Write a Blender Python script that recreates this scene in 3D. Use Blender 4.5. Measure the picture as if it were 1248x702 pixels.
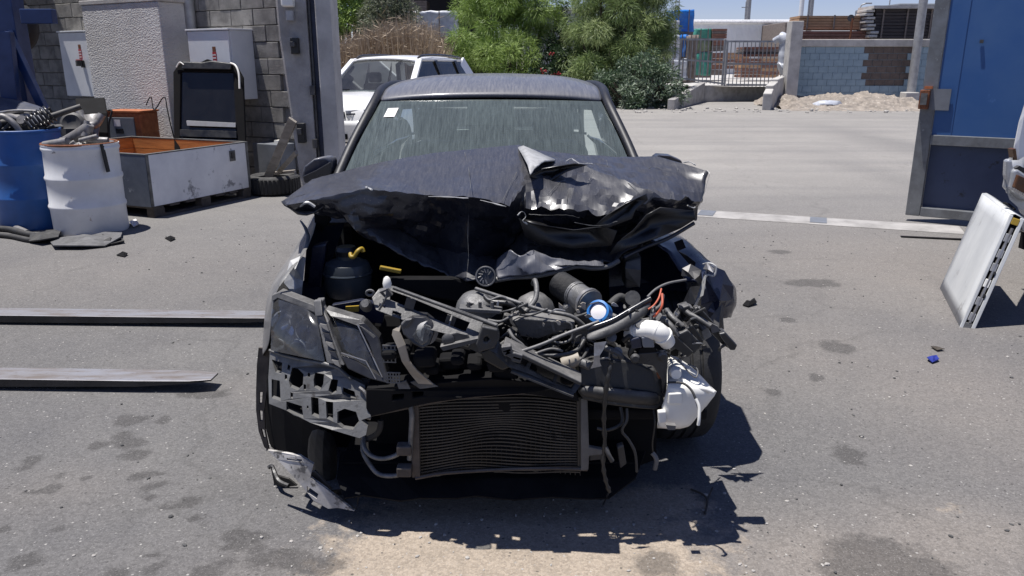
import bpy, bmesh, math, random
import numpy as np
from math import sin, cos, tan, pi, radians
from mathutils import Vector, Matrix, Euler, noise
from mathutils.geometry import tessellate_polygon
random.seed(7); np.random.seed(7)
for o in list(bpy.data.objects): bpy.data.objects.remove(o)
S = bpy.context.scene; COL = S.collection
# ------------------------------------------------------------ camera
PW, PH, FPX = 1248.0, 702.0, 955.0
TILT = radians(16.0); CAMZ = 1.54
cam = bpy.data.cameras.new('camera'); camo = bpy.data.objects.new('camera', cam); COL.objects.link(camo)
camo.location = (0, 0, CAMZ); camo.rotation_euler = (pi/2 - TILT, 0, 0)
cam.sensor_width = 36; cam.lens = 36*FPX/PW; cam.clip_end = 3000; cam.clip_start = 0.05
S.camera = camo
# ------------------------------------------------------------ light
SUN = Vector((-0.235, 0.0, 1.0)).normalized()
SUN_EL = math.asin(SUN.z); SUN_AZ = math.atan2(SUN.x, SUN.y)      # azimuth from +Y towards +X
w = bpy.data.worlds.new("World"); S.world = w; w.use_nodes = True
nt = w.node_tree; nt.nodes.clear()
sky = nt.nodes.new('ShaderNodeTexSky'); sky.sky_type = 'NISHITA'; sky.sun_disc = False
sky.sun_elevation = SUN_EL; sky.sun_rotation = SUN_AZ; sky.altitude = 1200; sky.air_density = 1.0; sky.dust_density = 0.15; sky.ozone_density = 1.5
bg = nt.nodes.new('ShaderNodeBackground'); bg.inputs[1].default_value = 0.065
wo = nt.nodes.new('ShaderNodeOutputWorld'); tint = nt.nodes.new('ShaderNodeMix'); tint.data_type = 'RGBA'; tint.blend_type = 'MULTIPLY'; tint.inputs[0].default_value = 1; tint.inputs[7].default_value = (1.03, .96, 1.20, 1)
nt.links.new(sky.outputs[0], tint.inputs[6]); nt.links.new(tint.outputs[2], bg.inputs[0]); nt.links.new(bg.outputs[0], wo.inputs[0])
sl = bpy.data.lights.new('sun', 'SUN'); sl.energy = 5.0; sl.angle = radians(0.53); sl.color = (1.0, 0.965, 0.925)
so = bpy.data.objects.new('sun', sl); COL.objects.link(so); so.rotation_euler = (-SUN).to_track_quat('-Z', 'Y').to_euler(); so.location = (-20, 0, 60)
S.view_settings.view_transform = 'Standard'; S.view_settings.look = 'None'; S.view_settings.exposure = 0.42; S.view_settings.gamma = 1.0
S.render.engine = 'CYCLES'
# ------------------------------------------------------------ projection helpers (photo pixel -> place)
def ray(px, py):
    a = (px - PW/2)/FPX; v = -(py - PH/2)/FPX
    return Vector((a, cos(TILT) + v*sin(TILT), -sin(TILT) + v*cos(TILT)))
def at(px, py, Y):
    r = ray(px, py); return Vector((0, 0, CAMZ)) + r*(Y/r.y)
def G(px, py, z=0.0):
    r = ray(px, py); return Vector((0, 0, CAMZ)) + r*((z - CAMZ)/r.z)
def V(*a): return Vector(a)
# ------------------------------------------------------------ materials
M = {}
def nodes(name):
    m = bpy.data.materials.new(name); m.use_nodes = True; t = m.node_tree; t.nodes.clear()
    out = t.nodes.new('ShaderNodeOutputMaterial'); M[name] = m
    def N(k, **kw):
        n = t.nodes.new('ShaderNode'+k)
        for a, b in kw.items():
            if a == 'ins':
                for i, x in b.items(): n.inputs[i].default_value = x
            else: setattr(n, a, b)
        return n
    return m, t, out, N, t.links.new
def c4(c): return (c[0], c[1], c[2], 1)
def ramp(N, a, b, ca=(0,0,0,1), cb=(1,1,1,1)):
    r = N('ValToRGB'); e = r.color_ramp.elements
    e[0].position = a; e[0].color = ca; e[1].position = b; e[1].color = cb
    return r
def mixc(N, L, f, a, b, mode='MIX'):
    n = N('Mix', data_type='RGBA', blend_type=mode)
    for k, x in ((0, f), (6, a), (7, b)):
        if hasattr(x, 'links'): L(x, n.inputs[k])
        else: n.inputs[k].default_value = x if k == 0 else c4(x)
    return n.outputs[2]
def mat(name, c1, c2=None, scale=6, rough=.6, metal=0, bump=0, bscale=60, dust=0, dustc=(.27,.262,.25), stretch=(1,1,1),
        lo=.38, hi=.65, spots=None, spotscale=14, spotlo=.62, spec=.5, coat=0, rvar=.12):
    m, t, out, N, L = nodes(name)
    p = N('BsdfPrincipled'); L(p.outputs[0], out.inputs[0])
    tc = N('TexCoord'); mp = N('Mapping'); mp.inputs['Scale'].default_value = stretch; L(tc.outputs['Object'], mp.inputs[0])
    oi = N('ObjectInfo'); ad = N('VectorMath', operation='ADD'); sc = N('VectorMath', operation='SCALE'); 
    cmb = N('CombineXYZ'); L(oi.outputs['Random'], cmb.inputs[0]); L(oi.outputs['Random'], cmb.inputs[1])
    L(cmb.outputs[0], sc.inputs[0]); sc.inputs['Scale'].default_value = 17.0
    L(mp.outputs[0], ad.inputs[0]); L(sc.outputs[0], ad.inputs[1]); vec = ad.outputs[0]
    n1 = N('TexNoise', ins={'Scale': scale, 'Detail': 6, 'Roughness': .62}); L(vec, n1.inputs['Vector'])
    col = None
    if c2 is None: c2 = tuple(x*.72 for x in c1)
    r = ramp(N, lo, hi); L(n1.outputs[0], r.inputs[0])
    col = mixc(N, L, r.outputs[0], c1, c2)
    if spots is not None:
        n2 = N('TexNoise', ins={'Scale': spotscale, 'Detail': 8, 'Roughness': .7}); L(vec, n2.inputs['Vector'])
        r2 = ramp(N, spotlo, spotlo+.06); L(n2.outputs[0], r2.inputs[0]); col = mixc(N, L, r2.outputs[0], col, spots)
    if dust:
        ge = N('NewGeometry'); sx = N('SeparateXYZ'); L(ge.outputs['Normal'], sx.inputs[0])
        mr = N('MapRange', ins={1: .15, 2: .95, 3: .04, 4: 1}); L(sx.outputs[2], mr.inputs[0])
        n3 = N('TexNoise', ins={'Scale': 9, 'Detail': 7, 'Roughness': .7}); L(vec, n3.inputs['Vector'])
        r3 = ramp(N, .3, .7); L(n3.outputs[0], r3.inputs[0])
        mu = N('Math', operation='MULTIPLY'); L(mr.outputs[0], mu.inputs[0]); L(r3.outputs[0], mu.inputs[1])
        m2 = N('Math', operation='MULTIPLY'); L(mu.outputs[0], m2.inputs[0]); m2.inputs[1].default_value = dust
        col = mixc(N, L, m2.outputs[0], col, dustc)
    L(col, p.inputs['Base Color'])
    rr = N('MapRange', ins={1: .3, 2: .7, 3: max(.03, rough-rvar), 4: min(1, rough+rvar)}); L(n1.outputs[0], rr.inputs[0]); L(rr.outputs[0], p.inputs['Roughness'])
    p.inputs['Metallic'].default_value = metal; p.inputs['Specular IOR Level'].default_value = spec
    if coat: p.inputs['Coat Weight'].default_value = coat; p.inputs['Coat Roughness'].default_value = .08
    if bump:
        nb = N('TexNoise', ins={'Scale': bscale, 'Detail': 5, 'Roughness': .6}); L(vec, nb.inputs['Vector'])
        b = N('Bump', ins={'Strength': min(1, bump), 'Distance': .01}); L(nb.outputs[0], b.inputs['Height']); L(b.outputs[0], p.inputs['Normal'])
    return m
# ------------------------------------------------------------ mesh builder
class MB:
    def __init__(s): s.v = []; s.f = []
    def add(s, vs, fs):
        k = len(s.v); s.v += [Vector(a) for a in vs]; s.f += [tuple(i+k for i in f) for f in fs]; return s
    def box(s, c, sz, R=None):
        c = Vector(c); h = Vector(sz)/2; pts = []
        for z in (-1, 1):
            for x, y in ((-1,-1),(1,-1),(1,1),(-1,1)):
                p = Vector((x*h.x, y*h.y, z*h.z)); pts.append(c + (R @ p if R is not None else p))
        return s.add(pts, [(3,2,1,0),(4,5,6,7),(0,1,5,4),(1,2,6,5),(2,3,7,6),(3,0,4,7)])
    def b2(s, a, b): return s.box(((a[0]+b[0])/2,(a[1]+b[1])/2,(a[2]+b[2])/2), (abs(b[0]-a[0]),abs(b[1]-a[1]),abs(b[2]-a[2])))
    def beam(s, a, b, w, h, up=(0,0,1), taper=1):
        a = Vector(a); b = Vector(b); d = (b-a).normalized(); up = Vector(up)
        if abs(d.dot(up)) > .98: up = Vector((0,1,0))
        x = d.cross(up).normalized()*w/2; z = x.cross(d).normalized()*h/2
        return s.add([a-x-z,a+x-z,a+x+z,a-x+z,b-(x+z)*taper,b+(x-z)*taper,b+(x+z)*taper,b-(x-z)*taper], [(0,1,2,3),(7,6,5,4),(1,0,4,5),(2,1,5,6),(3,2,6,7),(0,3,7,4)])
    def tube(s, pts, r, n=8, cap=True):
        pts = [Vector(p) for p in pts]; m = len(pts)
        R = r if isinstance(r, (list, tuple)) else [r]*m
        k = len(s.v); ref = None
        for i, p in enumerate(pts):
            d = (pts[min(i+1,m-1)]-pts[max(i-1,0)]).normalized()
            if ref is None: ref = d.orthogonal().normalized()
            ref = (ref - d*ref.dot(d)); ref = ref.normalized() if ref.length > 1e-6 else d.orthogonal().normalized()
            q = d.cross(ref)
            for j in range(n): s.v.append(p + (ref*cos(2*pi*j/n)+q*sin(2*pi*j/n))*R[i])
        for i in range(m-1):
            for j in range(n):
                a = k+i*n+j; b = k+i*n+(j+1)%n; s.f.append((a, b, b+n, a+n))
        if cap: s.f.append(tuple(k+j for j in reversed(range(n)))); s.f.append(tuple(k+(m-1)*n+j for j in range(n)))
        return s
    def lathe(s, prof, c=(0,0,0), R=None, n=24, cap=True, wob=None):
        c = Vector(c); k = len(s.v); m = len(prof)
        for i, (r, z) in enumerate(prof):
            for j in range(n):
                a = 2*pi*j/n; rr = r if wob is None else r + wob(a, z)
                p = Vector((rr*cos(a), rr*sin(a), z)); s.v.append(c + (R @ p if R is not None else p))
        for i in range(m-1):
            for j in range(n):
                a = k+i*n+j; b = k+i*n+(j+1)%n; s.f.append((a, b, b+n, a+n))
        if cap:
            if prof[0][0] > 1e-4: s.f.append(tuple(k+j for j in reversed(range(n))))
            if prof[-1][0] > 1e-4: s.f.append(tuple(k+(m-1)*n+j for j in range(n)))
        return s
    def sheet(s, rows):
        k = len(s.v); n = len(rows[0])
        for r in rows: s.v += [Vector(p) for p in r]
        for i in range(len(rows)-1):
            for j in range(n-1):
                a = k+i*n+j; s.f.append((a, a+1, a+n+1, a+n))
        return s
    def prism(s, poly, vec):
        poly = [Vector(p) for p in poly]; vec = Vector(vec); n = len(poly); k = len(s.v)
        tri = tessellate_polygon([poly]); s.v += poly + [p+vec for p in poly]
        for t in tri: s.f.append(tuple(k+i for i in t)); s.f.append(tuple(k+n+i for i in reversed(t)))
        for i in range(n): j = (i+1) % n; s.f.append((k+i, k+j, k+n+j, k+n+i))
        return s
    def plate(s, px, Y, th, holes=()):
        """outline and holes in photo pixels laid on the depth Y (number or function), thickness th away from the viewer"""
        loops = [list(px)] + [list(h) for h in holes]
        flat = [p for l in loops for p in l]
        Yf = Y if callable(Y) else (lambda x, y: Y)
        P = [at(x, y, Yf(x, y)) for x, y in flat]; n = len(P); k = len(s.v)
        tri = tessellate_polygon([[Vector((x, y, 0)) for x, y in l] for l in loops])
        s.v += P + [p + Vector((0, th, 0)) for p in P]
        for t in tri: s.f.append(tuple(k+i for i in t)); s.f.append(tuple(k+n+i for i in reversed(t)))
        o = 0
        for l in loops:
            q = len(l)
            for i in range(q): j = (i+1) % q; s.f.append((k+o+i, k+o+j, k+n+o+j, k+n+o+i))
            o += q
        return s
    def build(s, name, m, parent=None, smooth=None, bevel=0, solid=0, sub=0, fix=True):
        if parent is None:
            xs = [p.x for p in s.v]; ys = [p.y for p in s.v]; off = Vector(((min(xs)+max(xs))/2, (min(ys)+max(ys))/2, min(p.z for p in s.v)))
        else:
            off = Vector((0,0,0)); q = parent
            while q: off += q.location; q = q.parent
        me = bpy.data.meshes.new(name); me.from_pydata([tuple(p-off) for p in s.v], [], s.f); me.update()
        if fix:
            bm = bmesh.new(); bm.from_mesh(me); bmesh.ops.recalc_face_normals(bm, faces=bm.faces); bm.to_mesh(me); bm.free()
        o = bpy.data.objects.new(name, me); COL.objects.link(o)
        if parent is None: o.location = off
        else: o.parent = parent
        if m: me.materials.append(M[m] if isinstance(m, str) else m)
        if smooth is not None:
            me.polygons.foreach_set('use_smooth', [True]*len(me.polygons))
            if smooth > 0: me.set_sharp_from_angle(angle=radians(smooth))
        if solid: d = o.modifiers.new('s', 'SOLIDIFY'); d.thickness = solid; d.offset = 0
        if bevel: d = o.modifiers.new('b', 'BEVEL'); d.width = bevel; d.segments = 2; d.limit_method = 'ANGLE'; d.angle_limit = radians(40)
        if sub: d = o.modifiers.new('u', 'SUBSURF'); d.levels = sub; d.render_levels = sub
        return o
def tag(o, label=None, cat=None, group=None, kind=None):
    if label: o['label'] = label
    if cat: o['category'] = cat
    if group: o['group'] = group
    if kind: o['kind'] = kind
    return o
def thing(name, label, cat, loc=(0,0,0), group=None):
    o = bpy.data.objects.new(name, None); COL.objects.link(o); o.location = Vector(loc); o.empty_display_size = .1
    return tag(o, label, cat, group)
def dup(o, parent=None, loc=None, rot=None, label=None):
    c = o.copy(); COL.objects.link(c)
    if parent: c.parent = parent
    if loc is not None: c.location = loc
    if rot is not None: c.rotation_euler = rot
    if label: c['label'] = label
    for ch in list(o.children): dup(ch, c)
    return c
def Rz(a): return Matrix.Rotation(a, 3, 'Z')
def Rx(a): return Matrix.Rotation(a, 3, 'X')
def Ry(a): return Matrix.Rotation(a, 3, 'Y')
def curve(pts, n=6):
    """Catmull-Rom through pts"""
    pts = [Vector(p) for p in pts]; out = []
    for i in range(len(pts)-1):
        p0 = pts[max(i-1,0)]; p1 = pts[i]; p2 = pts[i+1]; p3 = pts[min(i+2,len(pts)-1)]
        for k in range(n):
            t = k/n; out.append(.5*((2*p1)+(p2-p0)*t+(2*p0-5*p1+4*p2-p3)*t*t+(3*p1-p0-3*p2+p3)*t**3))
    return out+[pts[-1]]
def pc(l, n=5): return curve([at(*p) for p in l], n)
# ============================================================ materials
mat('black_plastic', (.006,.006,.007), (.016,.0155,.015), rough=.42, scale=9, dust=.30, bump=.15)
mat('dusty_plastic', (.012,.0125,.014), (.032,.032,.033), rough=.5, scale=10, dust=.8, bump=.2)
mat('grey_plastic', (.026,.027,.030), (.060,.060,.062), rough=.5, scale=12, dust=.9, bump=.25)
mat('gloss_black', (.012,.012,.014), (.03,.03,.032), rough=.25, scale=6, dust=.14)
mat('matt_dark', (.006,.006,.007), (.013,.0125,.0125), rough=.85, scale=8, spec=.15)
mat('rubber', (.012,.012,.013), (.026,.025,.024), rough=.75, scale=14, bump=.3, dust=.22)
mat('bare_metal', (.42,.41,.40), (.20,.19,.18), rough=.42, metal=.75, scale=16, spots=(.12,.07,.045), spotlo=.66, dust=.3)
mat('bracket_metal', (.165,.165,.162), (.085,.084,.082), rough=.55, metal=.35, scale=10, spots=(.05,.045,.04), spotlo=.6, dust=.3, bump=.2)
mat('dark_metal', (.05,.05,.052), (.11,.105,.10), rough=.5, metal=.5, scale=12, dust=.4)
mat('cast_metal', (.20,.20,.20), (.10,.10,.10), rough=.55, metal=.5, scale=18, dust=.3, bump=.3)
mat('white_plastic', (.80,.79,.74), (.70,.68,.62), rough=.42, scale=5, dust=.2, spots=(.4,.37,.31), spotlo=.7)
mat('white_scuffed', (.52,.50,.47), (.26,.245,.225), rough=.6, scale=11, spots=(.10,.095,.09), spotlo=.56, spotscale=13)
mat('yellow_plastic', (.34,.23,.02), (.25,.16,.02), rough=.5)
mat('orange_wire', (.55,.11,.05), rough=.5)
mat('blue_ring', (.03,.20,.55), rough=.4)
mat('reservoir', (.035,.045,.055), (.022,.028,.034), rough=.4, dust=.1)
mat('beige_plastic', (.36,.32,.26), (.24,.21,.17), rough=.6, scale=7, dust=.2)
mat('navy_under', (.010,.014,.035), (.016,.02,.04), rough=.28, scale=4, dust=.1, spots=(.06,.055,.05), spotlo=.66)
mat('interior_dark', (.02,.021,.023), (.035,.035,.037), rough=.8)
mat('interior_light', (.40,.40,.38), rough=.8)
mat('seat_cloth', (.12,.122,.125), (.17,.17,.17), rough=.95, scale=30)
mat('paper_white', (.75,.72,.70), (.68,.62,.62), rough=.7)
mat('red_print', (.45,.02,.025), rough=.5)
mat('fins', (.035,.032,.028), (.075,.068,.058), rough=.6, metal=.3, scale=7, spots=(.03,.028,.026), spotlo=.58)
mat('steel_fork', (.028,.027,.027), (.06,.055,.052), rough=.5, metal=.5, scale=5, bump=.2)
mat('fork_top', (.37,.37,.39), (.19,.165,.15), rough=.5, metal=.55, scale=4, stretch=(1,6,1), spots=(.10,.06,.04), spotlo=.6)
mat('drum_blue', (.014,.095,.33), (.016,.08,.26), rough=.42, scale=5, dust=.35, spots=(.12,.17,.30), spotlo=.70)
mat('drum_white', (.78,.78,.77), (.68,.68,.67), rough=.45, scale=4, spots=(.26,.13,.07), spotlo=.645, spotscale=9, dust=.15)
mat('rust', (.22,.075,.03), (.12,.045,.02), rough=.85, scale=18, bump=.4)
mat('rust_orange', (.40,.13,.045), (.24,.075,.03), rough=.75, scale=12, spots=(.45,.40,.36), spotlo=.63)
mat('panel_grey', (.17,.18,.20), (.13,.14,.155), rough=.55, scale=6)
mat('scrap_grey', (.26,.25,.25), (.13,.125,.12), rough=.55, metal=.4, scale=14, spots=(.16,.08,.05), spotlo=.63, dust=.3)
mat('scrap_dark', (.03,.03,.032), (.07,.065,.06), rough=.6, metal=.2, scale=14, dust=.3)
mat('crate_white', (.80,.80,.80), (.66,.66,.67), rough=.55, scale=2.2, lo=.40, hi=.62, spots=(.26,.26,.27), spotlo=.585, spotscale=4.5)
mat('crate_side', (.16,.18,.22), (.10,.115,.15), rough=.45, metal=.2, scale=3, spots=(.3,.32,.36), spotlo=.64, spotscale=8)
mat('wood_orange', (.50,.23,.075), (.33,.135,.04), rough=.7, scale=3, stretch=(1,1,9), bump=.2)
mat('wood_grey', (.32,.29,.25), (.20,.175,.15), rough=.85, scale=5, bump=.4, stretch=(1,1,3))
mat('pallet_wood', (.10,.085,.07), (.055,.046,.04), rough=.85, scale=6, bump=.4)
mat('block', (.25,.238,.22), (.13,.124,.117), rough=.95, scale=5, bump=.8, bscale=70, spots=(.14,.135,.13), spotlo=.6, spotscale=4)
mat('mortar', (.26,.25,.24), (.18,.175,.165), rough=.95, scale=8, bump=.6)
mat('stucco', (.58,.565,.55), (.50,.485,.47), rough=.95, scale=3)
mat('cabinet', (.68,.69,.70), (.60,.61,.63), rough=.42, scale=3, dust=.1)
mat('concrete', (.36,.345,.33), (.24,.23,.22), rough=.9, scale=4, bump=.5, spots=(.5,.48,.46), spotlo=.66, spotscale=6)
mat('concrete_pale', (.50,.48,.45), (.36,.345,.325), rough=.9, scale=3, bump=.4, dust=.2)
mat('lift_blue', (.007,.034,.135), (.010,.03,.10), rough=.4, scale=6, dust=.2)
mat('tarp', (.035,.045,.085), (.025,.03,.05), rough=.6, scale=4, dust=.3)
mat('gate_blue', (.020,.080,.235), (.034,.10,.25), rough=.5, scale=2.2, spots=(.05,.13,.32), spotlo=.64, spotscale=3, dust=.1, dustc=(.3,.3,.3))
mat('gate_shaded', (.035,.055,.115), (.028,.042,.092), rough=.55, scale=2.5, spots=(.012,.016,.03), spotlo=.62, spotscale=6)  # shaded copy of the gate blue: middle rail's shadow put into the colour
mat('gate_steel', (.20,.21,.22), (.13,.135,.14), rough=.5, metal=.4, scale=7, spots=(.30,.31,.32), spotlo=.62)
mat('galv', (.38,.38,.38), (.28,.28,.28), rough=.55, metal=.4, scale=5)
mat('suv_white', (.80,.80,.80), (.77,.77,.77), rough=.22, coat=.5, rvar=.04)
mat('chrome', (.6,.6,.62), rough=.18, metal=1)
mat('lens_clear', (.45,.47,.50), (.3,.32,.35), rough=.12, scale=14, metal=.4)
mat('lamp_amber', (.13,.055,.02), (.07,.03,.015), rough=.25, scale=8)
mat('silver_paint', (.50,.51,.52), (.45,.46,.47), rough=.28, metal=.35, coat=.4, dust=.15)
mat('panel_white', (.60,.61,.60), (.48,.49,.49), rough=.5, scale=3, spots=(.34,.34,.33), spotlo=.61, spotscale=6, stretch=(1,1,.6), bump=.1)
mat('leaf_a', (.06,.11,.02), rough=.6); mat('bark', (.09,.07,.05), (.05,.04,.03), rough=.95, bump=.5)
mat('wall_blue', (.27,.36,.42), (.22,.30,.36), rough=.85, scale=3, bump=.4, spots=(.30,.36,.40), spotlo=.62)
mat('brown_block', (.14,.11,.095), (.10,.08,.07), rough=.95, scale=5, bump=.6)
mat('lumber', (.44,.27,.155), (.36,.21,.115), rough=.8, scale=5)
mat('lumber_red', (.24,.12,.085), (.17,.085,.06), rough=.8, scale=5)
mat('lumber_grey', (.20,.165,.145), (.14,.115,.10), rough=.85, scale=5)
mat('dark_timber', (.035,.03,.033), (.06,.05,.048), rough=.8, scale=5)
mat('wrap_green', (.06,.30,.22), (.05,.22,.17), rough=.5, scale=4)
mat('wrap_olive', (.20,.24,.14), (.15,.18,.11), rough=.6, scale=4)
mat('wrap_blue', (.02,.20,.62), (.03,.15,.48), rough=.35, scale=4, bump=.4, bscale=8)
mat('wrap_white', (.52,.54,.58), (.36,.38,.43), rough=.4, scale=3, bump=.5, bscale=8)
mat('tin_white', (.74,.75,.76), (.66,.67,.68), rough=.5, scale=1)
mat('tin_roof', (.80,.80,.80), rough=.5)
mat('dark_shed', (.022,.024,.034), (.03,.03,.04), rough=.9)
mat('sandbank', (.29,.25,.21), (.16,.14,.12), rough=1, scale=4.5, bump=.8, bscale=14, spots=(.62,.57,.50), spotlo=.6)
mat('stone_pale', (.40,.38,.35), (.28,.265,.245), rough=.9, scale=20)
mat('stone_dark', (.10,.098,.096), (.06,.06,.06), rough=.9, scale=20)
mat('straw', (.42,.29,.16), (.28,.18,.10), rough=.9, scale=9)
mat('rag_blue', (.015,.03,.25), rough=.8)
mat('twig', (.06,.05,.04), rough=.9)
mat('carpet', (.11,.11,.115), (.06,.06,.062), rough=.95, scale=12, bump=.4, dust=.3)
mat('suv_lens', (.55,.56,.58), (.40,.41,.43), rough=.15, scale=14)
mat('black_fold', (.005,.006,.009), (.014,.013,.013), rough=.34, scale=9, spots=(.05,.05,.05), spotlo=.69)
mat('reflector', (.20,.22,.26), (.05,.055,.065), rough=.3, metal=.8, scale=14)
mat('emblem', (.16,.16,.165), (.09,.09,.09), rough=.45, metal=.5, scale=30)
mat('lining', (.13,.128,.125), (.075,.072,.07), rough=.6, scale=7, dust=.5, spots=(.06,.055,.05), spotlo=.6)
mat('alu_torn', (.46,.46,.45), (.28,.28,.275), rough=.5, metal=.2, scale=20)
mat('brown_edge', (.075,.060,.050), (.045,.037,.031), rough=.7, scale=16, dust=.4)
mat('shed_roof', (.20,.20,.20), rough=.7)
mat('orange_paint', (.55,.22,.02), (.4,.16,.02), rough=.45, scale=5)
mat('red_flower', (.30,.025,.03), rough=.7)

def car_paint(name, base, dustk, dustcol, streak=(60,60,3), rough=.22, lofac=.1, coat=.3):
    m, t, out, N, L = nodes(name)
    p = N('BsdfPrincipled'); L(p.outputs[0], out.inputs[0])
    tc = N('TexCoord'); mp = N('Mapping'); mp.inputs['Scale'].default_value = streak; L(tc.outputs['Object'], mp.inputs[0])
    wv = N('TexNoise', ins={'Scale': 1, 'Detail': 5, 'Roughness': .65, 'Distortion': .6}); L(mp.outputs[0], wv.inputs['Vector'])
    r = ramp(N, .40, .64); L(wv.outputs[0], r.inputs[0])
    n2 = N('TexNoise', ins={'Scale': 5, 'Detail': 6, 'Roughness': .7}); L(tc.outputs['Object'], n2.inputs['Vector'])
    r2 = ramp(N, .25, .75, (.45,.45,.45,1), (1,1,1,1)); L(n2.outputs[0], r2.inputs[0])
    n4 = N('TexNoise', ins={'Scale': 260, 'Detail': 2}); L(tc.outputs['Object'], n4.inputs['Vector'])
    r4 = ramp(N, .66, .70); L(n4.outputs[0], r4.inputs[0])
    ge = N('NewGeometry'); sx = N('SeparateXYZ'); L(ge.outputs['Normal'], sx.inputs[0])
    mr = N('MapRange', ins={1: 0, 2: .9, 3: lofac, 4: 1}); L(sx.outputs[2], mr.inputs[0])
    a = N('Math', operation='MULTIPLY'); L(r.outputs[0], a.inputs[0]); L(r2.outputs[0], a.inputs[1])
    b = N('Math', operation='MULTIPLY_ADD'); L(a.outputs[0], b.inputs[0]); b.inputs[1].default_value = .42; b.inputs[2].default_value = .40
    c = N('Math', operation='MULTIPLY'); L(b.outputs[0], c.inputs[0]); L(mr.outputs[0], c.inputs[1])
    d = N('Math', operation='MULTIPLY'); L(c.outputs[0], d.inputs[0]); d.inputs[1].default_value = dustk
    col = mixc(N, L, d.outputs[0], base, dustcol)
    sp = N('Math', operation='MULTIPLY'); L(r4.outputs[0], sp.inputs[0]); sp.inputs[1].default_value = .25
    col = mixc(N, L, sp.outputs[0], col, (.4,.38,.36))
    L(col, p.inputs['Base Color'])
    q = N('MapRange', ins={1: 0, 2: .5, 3: rough, 4: .75}); L(d.outputs[0], q.inputs[0]); L(q.outputs[0], p.inputs['Roughness'])
    p.inputs['Coat Weight'].default_value = coat; p.inputs['Coat Roughness'].default_value = .12
    nb = N('TexNoise', ins={'Scale': 7, 'Detail': 3}); L(tc.outputs['Object'], nb.inputs['Vector'])
    bp = N('Bump', ins={'Strength': .12, 'Distance': .02}); L(nb.outputs[0], bp.inputs['Height']); L(bp.outputs[0], p.inputs['Normal'])
car_paint('hood_paint', (.008,.010,.018), .21, (.30,.285,.27), streak=(120,10,6), lofac=.12, rough=.32)
car_paint('roof_paint', (.030,.035,.055), .50, (.34,.33,.32), streak=(120,5,8), lofac=.2, rough=.3)
car_paint('door_paint', (.010,.012,.022), .2, (.28,.26,.25), streak=(12,12,5))
car_paint('pillar_paint', (.006,.007,.011), .05, (.28,.26,.25), streak=(12,12,5), rough=.5, coat=0)
car_paint('fender_paint', (.012,.013,.024), 1.1, (.34,.33,.31), streak=(8,8,4), lofac=.55)

def glass_mat(name, tint, dustk, dustcol, streak, base=.1, ior=1.5):
    m, t, out, N, L = nodes(name)
    tc = N('TexCoord'); mp = N('Mapping'); mp.inputs['Scale'].default_value = streak; L(tc.outputs['Object'], mp.inputs[0])
    n1 = N('TexNoise', ins={'Scale': 1, 'Detail': 6, 'Roughness': .68, 'Distortion': .5}); L(mp.outputs[0], n1.inputs['Vector'])
    r = ramp(N, .36, .66); L(n1.outputs[0], r.inputs[0])
    n2 = N('TexNoise', ins={'Scale': 3, 'Detail': 5}); L(tc.outputs['Object'], n2.inputs['Vector'])
    r2 = ramp(N, .3, .7, (.55,.55,.55,1), (1,1,1,1)); L(n2.outputs[0], r2.inputs[0])
    a = N('Math', operation='MULTIPLY'); L(r.outputs[0], a.inputs[0]); L(r2.outputs[0], a.inputs[1])
    b = N('Math', operation='MULTIPLY_ADD'); L(a.outputs[0], b.inputs[0]); b.inputs[1].default_value = dustk*.62; b.inputs[2].default_value = base+dustk*.22
    tr = N('BsdfTransparent'); tr.inputs[0].default_value = c4(tint)
    df = N('BsdfDiffuse'); df.inputs[0].default_value = c4(dustcol)
    m1 = N('MixShader'); L(b.outputs[0], m1.inputs[0]); L(tr.outputs[0], m1.inputs[1]); L(df.outputs[0], m1.inputs[2])
    gl = N('BsdfGlossy'); gl.inputs['Roughness'].default_value = .06; gl.inputs[0].default_value = (1,1,1,1)
    fr = N('Fresnel'); fr.inputs[0].default_value = ior
    m2 = N('MixShader'); L(fr.outputs[0], m2.inputs[0]); L(m1.outputs[0], m2.inputs[1]); L(gl.outputs[0], m2.inputs[2]); L(m2.outputs[0], out.inputs[0])
glass_mat('windshield_glass', (.72,.83,.82), .25, (.35,.42,.41), (150,10,6), base=.075)
glass_mat('side_glass', (.62,.68,.66), .25, (.33,.33,.31), (14,14,5), base=.06)
glass_mat('clear_glass', (.42,.47,.48), .10, (.4,.4,.4), (3,3,3), base=.02)
glass_mat('headlight_glass', (.70,.74,.78), .16, (.30,.30,.30), (30,30,8), base=.03, ior=1.55)
glass_mat('dark_glass', (.06,.065,.07), .08, (.14,.14,.14), (6,6,3), base=.05)

def foliage(name, cols, trans=.35):
    m, t, out, N, L = nodes(name)
    at_ = N('Attribute'); at_.attribute_name = 'rnd'
    r = N('ValToRGB'); e = r.color_ramp.elements
    e[0].position = 0; e[0].color = c4(cols[0]); e[1].position = 1; e[1].color = c4(cols[-1])
    for i, c in enumerate(cols[1:-1]): x = e.new((i+1)/(len(cols)-1)); x.color = c4(c)
    L(at_.outputs['Fac'], r.inputs[0])
    p = N('BsdfPrincipled'); L(r.outputs[0], p.inputs['Base Color']); p.inputs['Roughness'].default_value = .55
    tl = N('BsdfTranslucent'); L(r.outputs[0], tl.inputs[0])
    mx = N('MixShader'); mx.inputs[0].default_value = trans; L(p.outputs[0], mx.inputs[1]); L(tl.outputs[0], mx.inputs[2]); L(mx.outputs[0], out.inputs[0])
foliage('tamarisk', [(.10,.17,.03),(.22,.32,.07),(.34,.45,.14)])
foliage('tamarisk_pale', [(.10,.16,.05),(.22,.29,.10),(.36,.42,.20)])
foliage('oleander', [(.045,.085,.035),(.10,.15,.085),(.28,.32,.25)], .2)
foliage('dark_leaf', [(.012,.03,.012),(.03,.06,.02),(.06,.10,.04)], .2)
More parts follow.
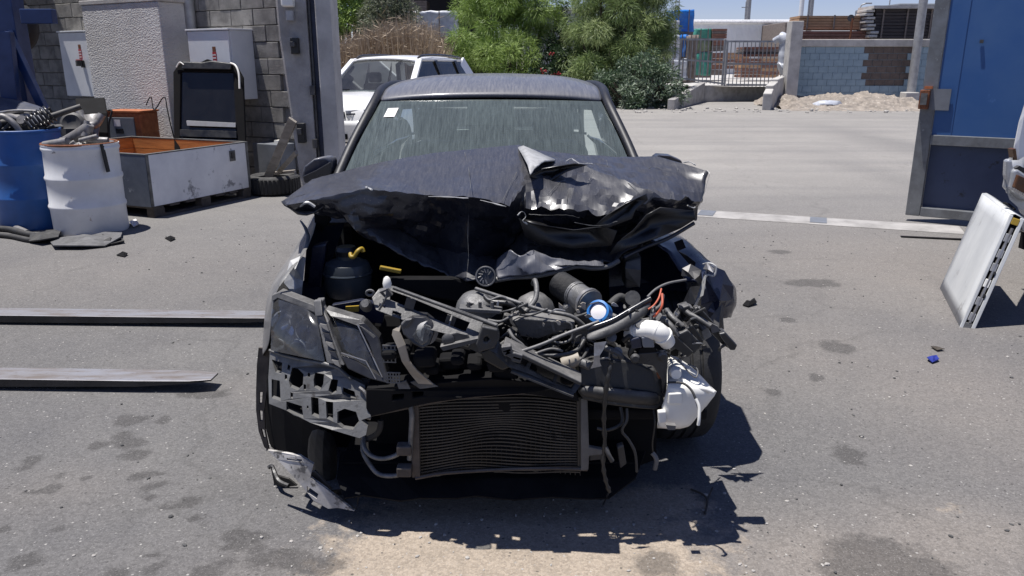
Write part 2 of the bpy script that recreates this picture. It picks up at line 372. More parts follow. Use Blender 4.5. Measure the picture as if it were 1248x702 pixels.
foliage('olive_leaf', [(.09,.11,.06),(.16,.18,.11),(.25,.26,.19)], .2)
foliage('dry_reed', [(.24,.17,.11),(.36,.27,.18),(.48,.39,.28)], .25)

# stucco gets a strong relief
def relief(name, scale, dist):
    t = M[name].node_tree; p = [n for n in t.nodes if n.type == 'BSDF_PRINCIPLED'][0]
    tc = t.nodes.new('ShaderNodeTexCoord'); n = t.nodes.new('ShaderNodeTexNoise'); n.inputs['Scale'].default_value = scale; n.inputs['Detail'].default_value = 6
    mp = t.nodes.new('ShaderNodeMapping'); mp.inputs['Scale'].default_value = (1,1,1.9)
    b = t.nodes.new('ShaderNodeBump'); b.inputs['Strength'].default_value = 1; b.inputs['Distance'].default_value = dist
    t.links.new(tc.outputs['Object'], mp.inputs[0]); t.links.new(mp.outputs[0], n.inputs['Vector']); t.links.new(n.outputs[0], b.inputs['Height']); t.links.new(b.outputs[0], p.inputs['Normal'])
relief('stucco', 32, .016)

# asphalt: one sheet, wear and stains from point attributes
m, t, out, N, L = nodes('asphalt')
p = N('BsdfPrincipled'); L(p.outputs[0], out.inputs[0]); tc = N('TexCoord'); OB = tc.outputs['Object']
def attr(nm):
    a = N('Attribute'); a.attribute_name = nm; return a.outputs['Fac']
def nz(sc, det=6, rg=.65, vec=None):
    n = N('TexNoise', ins={'Scale': sc, 'Detail': det, 'Roughness': rg}); L(vec or OB, n.inputs['Vector']); return n.outputs[0]
def math_(op, a, b):
    n = N('Math', operation=op)
    for i, x in enumerate((a, b)):
        if hasattr(x, 'links'): L(x, n.inputs[i])
        else: n.inputs[i].default_value = x
    return n.outputs[0]
def rp(x, a, b):
    r = ramp(N, a, b); L(x, r.inputs[0]); return r.outputs[0]
vg = N('TexVoronoi', ins={'Scale': 115}); L(OB, vg.inputs['Vector']); vgs = N('SeparateColor'); L(vg.outputs['Color'], vgs.inputs[0]); grain = vgs.outputs[0]
big = rp(nz(.9), .35, .68); mid = rp(nz(7, 8, .7), .3, .72); fine = rp(nz(160, 4, .75), .30, .72); spk = rp(nz(60, 4, .7), .62, .69); spk2 = rp(nz(190, 2, .6), .60, .68)
col = mixc(N, L, big, (.104,.102,.105), (.155,.150,.145))
col = mixc(N, L, math_('MULTIPLY', mid, .40), col, (.18,.172,.163))
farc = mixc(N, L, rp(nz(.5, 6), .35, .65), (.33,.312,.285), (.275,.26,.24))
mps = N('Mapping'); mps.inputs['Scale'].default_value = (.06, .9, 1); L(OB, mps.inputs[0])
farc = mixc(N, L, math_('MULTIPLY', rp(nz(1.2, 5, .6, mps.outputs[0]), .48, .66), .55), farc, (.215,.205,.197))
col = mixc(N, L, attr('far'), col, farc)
col = mixc(N, L, math_('MINIMUM', math_('MULTIPLY', attr('dust'), math_('ADD', .55, math_('MULTIPLY', nz(3.5, 7, .7), .9))), 1.0), col, (.235,.210,.186))
sandy = math_('ADD', attr('sand'), math_('MULTIPLY', math_('SUBTRACT', nz(11, 8, .7), .5), 1.3))
sandc = mixc(N, L, mid, (.42,.35,.275), (.33,.275,.215))
col = mixc(N, L, rp(sandy, .38, .66), col, sandc)
oil = math_('ADD', attr('oil'), math_('MULTIPLY', math_('SUBTRACT', nz(16, 6, .65), .5), .9))
col = mixc(N, L, math_('MULTIPLY', rp(oil, .36, .58), .58), col, (.045,.042,.040))
col = mixc(N, L, math_('MULTIPLY', fine, .42), col, (.05,.05,.052))
col = mixc(N, L, math_('MULTIPLY', spk2, .42), col, (.34,.33,.315))
col = mixc(N, L, math_('MULTIPLY', spk, .60), col, (.36,.345,.33))
cr = N('TexVoronoi', feature='DISTANCE_TO_EDGE', ins={'Scale': .55}); wn = N('TexNoise', ins={'Scale': 2.5, 'Detail': 5}); L(OB, wn.inputs['Vector'])
va = N('VectorMath', operation='MULTIPLY_ADD'); L(wn.outputs['Color'], va.inputs[0]); va.inputs[1].default_value = (.6,.6,0); L(OB, va.inputs[2]); L(va.outputs[0], cr.inputs['Vector'])
crk = math_('SUBTRACT', 1.0, rp(cr.outputs[0], .0, .012))
col = mixc(N, L, math_('MULTIPLY', crk, math_('MULTIPLY', big, .30)), col, (.05,.048,.045))
vw = N('TexVoronoi', ins={'Scale': 62, 'Randomness': 1}); L(OB, vw.inputs['Vector']); vws = N('SeparateColor'); L(vw.outputs['Color'], vws.inputs[0])
sel = math_('MULTIPLY', rp(vws.outputs[1], .93, .97), rp(math_('SUBTRACT', 1.0, vw.outputs['Distance']), .72, .80))
col = mixc(N, L, math_('MULTIPLY', sel, .75), col, (.40,.385,.36))
sel2 = math_('MULTIPLY', rp(math_('SUBTRACT', 1.0, vws.outputs[1]), .93, .96), rp(math_('SUBTRACT', 1.0, vw.outputs['Distance']), .66, .76))
col = mixc(N, L, math_('MULTIPLY', sel2, .7), col, (.05,.048,.046))
gr = N('MapRange', ins={1: 0, 2: 1, 3: .83, 4: 1.17}); L(grain, gr.inputs[0])
vm = N('VectorMath', operation='SCALE'); L(col, vm.inputs[0]); L(gr.outputs[0], vm.inputs['Scale']); col = vm.outputs[0]
L(col, p.inputs['Base Color']); p.inputs['Roughness'].default_value = .88; p.inputs['Specular IOR Level'].default_value = .3
h = math_('ADD', math_('MULTIPLY', fine, .35), math_('ADD', math_('MULTIPLY', spk, .5), math_('MULTIPLY', mid, .7)))
b = N('Bump', ins={'Strength': .55, 'Distance': .006}); L(h, b.inputs['Height']); L(b.outputs[0], p.inputs['Normal'])

# ============================================================ setting: ground
def lines(lo, hi, dlo, dhi, step, grow=1.18):
    a = list(np.arange(dlo, dhi+1e-6, step)); d = step; x = a[-1]
    while x < hi: d *= grow; x += d; a.append(x)
    d = step; x = a[0]; pre = []
    while x > lo: d *= grow; x -= d; pre.append(x)
    return np.array(pre[::-1]+a)
gx = lines(-900, 900, -4.2, 4.2, .035); gy = lines(-300, 1500, 1.9, 7.5, .035)
XX, YY = np.meshgrid(gx, gy); nx, ny = len(gx), len(gy)
ZZ = np.zeros_like(XX)
vs = np.stack([XX, YY, ZZ], -1).reshape(-1, 3)
ii = np.arange((ny-1)*(nx-1)); r_ = ii//(nx-1); q_ = ii % (nx-1); a0 = r_*nx+q_
fs = np.stack([a0, a0+1, a0+nx+1, a0+nx], -1)
me = bpy.data.meshes.new('ground'); me.from_pydata(vs.tolist(), [], fs.tolist()); me.update()
X, Y = vs[:,0], vs[:,1]
oil = np.zeros(len(vs)); sand = np.zeros(len(vs))
def blob(arr, px, py, rx, ry, k=1.0):
    c = G(px, py); zc = c.y*cos(TILT)+CAMZ*sin(TILT); sx = rx*zc/FPX; sy = ry*zc/FPX/ (CAMZ/math.hypot(c.y, CAMZ))
    d = ((X-c.x)/sx)**2+((Y-c.y)/sy)**2; np.maximum(arr, k*np.exp(-d*.8), out=arr)
for s_ in [(158,512,24,8),(150,530,16,6),(158,540,26,8),(118,543,14,6),(200,512,10,7),(165,555,22,8),(40,560,12,7),(70,580,10,5),(62,596,13,8),(35,600,9,5),
           (168,580,14,7),(190,578,10,5),(105,583,8,4),(182,595,14,7),(202,589,8,5),(183,606,12,6),(230,613,16,9),(205,618,10,6),(236,631,11,6),(72,644,11,6),(283,652,13,8),
           (275,666,9,6),(292,671,10,6),(310,671,12,6),(186,677,11,6),(206,680,10,5),(272,686,10,6),(145,697,20,8),(185,695,14,8),(250,697,24,10),(30,685,26,12),(340,680,46,14),(390,690,40,14),
           (800,688,34,18),(1000,345,26,6),(960,390,12,4),(1020,423,24,9),(995,460,12,6),(943,478,10,6),(1035,555,22,14),(985,345,38,5),(950,307,16,3),(400,470,10,4),(300,655,30,10),(30,570,14,6),(5,645,10,8),(250,480,40,6),(100,470,60,5)]:
    blob(oil, *s_, k=.85)
blob(oil, 1085, 700, 85, 42, 1.0); blob(oil, 1065, 676, 60, 26, .9)
for s_ in [(640,670,200,75,1.5),(560,695,150,55,1.4),(720,640,110,40,1.2),(610,640,150,40,1.3),(630,618,170,34,1.1),(800,612,70,22,.9),(830,605,40,20,.7),(870,650,60,16,.55),(1150,620,40,12,.42),(480,695,60,14,.7),(700,592,80,16,.5)]:
    blob(sand, *s_)
dust = np.zeros(len(vs))
for s_ in [(1050,690,260,60,1.0),(1180,660,160,50,.9),(960,650,140,30,.5),(860,680,100,30,.6),(520,690,120,30,.5),(1180,480,160,90,.6),(1020,430,150,60,.45),(900,470,60,25,.3),(1100,330,200,60,.6),(150,330,200,40,.3),(60,600,90,30,.25),(330,470,60,20,.3),(640,700,300,40,.7)]:
    blob(dust, *s_)
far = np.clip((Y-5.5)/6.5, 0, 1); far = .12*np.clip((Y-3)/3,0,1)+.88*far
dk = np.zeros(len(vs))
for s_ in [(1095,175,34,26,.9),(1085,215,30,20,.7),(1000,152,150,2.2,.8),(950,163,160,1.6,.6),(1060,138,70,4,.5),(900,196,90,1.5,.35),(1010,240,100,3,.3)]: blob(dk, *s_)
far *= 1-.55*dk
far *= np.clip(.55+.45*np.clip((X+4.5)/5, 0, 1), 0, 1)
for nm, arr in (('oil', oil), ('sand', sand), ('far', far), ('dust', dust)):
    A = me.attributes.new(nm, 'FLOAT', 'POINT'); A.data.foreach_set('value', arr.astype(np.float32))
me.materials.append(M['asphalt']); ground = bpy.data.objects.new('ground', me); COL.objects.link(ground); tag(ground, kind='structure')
# ============================================================ yard walls on the left
WD = Vector((-.866, .5, 0)); WN = Vector((-.5, -.866, 0)); W0 = Vector((-2.35, 9.97, 0)); UP = Vector((0,0,1))
WR = Matrix((WD*-1, WN*-1, UP)).transposed()          # local x runs to the right along the wall, y into it
def wall(t, d, z): return W0 + WD*t + WN*d + UP*z
def wt(px, d):                                         # place along the wall seen at photo column px, d in front of it
    lo, hi = -3.0, 12.0
    for _ in range(50):
        m_ = (lo+hi)/2; p_ = wall(m_, d, 1.2); zc = p_.y*cos(TILT)+(CAMZ-1.2)*sin(TILT)
        if PW/2+FPX*p_.x/zc > px: lo = m_
        else: hi = m_
    return (lo+hi)/2
def wbox(mb, t0, t1, d0, d1, z0, z1):
    c = wall((t0+t1)/2, (d0+d1)/2, (z0+z1)/2); return mb.box(c, (abs(t1-t0), abs(d1-d0), z1-z0), WR)
bw = thing('block_wall', 'grey concrete block wall behind the drums and crate, lit at right and shaded under the shed at left', 'wall', wall(4, 0, 0))
wbox(MB(), 0.42, 10.5, -.16, -.012, 0, 3.4).build('mortar_bed', 'mortar', bw)
protos = []
for k in range(5):
    mb = MB(); mb.box(bw.location, (.392, .05, .192)); bm_ = bmesh.new()
    o = mb.build('block', 'block', bw, bevel=0); me = o.data
    b_ = bmesh.new(); b_.from_mesh(me); bmesh.ops.bevel(b_, geom=b_.edges[:], offset=.006, segments=1, affect='EDGES')
    for v in b_.verts: v.co += Vector((random.uniform(-1,1), random.uniform(-1,1), random.uniform(-1,1)))*.0022
    b_.to_mesh(me); b_.free(); protos.append(o)
n_ = 0
for row in range(15):
    for i in range(28):
        t_ = -.55 + .2 + i*.4 + (.2 if row % 2 else 0)
        if t_ > 8.4 or t_ < .6: continue
        if row < 1 and t_ > 2: continue
        src = protos[random.randrange(5)]
        if n_ < 5: o = protos[n_]
        else: o = src.copy(); COL.objects.link(o)
        n_ += 1
        o.parent = bw; o.location = wall(t_, .008+random.uniform(-.004,.004), .1+row*.2) - bw.location
        o.rotation_euler = WR.to_euler()
# stucco pier
t0 = wt(113, .55); t1 = wt(205, .55)
pier = thing('stucco_pier', 'pale rough stucco pier jutting out between the two electric boxes', 'pillar', wall((t0+t1)/2, .3, 0))
wbox(MB(), t1, t0, 0.02, .55, 0, 2.30).build('render_coat', 'stucco', pier, bevel=.012)
wbox(MB(), t1-.03, t0+.03, 0.02, .56, 2.302, 2.36).build('coping', 'concrete_pale', pier, bevel=.008)
# shed roof that shades the left of the yard
sh = thing('shed_roof', 'corrugated shed roof on a beam over the left end of the block wall', 'roof', (-8.3, 10.5, 0))
mb = MB(); rows = []
for i in range(2):
    rows.append([Vector(((-11.5 if i == 0 else -14.04) + k*.06, 8.5 if i == 0 else 16, 3.62 + (.03 if k % 2 else 0) + i*.3)) for k in range(95)])
mb.sheet(rows); mb.build('roof_sheet', 'shed_roof', sh, solid=.004)
MB().beam((-11.6, 8.7, 3.5), (-6.0, 8.7, 3.5), .1, .16).build('beam', 'gate_steel', sh)
# electric boxes
def ebox(name, label, pxl, pxr, ytop, ybot, dep, handle, tl=None):
    a = tl if tl is not None else wt(pxl, dep); b = wt(pxr, dep); p = wall((a+b)/2, dep, 0)
    zt = at((pxl+pxr)/2, ytop, p.y).z; zb = at((pxl+pxr)/2, ybot, p.y).z
    e = thing(name, label, 'electric box', wall((a+b)/2, 0, zb), 'white electric boxes on the block wall')
    wbox(MB(), b, a, .035, dep-.025, zb, zt).build('cabinet_body', 'cabinet', e, bevel=.006)
    wbox(MB(), b+.008, a-.008, dep-.024, dep, zb+.008, zt-.008).build('door', 'cabinet', e, bevel=.006)
    wbox(MB(), b-.01, a+.01, .03, dep+.015, zt, zt+.02).build('rain_lip', 'cabinet', e, bevel=.003)
    cx = wt(pxl+(24 if handle else 31), dep); zc = at(pxl, ytop+(24 if handle else 30), p.y).z
    st = wbox(MB(), cx-.035, cx+.035, dep+.001, dep+.004, zc-.10, zc+.035).build('warning_sticker', 'red_print', e)
    q = MB(); wbox(q, cx-.030, cx+.030, dep+.001, dep+.003, zc+.037, zc+.10); q.build('dark_sticker', 'rust', e)
    mb = MB(); rr = random.Random(4)
    for r in range(3):
        x = cx-.026
        while x < cx+.024:
            ww = rr.uniform(.006, .013); wbox(mb, x, x+ww, dep+.0042, dep+.0056, zc-.085+r*.038, zc-.085+r*.038+.02); x += ww+.004
    mb.build('lettering', 'paper_white', st)
    if handle:
        hx = wt(106, dep); hz = at(106, 78, p.y).z
        mb = MB(); wbox(mb, hx-.03, hx+.03, dep, dep+.03, hz-.05, hz+.05); k_ = mb.build('switch_base', 'black_plastic', e, bevel=.004)
        mb = MB(); wbox(mb, hx-.022, hx+.022, dep+.03, dep+.11, hz-.03, hz+.05); mb.build('switch_handle', 'gloss_black', e, bevel=.006)
        mb = MB(); wbox(mb, hx-.02, hx+.02, dep+.02, dep+.10, hz+.051, hz+.064); mb.build('switch_tip', 'red_print', e, bevel=.003)
        lx = wt(121, dep); wbox(MB(), lx-.012, lx+.012, dep, dep+.03, hz-.06, hz+.02).build('door_lock', 'black_plastic', e)
    else:
        lx = wt(281, dep); wbox(MB(), lx-.01, lx+.01, dep, dep+.02, zc-.3, zc-.22).build('door_lock', 'black_plastic', e)
    return e
ebox('electric_box', 'white electric box with a rotary switch handle left of the stucco pier', 80, 126, 39, 118, .24, True)
ebox('electric_box', 'white electric box under a grey conduit, right of the stucco pier', 235, 285, 37, 121, .42, False)
mb = MB(); tp = wt(241, .1); mb.tube([wall(tp, .1, 1.9), wall(tp, .1, 3.3)], .07, 14)
cd = mb.build('conduit_pipe', 'galv', None, smooth=40); tag(cd, 'grey vertical conduit pipe rising from the right electric box', 'pipe')
# shade backdrop inside shed: blue car lift
lift = thing('car_lift', 'blue steel post and slanted struts of a lift in the shade of the shed', 'car lift', (-5.72, 9.6, 0))
mb = MB(); a = at(40, 0, 9.55); b = at(66, 128, 9.55)
X_ = -5.85
MB().b2((X_-.15, 9.5, 0), (X_+.13, 9.75, 3.4)).build('post', 'lift_blue', lift, bevel=.01)
p = at(46, 20, 9.45); MB().box((p.x, 9.47, p.z), (.36, .12, .16)).build('bracket', 'lift_blue', lift, bevel=.008)
for (x0,y0,x1,y1,w_,yy) in [(4,38,14,118,.19,9.3),(8,38,54,128,.09,9.45),(2,60,38,126,.07,9.6),(30,100,46,128,.05,9.7)]:
    MB().beam(at(x0,y0,yy), at(x1,y1+6,yy), w_, .09, up=(0,1,0)).build('strut', 'lift_blue', lift, bevel=.006)
MB().b2((X_-.4, 9.35, 0.004), (X_+.35, 9.9, .03)).build('base_plate', 'lift_blue', lift)
# hanging dark tyres top left
for i, (px, py) in enumerate([(8,14),(22,34)]):
    pr = [(.2,-.1),(.3,-.1),(.33,-.06),(.33,.06),(.3,.1),(.2,.1),(.2,-.1)]
    c = at(px-10, py-2, 10.2); mb = MB(); mb.lathe(pr, c, Rx(pi/2), 28, cap=False)
    o = mb.build('tyre', 'rubber', None, smooth=40); tag(o, ['black tyre hanging high at the corner of the shed', 'black tyre hanging lower, behind the slanted blue strut'][i], 'tyre', 'tyres hanging in the shed')
# tarp covered bench
g0 = [[at(x,y,Yv) for x,y,Yv in r] for r in [[(-90,112,9.0),(-30,116,9.0),(0,118,9.0),(30,122,9.0),(62,134,9.0)],[(-90,118,8.5),(-30,122,8.5),(0,126,8.5),(30,130,8.5),(66,141,8.5)],[(-90,150,8.4),(-30,152,8.4),(0,156,8.4),(30,160,8.4),(68,166,8.4)]]]
g0.append([Vector((p.x, p.y, .004)) for p in g0[-1]])
mb = MB(); mb.sheet(g0); mb.sheet([[p for p in g0[0]], [Vector((p.x, p.y+.2, .004)) for p in g0[0]]])
tag(mb.build('tarpaulin', 'tarp', None, smooth=50, solid=.01, sub=1), 'dark blue tarpaulin sloping over a bench behind the blue drum', 'tarpaulin')
# ============================================================ gate post
gp = thing('gate_post', 'tall gate post of plastered concrete with a dark steel channel and pale column', 'gate post', (-2.3, 9.2, 0))
def postx(px, Yd): return (px-PW/2)/FPX*(Yd*cos(TILT))
mb = MB()
rows = []
for k in range(18):
    z = k*.2
    xs = postx(346.5+ (3.4-z)*0, 9.05)-0.0
    taper = .14*max(0, min(1, (1.9-z)/1.9)); jit = .012*noise.noise(Vector((0,0,z*3)))
    x0 = postx(343, 9.05)+taper+jit; x1 = postx(379, 9.05)
    y0 = 9.0+.01*noise.noise(Vector((3,0,z*4))); rows.append([Vector((x0, 9.3, z)), Vector((x0, y0+.02, z)), Vector((x0+.025, y0, z)), Vector((x1, y0, z)), Vector((x1, 9.3, z))])
mb.sheet(rows); mb.build('plastered_pier', 'concrete', gp, smooth=30)
x0, x1 = postx(379.4, 9.05), postx(389, 9.05)
MB().b2((x0, 9.06, 0), (x1, 9.3, 3.4)).build('steel_channel', 'tarp', gp)
MB().b2((x0+.008, 9.03, 0), (x0+.03, 9.06, 3.4)).build('channel_flange', 'dark_metal', gp)
MB().b2((x1+.005, 8.98, 0), (postx(407.5, 9.0), 9.35, 3.4)).build('pale_column', 'concrete_pale', gp, bevel=.012)
for (px, py, hh) in ((360, 56, .17), (368, 162, .22)):
    p = at(px, py, 8.97); o = MB().box((p.x, 8.96, p.z), (.085, .08, hh)).build('lock_box', 'black_plastic', gp, bevel=.008)
    MB().box((p.x-.01, 8.90, p.z+hh*.1), (.05, .05, hh*.3)).build('bolt', 'dark_metal', o, bevel=.004)
for (px, py) in ((381, 110), (384, 175)):
    p = at(px, py, 8.98); mb = MB(); mb.tube([p-Vector((0,0,.05)), p+Vector((0,0,.05))], .03, 10); mb.build('hinge', 'dark_metal', gp, smooth=40)
p = at(350, 3, 8.9); mb = MB(); mb.box((p.x, 8.93, p.z), (.13, .12, .09)); mb.build('lamp_head', 'white_plastic', gp, bevel=.02)
p = at(353, 13, 8.95); mb = MB(); mb.tube([p, p-Vector((0,0,.1))], .045, 12); mb.build('lamp_neck', 'galv', gp, smooth=40)
# gate threshold strip across the entrance
mb = MB(); A = G(398, 231); B = G(1172, 281); d_ = (B-A).normalized(); nn = Vector((-d_.y, d_.x, 0))
for i in range(26):
    p0 = A+(B-A)*(i/26); p1 = A+(B-A)*((i+1)/26)
# ramp edged slab: thin sheet 12 mm above the asphalt
sec = [(-.19,.003),(-.17,.011),(.17,.011),(.19,.003)]
mb.sheet([[A-d_*.3+nn*o_+UP*z_ for o_, z_ in sec], [B+nn*o_+UP*z_ for o_, z_ in sec]])
th = mb.build('gate_threshold', 'concrete', None); tag(th, kind='structure')
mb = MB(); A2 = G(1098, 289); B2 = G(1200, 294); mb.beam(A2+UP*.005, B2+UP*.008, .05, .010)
tag(mb.build('shadow_strip', 'matt_dark', None), 'thin black strip drawn as the shadow line by the blue gate', 'painted shadow')  # black bar stands in for the thin shadow line before the gate
for px_, lb_ in ((1046, 'grey steel plate let into the gate threshold, nearer the blue gate'), (935, 'grey steel plate let into the gate threshold, nearer the wrecked car')):
    q = A+(B-A)*((px_-398)/(1172-398))**1.12; tag(MB().box(q+UP*.0135, (.16,.30,.004), Rz(math.atan2(d_.y, d_.x))).build('steel_plate', 'panel_grey', None), lb_, 'plate', 'plates in the gate threshold')
# ============================================================ blue gate at the right
gt = thing('blue_gate', 'open blue steel gate with grey frame and a lock box on its left edge', 'gate', G(1100, 270))
g0 = G(1103, 268); gd = Vector((.83, -.56, 0)); gn = Vector((-.56, -.83, 0)); GR = Matrix((gd, -gn, UP)).transposed()
def gpt(u, d, z): return Vector((g0.x, g0.y, 0)) + gd*u + gn*d + UP*z
def gbox(mb, u0, u1, d0, d1, z0, z1): return mb.box(gpt((u0+u1)/2, (d0+d1)/2, (z0+z1)/2), (u1-u0, abs(d1-d0), z1-z0), GR)
GL = 2.5
zmid = at(1126, 170, gpt(.2,0,0).y).z
gbox(MB(), 0, .13, -.05, .05, .06, 3.3).build('stile', 'gate_steel', gt, bevel=.006)
gbox(MB(), GL-.13, GL, -.05, .05, .06, 3.3).build('stile', 'gate_steel', gt, bevel=.006)
gbox(MB(), .132, GL-.132, -.05, .05, .06, .15).build('bottom_rail', 'gate_steel', gt, bevel=.006)
gbox(MB(), .132, GL-.132, -.05, .075, zmid-.05, zmid+.045).build('middle_rail', 'gate_steel', gt, bevel=.004)
gbox(MB(), .132, GL-.132, -.05, .05, 3.2, 3.3).build('top_rail', 'gate_steel', gt, bevel=.006)
mb = MB(); rr = [[], []]
for k in range(40):
    u = .132+(GL-.264)*k/39
    for j, z in enumerate((zmid+.047, 3.198)): rr[j].append(gpt(u, .028+.006*noise.noise(Vector((u*3, z, 2))), z))
mb.sheet(rr); mb.build('upper_sheet', 'gate_blue', gt, smooth=0)
gbox(MB(), .132, GL-.132, -.035, -.025, .152, zmid-.052).build('lower_sheet', 'gate_shaded', gt)
gbox(MB(), .132, .30, .029, .034, zmid+.047, 3.198).build('edge_strip', 'gate_blue', gt)
zl = at(1130, 121, gpt(.1,0,0).y).z
o = gbox(MB(), -.01, .075, .052, .13, zl-.09, zl+.09).build('lock_box', 'rust', gt, bevel=.005)
gbox(MB(), .003, .06, .131, .139, zl-.05, zl+.06).build('keyhole_plate', 'bracket_metal', o)
gbox(MB(), .077, .25, .052, .062, zl-.10, zl+.10).build('lock_plate', 'panel_grey', gt)
gbox(MB(), .02, .09, .06, .10, zl+.1, zl+.125).build('latch_lug', 'rust_orange', gt)
for u, z in ((.42, 1.72), (1.1, 1.6), (1.25, zmid+.07)):
    gbox(MB(), u, u+.03, .036, .06, z, z+.03).build('bolt_head', 'dark_metal', gt)
p = at(1167, 273, gpt(1,0,0).y); gbox(MB(), .78, 1.0, .06, .09, .03, .058).build('floor_bolt', 'rust', gt)
# ============================================================ distant lamp post beside gate
def pole(name, label, cat, pxb, pyb, pxt, pyt, Yd, r0, r1, m_, group=None, base=None):
    a = at(pxb, pyb, Yd); b = at(pxt, pyt, Yd); a.z = 0 if base is None else base; b.x = a.x + (0)
    mb = MB(); mb.tube([a, Vector((a.x, a.y, b.z))], [r0, r1], 14); return tag(mb.build(name, m_, None, smooth=40), label, cat, group)
pole('steel_post', 'tall pale pole standing at the end of the blue block wall', 'pole', 1109, 122, 1124, -80, 30.5, .16, .15, 'galv')
mb = MB(); p = at(1108, 118, 30.3); mb.box((p.x, p.y, .25), (.5, .5, .5)); tag(mb.build('concrete_footing', 'concrete_pale', None, bevel=.03), 'pale concrete footing at the foot of the tall pole', 'footing')
# ============================================================ block wall painted blue, far right
YB = 31.0
def far(px, py, Yd=YB): return at(px, py, Yd)
xl, xr = far(966, 100).x, far(1150, 100).x; zt = far(1000, 57).z; zc_ = far(1000, 48).z
bl = thing('painted_block_wall', 'pale blue painted block wall with a bare brown patch and concrete coping', 'wall', ((xl+xr)/2, YB, 0))
MB().b2((xl, YB+.02, 0), (xr, YB+.2, zt)).build('mortar_bed', 'wall_blue', bl)
MB().b2((xl-.0, YB-.08, zt+.003), (xr, YB+.28, zc_)).build('coping', 'concrete_pale', bl, bevel=.02)
bwid, bh = .37, zt/9.0
protoB = None; protoN = None; k = 0
patch = {}
def inpatch(px, py):
    rows_ = [(57,60,1086,1106),(60,67,1053,1106),(67,74,1061,1105),(74,80,1050,1104),(80,87,1060,1103),(87,93,1049,1102),(93,100,1056,1101),(100,107,1061,1100)]
    return any(a <= py < b and c-2 < px < d+2 for a, b, c, d in rows_)
pb = MB().box(bl.location, (bwid-.010, .06, bh-.010)).build('block', 'wall_blue', bl, bevel=0)
pn = MB().box(bl.location, (bwid-.016, .06, bh-.016)).build('bare_block', 'brown_block', bl, bevel=0)
firstb = firstn = True
for row in range(9):
    z = bh*(row+.5); x = xl + (bwid/2 if row % 2 == 0 else 0.0)
    while x < xr - bwid*.4:
        px = PW/2+FPX*x/(YB*cos(TILT)+(CAMZ-z)*sin(TILT)); zc = YB*cos(TILT)+(CAMZ-z)*sin(TILT)
        py = PH/2 + FPX*((CAMZ-z)*cos(TILT)-YB*sin(TILT))/zc
        pat = inpatch(px, py); src = pn if pat else pb
        if pat and firstn: o = src; firstn = False
        elif not pat and firstb: o = src; firstb = False
        else: o = src.copy(); COL.objects.link(o)
        xx = max(x, xl+bwid/2-.1)
        o.location = Vector((xx, YB+.02+(.03 if pat else 0)+random.uniform(-.004,.004)-.02, z)) - bl.location
        x += bwid
# end pillar
xp = far(964, 60, 30.8).x
pc_ = MB().b2((xp-.22, 30.3, 0), (xp+.22, 30.85, far(964, 26, 30.6).z)).build('end_pillar', 'concrete_pale', None, bevel=.02)
tag(pc_, 'weathered concrete pillar between the railing and the blue wall', 'pillar')
# sand bank
rows = []
for j in range(40):
    v = j/39; row = []
    for i in range(150):
        u = i/149; px = 936+u*182; x = far(px, 110, 29.5).x
        y = 26.6 + v*4.35 + (1-u)*.3
        hgt = (.38+.16*noise.noise(Vector((u*5,0,0))))*math.sin(min(1,v*1.08)*pi*.5)**1.3*min(1, u*7)*(1 if u<.96 else .6)
        hgt += .16*noise.fractal(Vector((x*1.9, y*1.9, 1)), .8, 2, 5)*min(1, v*4)
        row.append(Vector((x, y, max(-.02, hgt) if v > 0 else -.03)))
    rows.append(row)
mb = MB(); mb.sheet(rows); tag(mb.build('sand_bank', 'sandbank', None, smooth=0), kind='structure')
for i,(px,py,sx,sy,sz) in enumerate([(1008,126,1.0,.5,.16),(1001,128,.6,.4,.12)]):
    p = far(px,py,28.2); mb = MB(); mb.lathe([(.02,.5),(.35,.42),(.5,.1),(.5,0)][::-1], (0,0,0), None, 9, wob=lambda a,z: .1*sin(3*a+z*5)); 
    mb.v = [Vector((v.x*sx+p.x, v.y*sy+p.y, v.z*sz*2+p.z-.05)) for v in mb.v]
    tag(mb.build('white_sack', 'wrap_white', None, smooth=50), ['flattened white sack on the sand bank, the larger one', 'small crumpled white sack at the foot of the sand bank'][i], 'sack')
# kerb stone at the gate corner
cc = [at(952,93,30.6), at(944,99,29.6), at(938,108,28.6), at(935,118,27.4)]
mb = MB()
for a, b in zip(cc[:-1], cc[1:]): mb.beam(Vector((a.x,a.y,a.z*.5)), Vector((b.x,b.y,b.z*.5)), .28, max(.25,a.z))
tag(mb.build('kerb_wall', 'concrete_pale', None, bevel=.03), 'short curved concrete kerb wall at the right end of the railing', 'kerb')
# retaining wall with railing
R0 = G(822, 134); R1 = G(858, 124.5); R2 = G(941, 122)
zw = at(900, 104, R1.y).z
rw = thing('retaining_wall', 'low grey concrete retaining wall under the yard railing', 'wall', ((R1.x+R2.x)/2, R1.y, 0))
def lowwall(a, b, z0, z1, name):
    d = (b-a).normalized(); n = Vector((-d.y, d.x, 0))*.25
    mb = MB(); mb.add([a, b, b+n, a+n, a+UP*z0, b+UP*z1, b+n+UP*z1, a+n+UP*z0], [(3,2,1,0),(4,5,6,7),(0,1,5,4),(1,2,6,5),(2,3,7,6),(3,0,4,7)]); mb.build(name, 'concrete', rw, bevel=.015)
lowwall(R0, R1, .35, zw+.12, 'return_wall'); lowwall(R1+Vector((.01,.01,0)), R2, zw, zw-.05, 'front_wall')
yd = MB(); yd.sheet([[Vector((R1.x-.1, R1.y+.2, zw-.06)), Vector((xp+.2, R1.y+.2, zw-.06))],[Vector((-9, 75, zw-.06)), Vector((60, 75, zw-.06))]]); tag(yd.build('yard_floor', 'concrete_pale', None), kind='structure')
fe = thing('railing', 'grey steel railing of upright bars on the low retaining wall', 'fence', ((R1.x+R2.x)/2, R1.y+.1, zw))
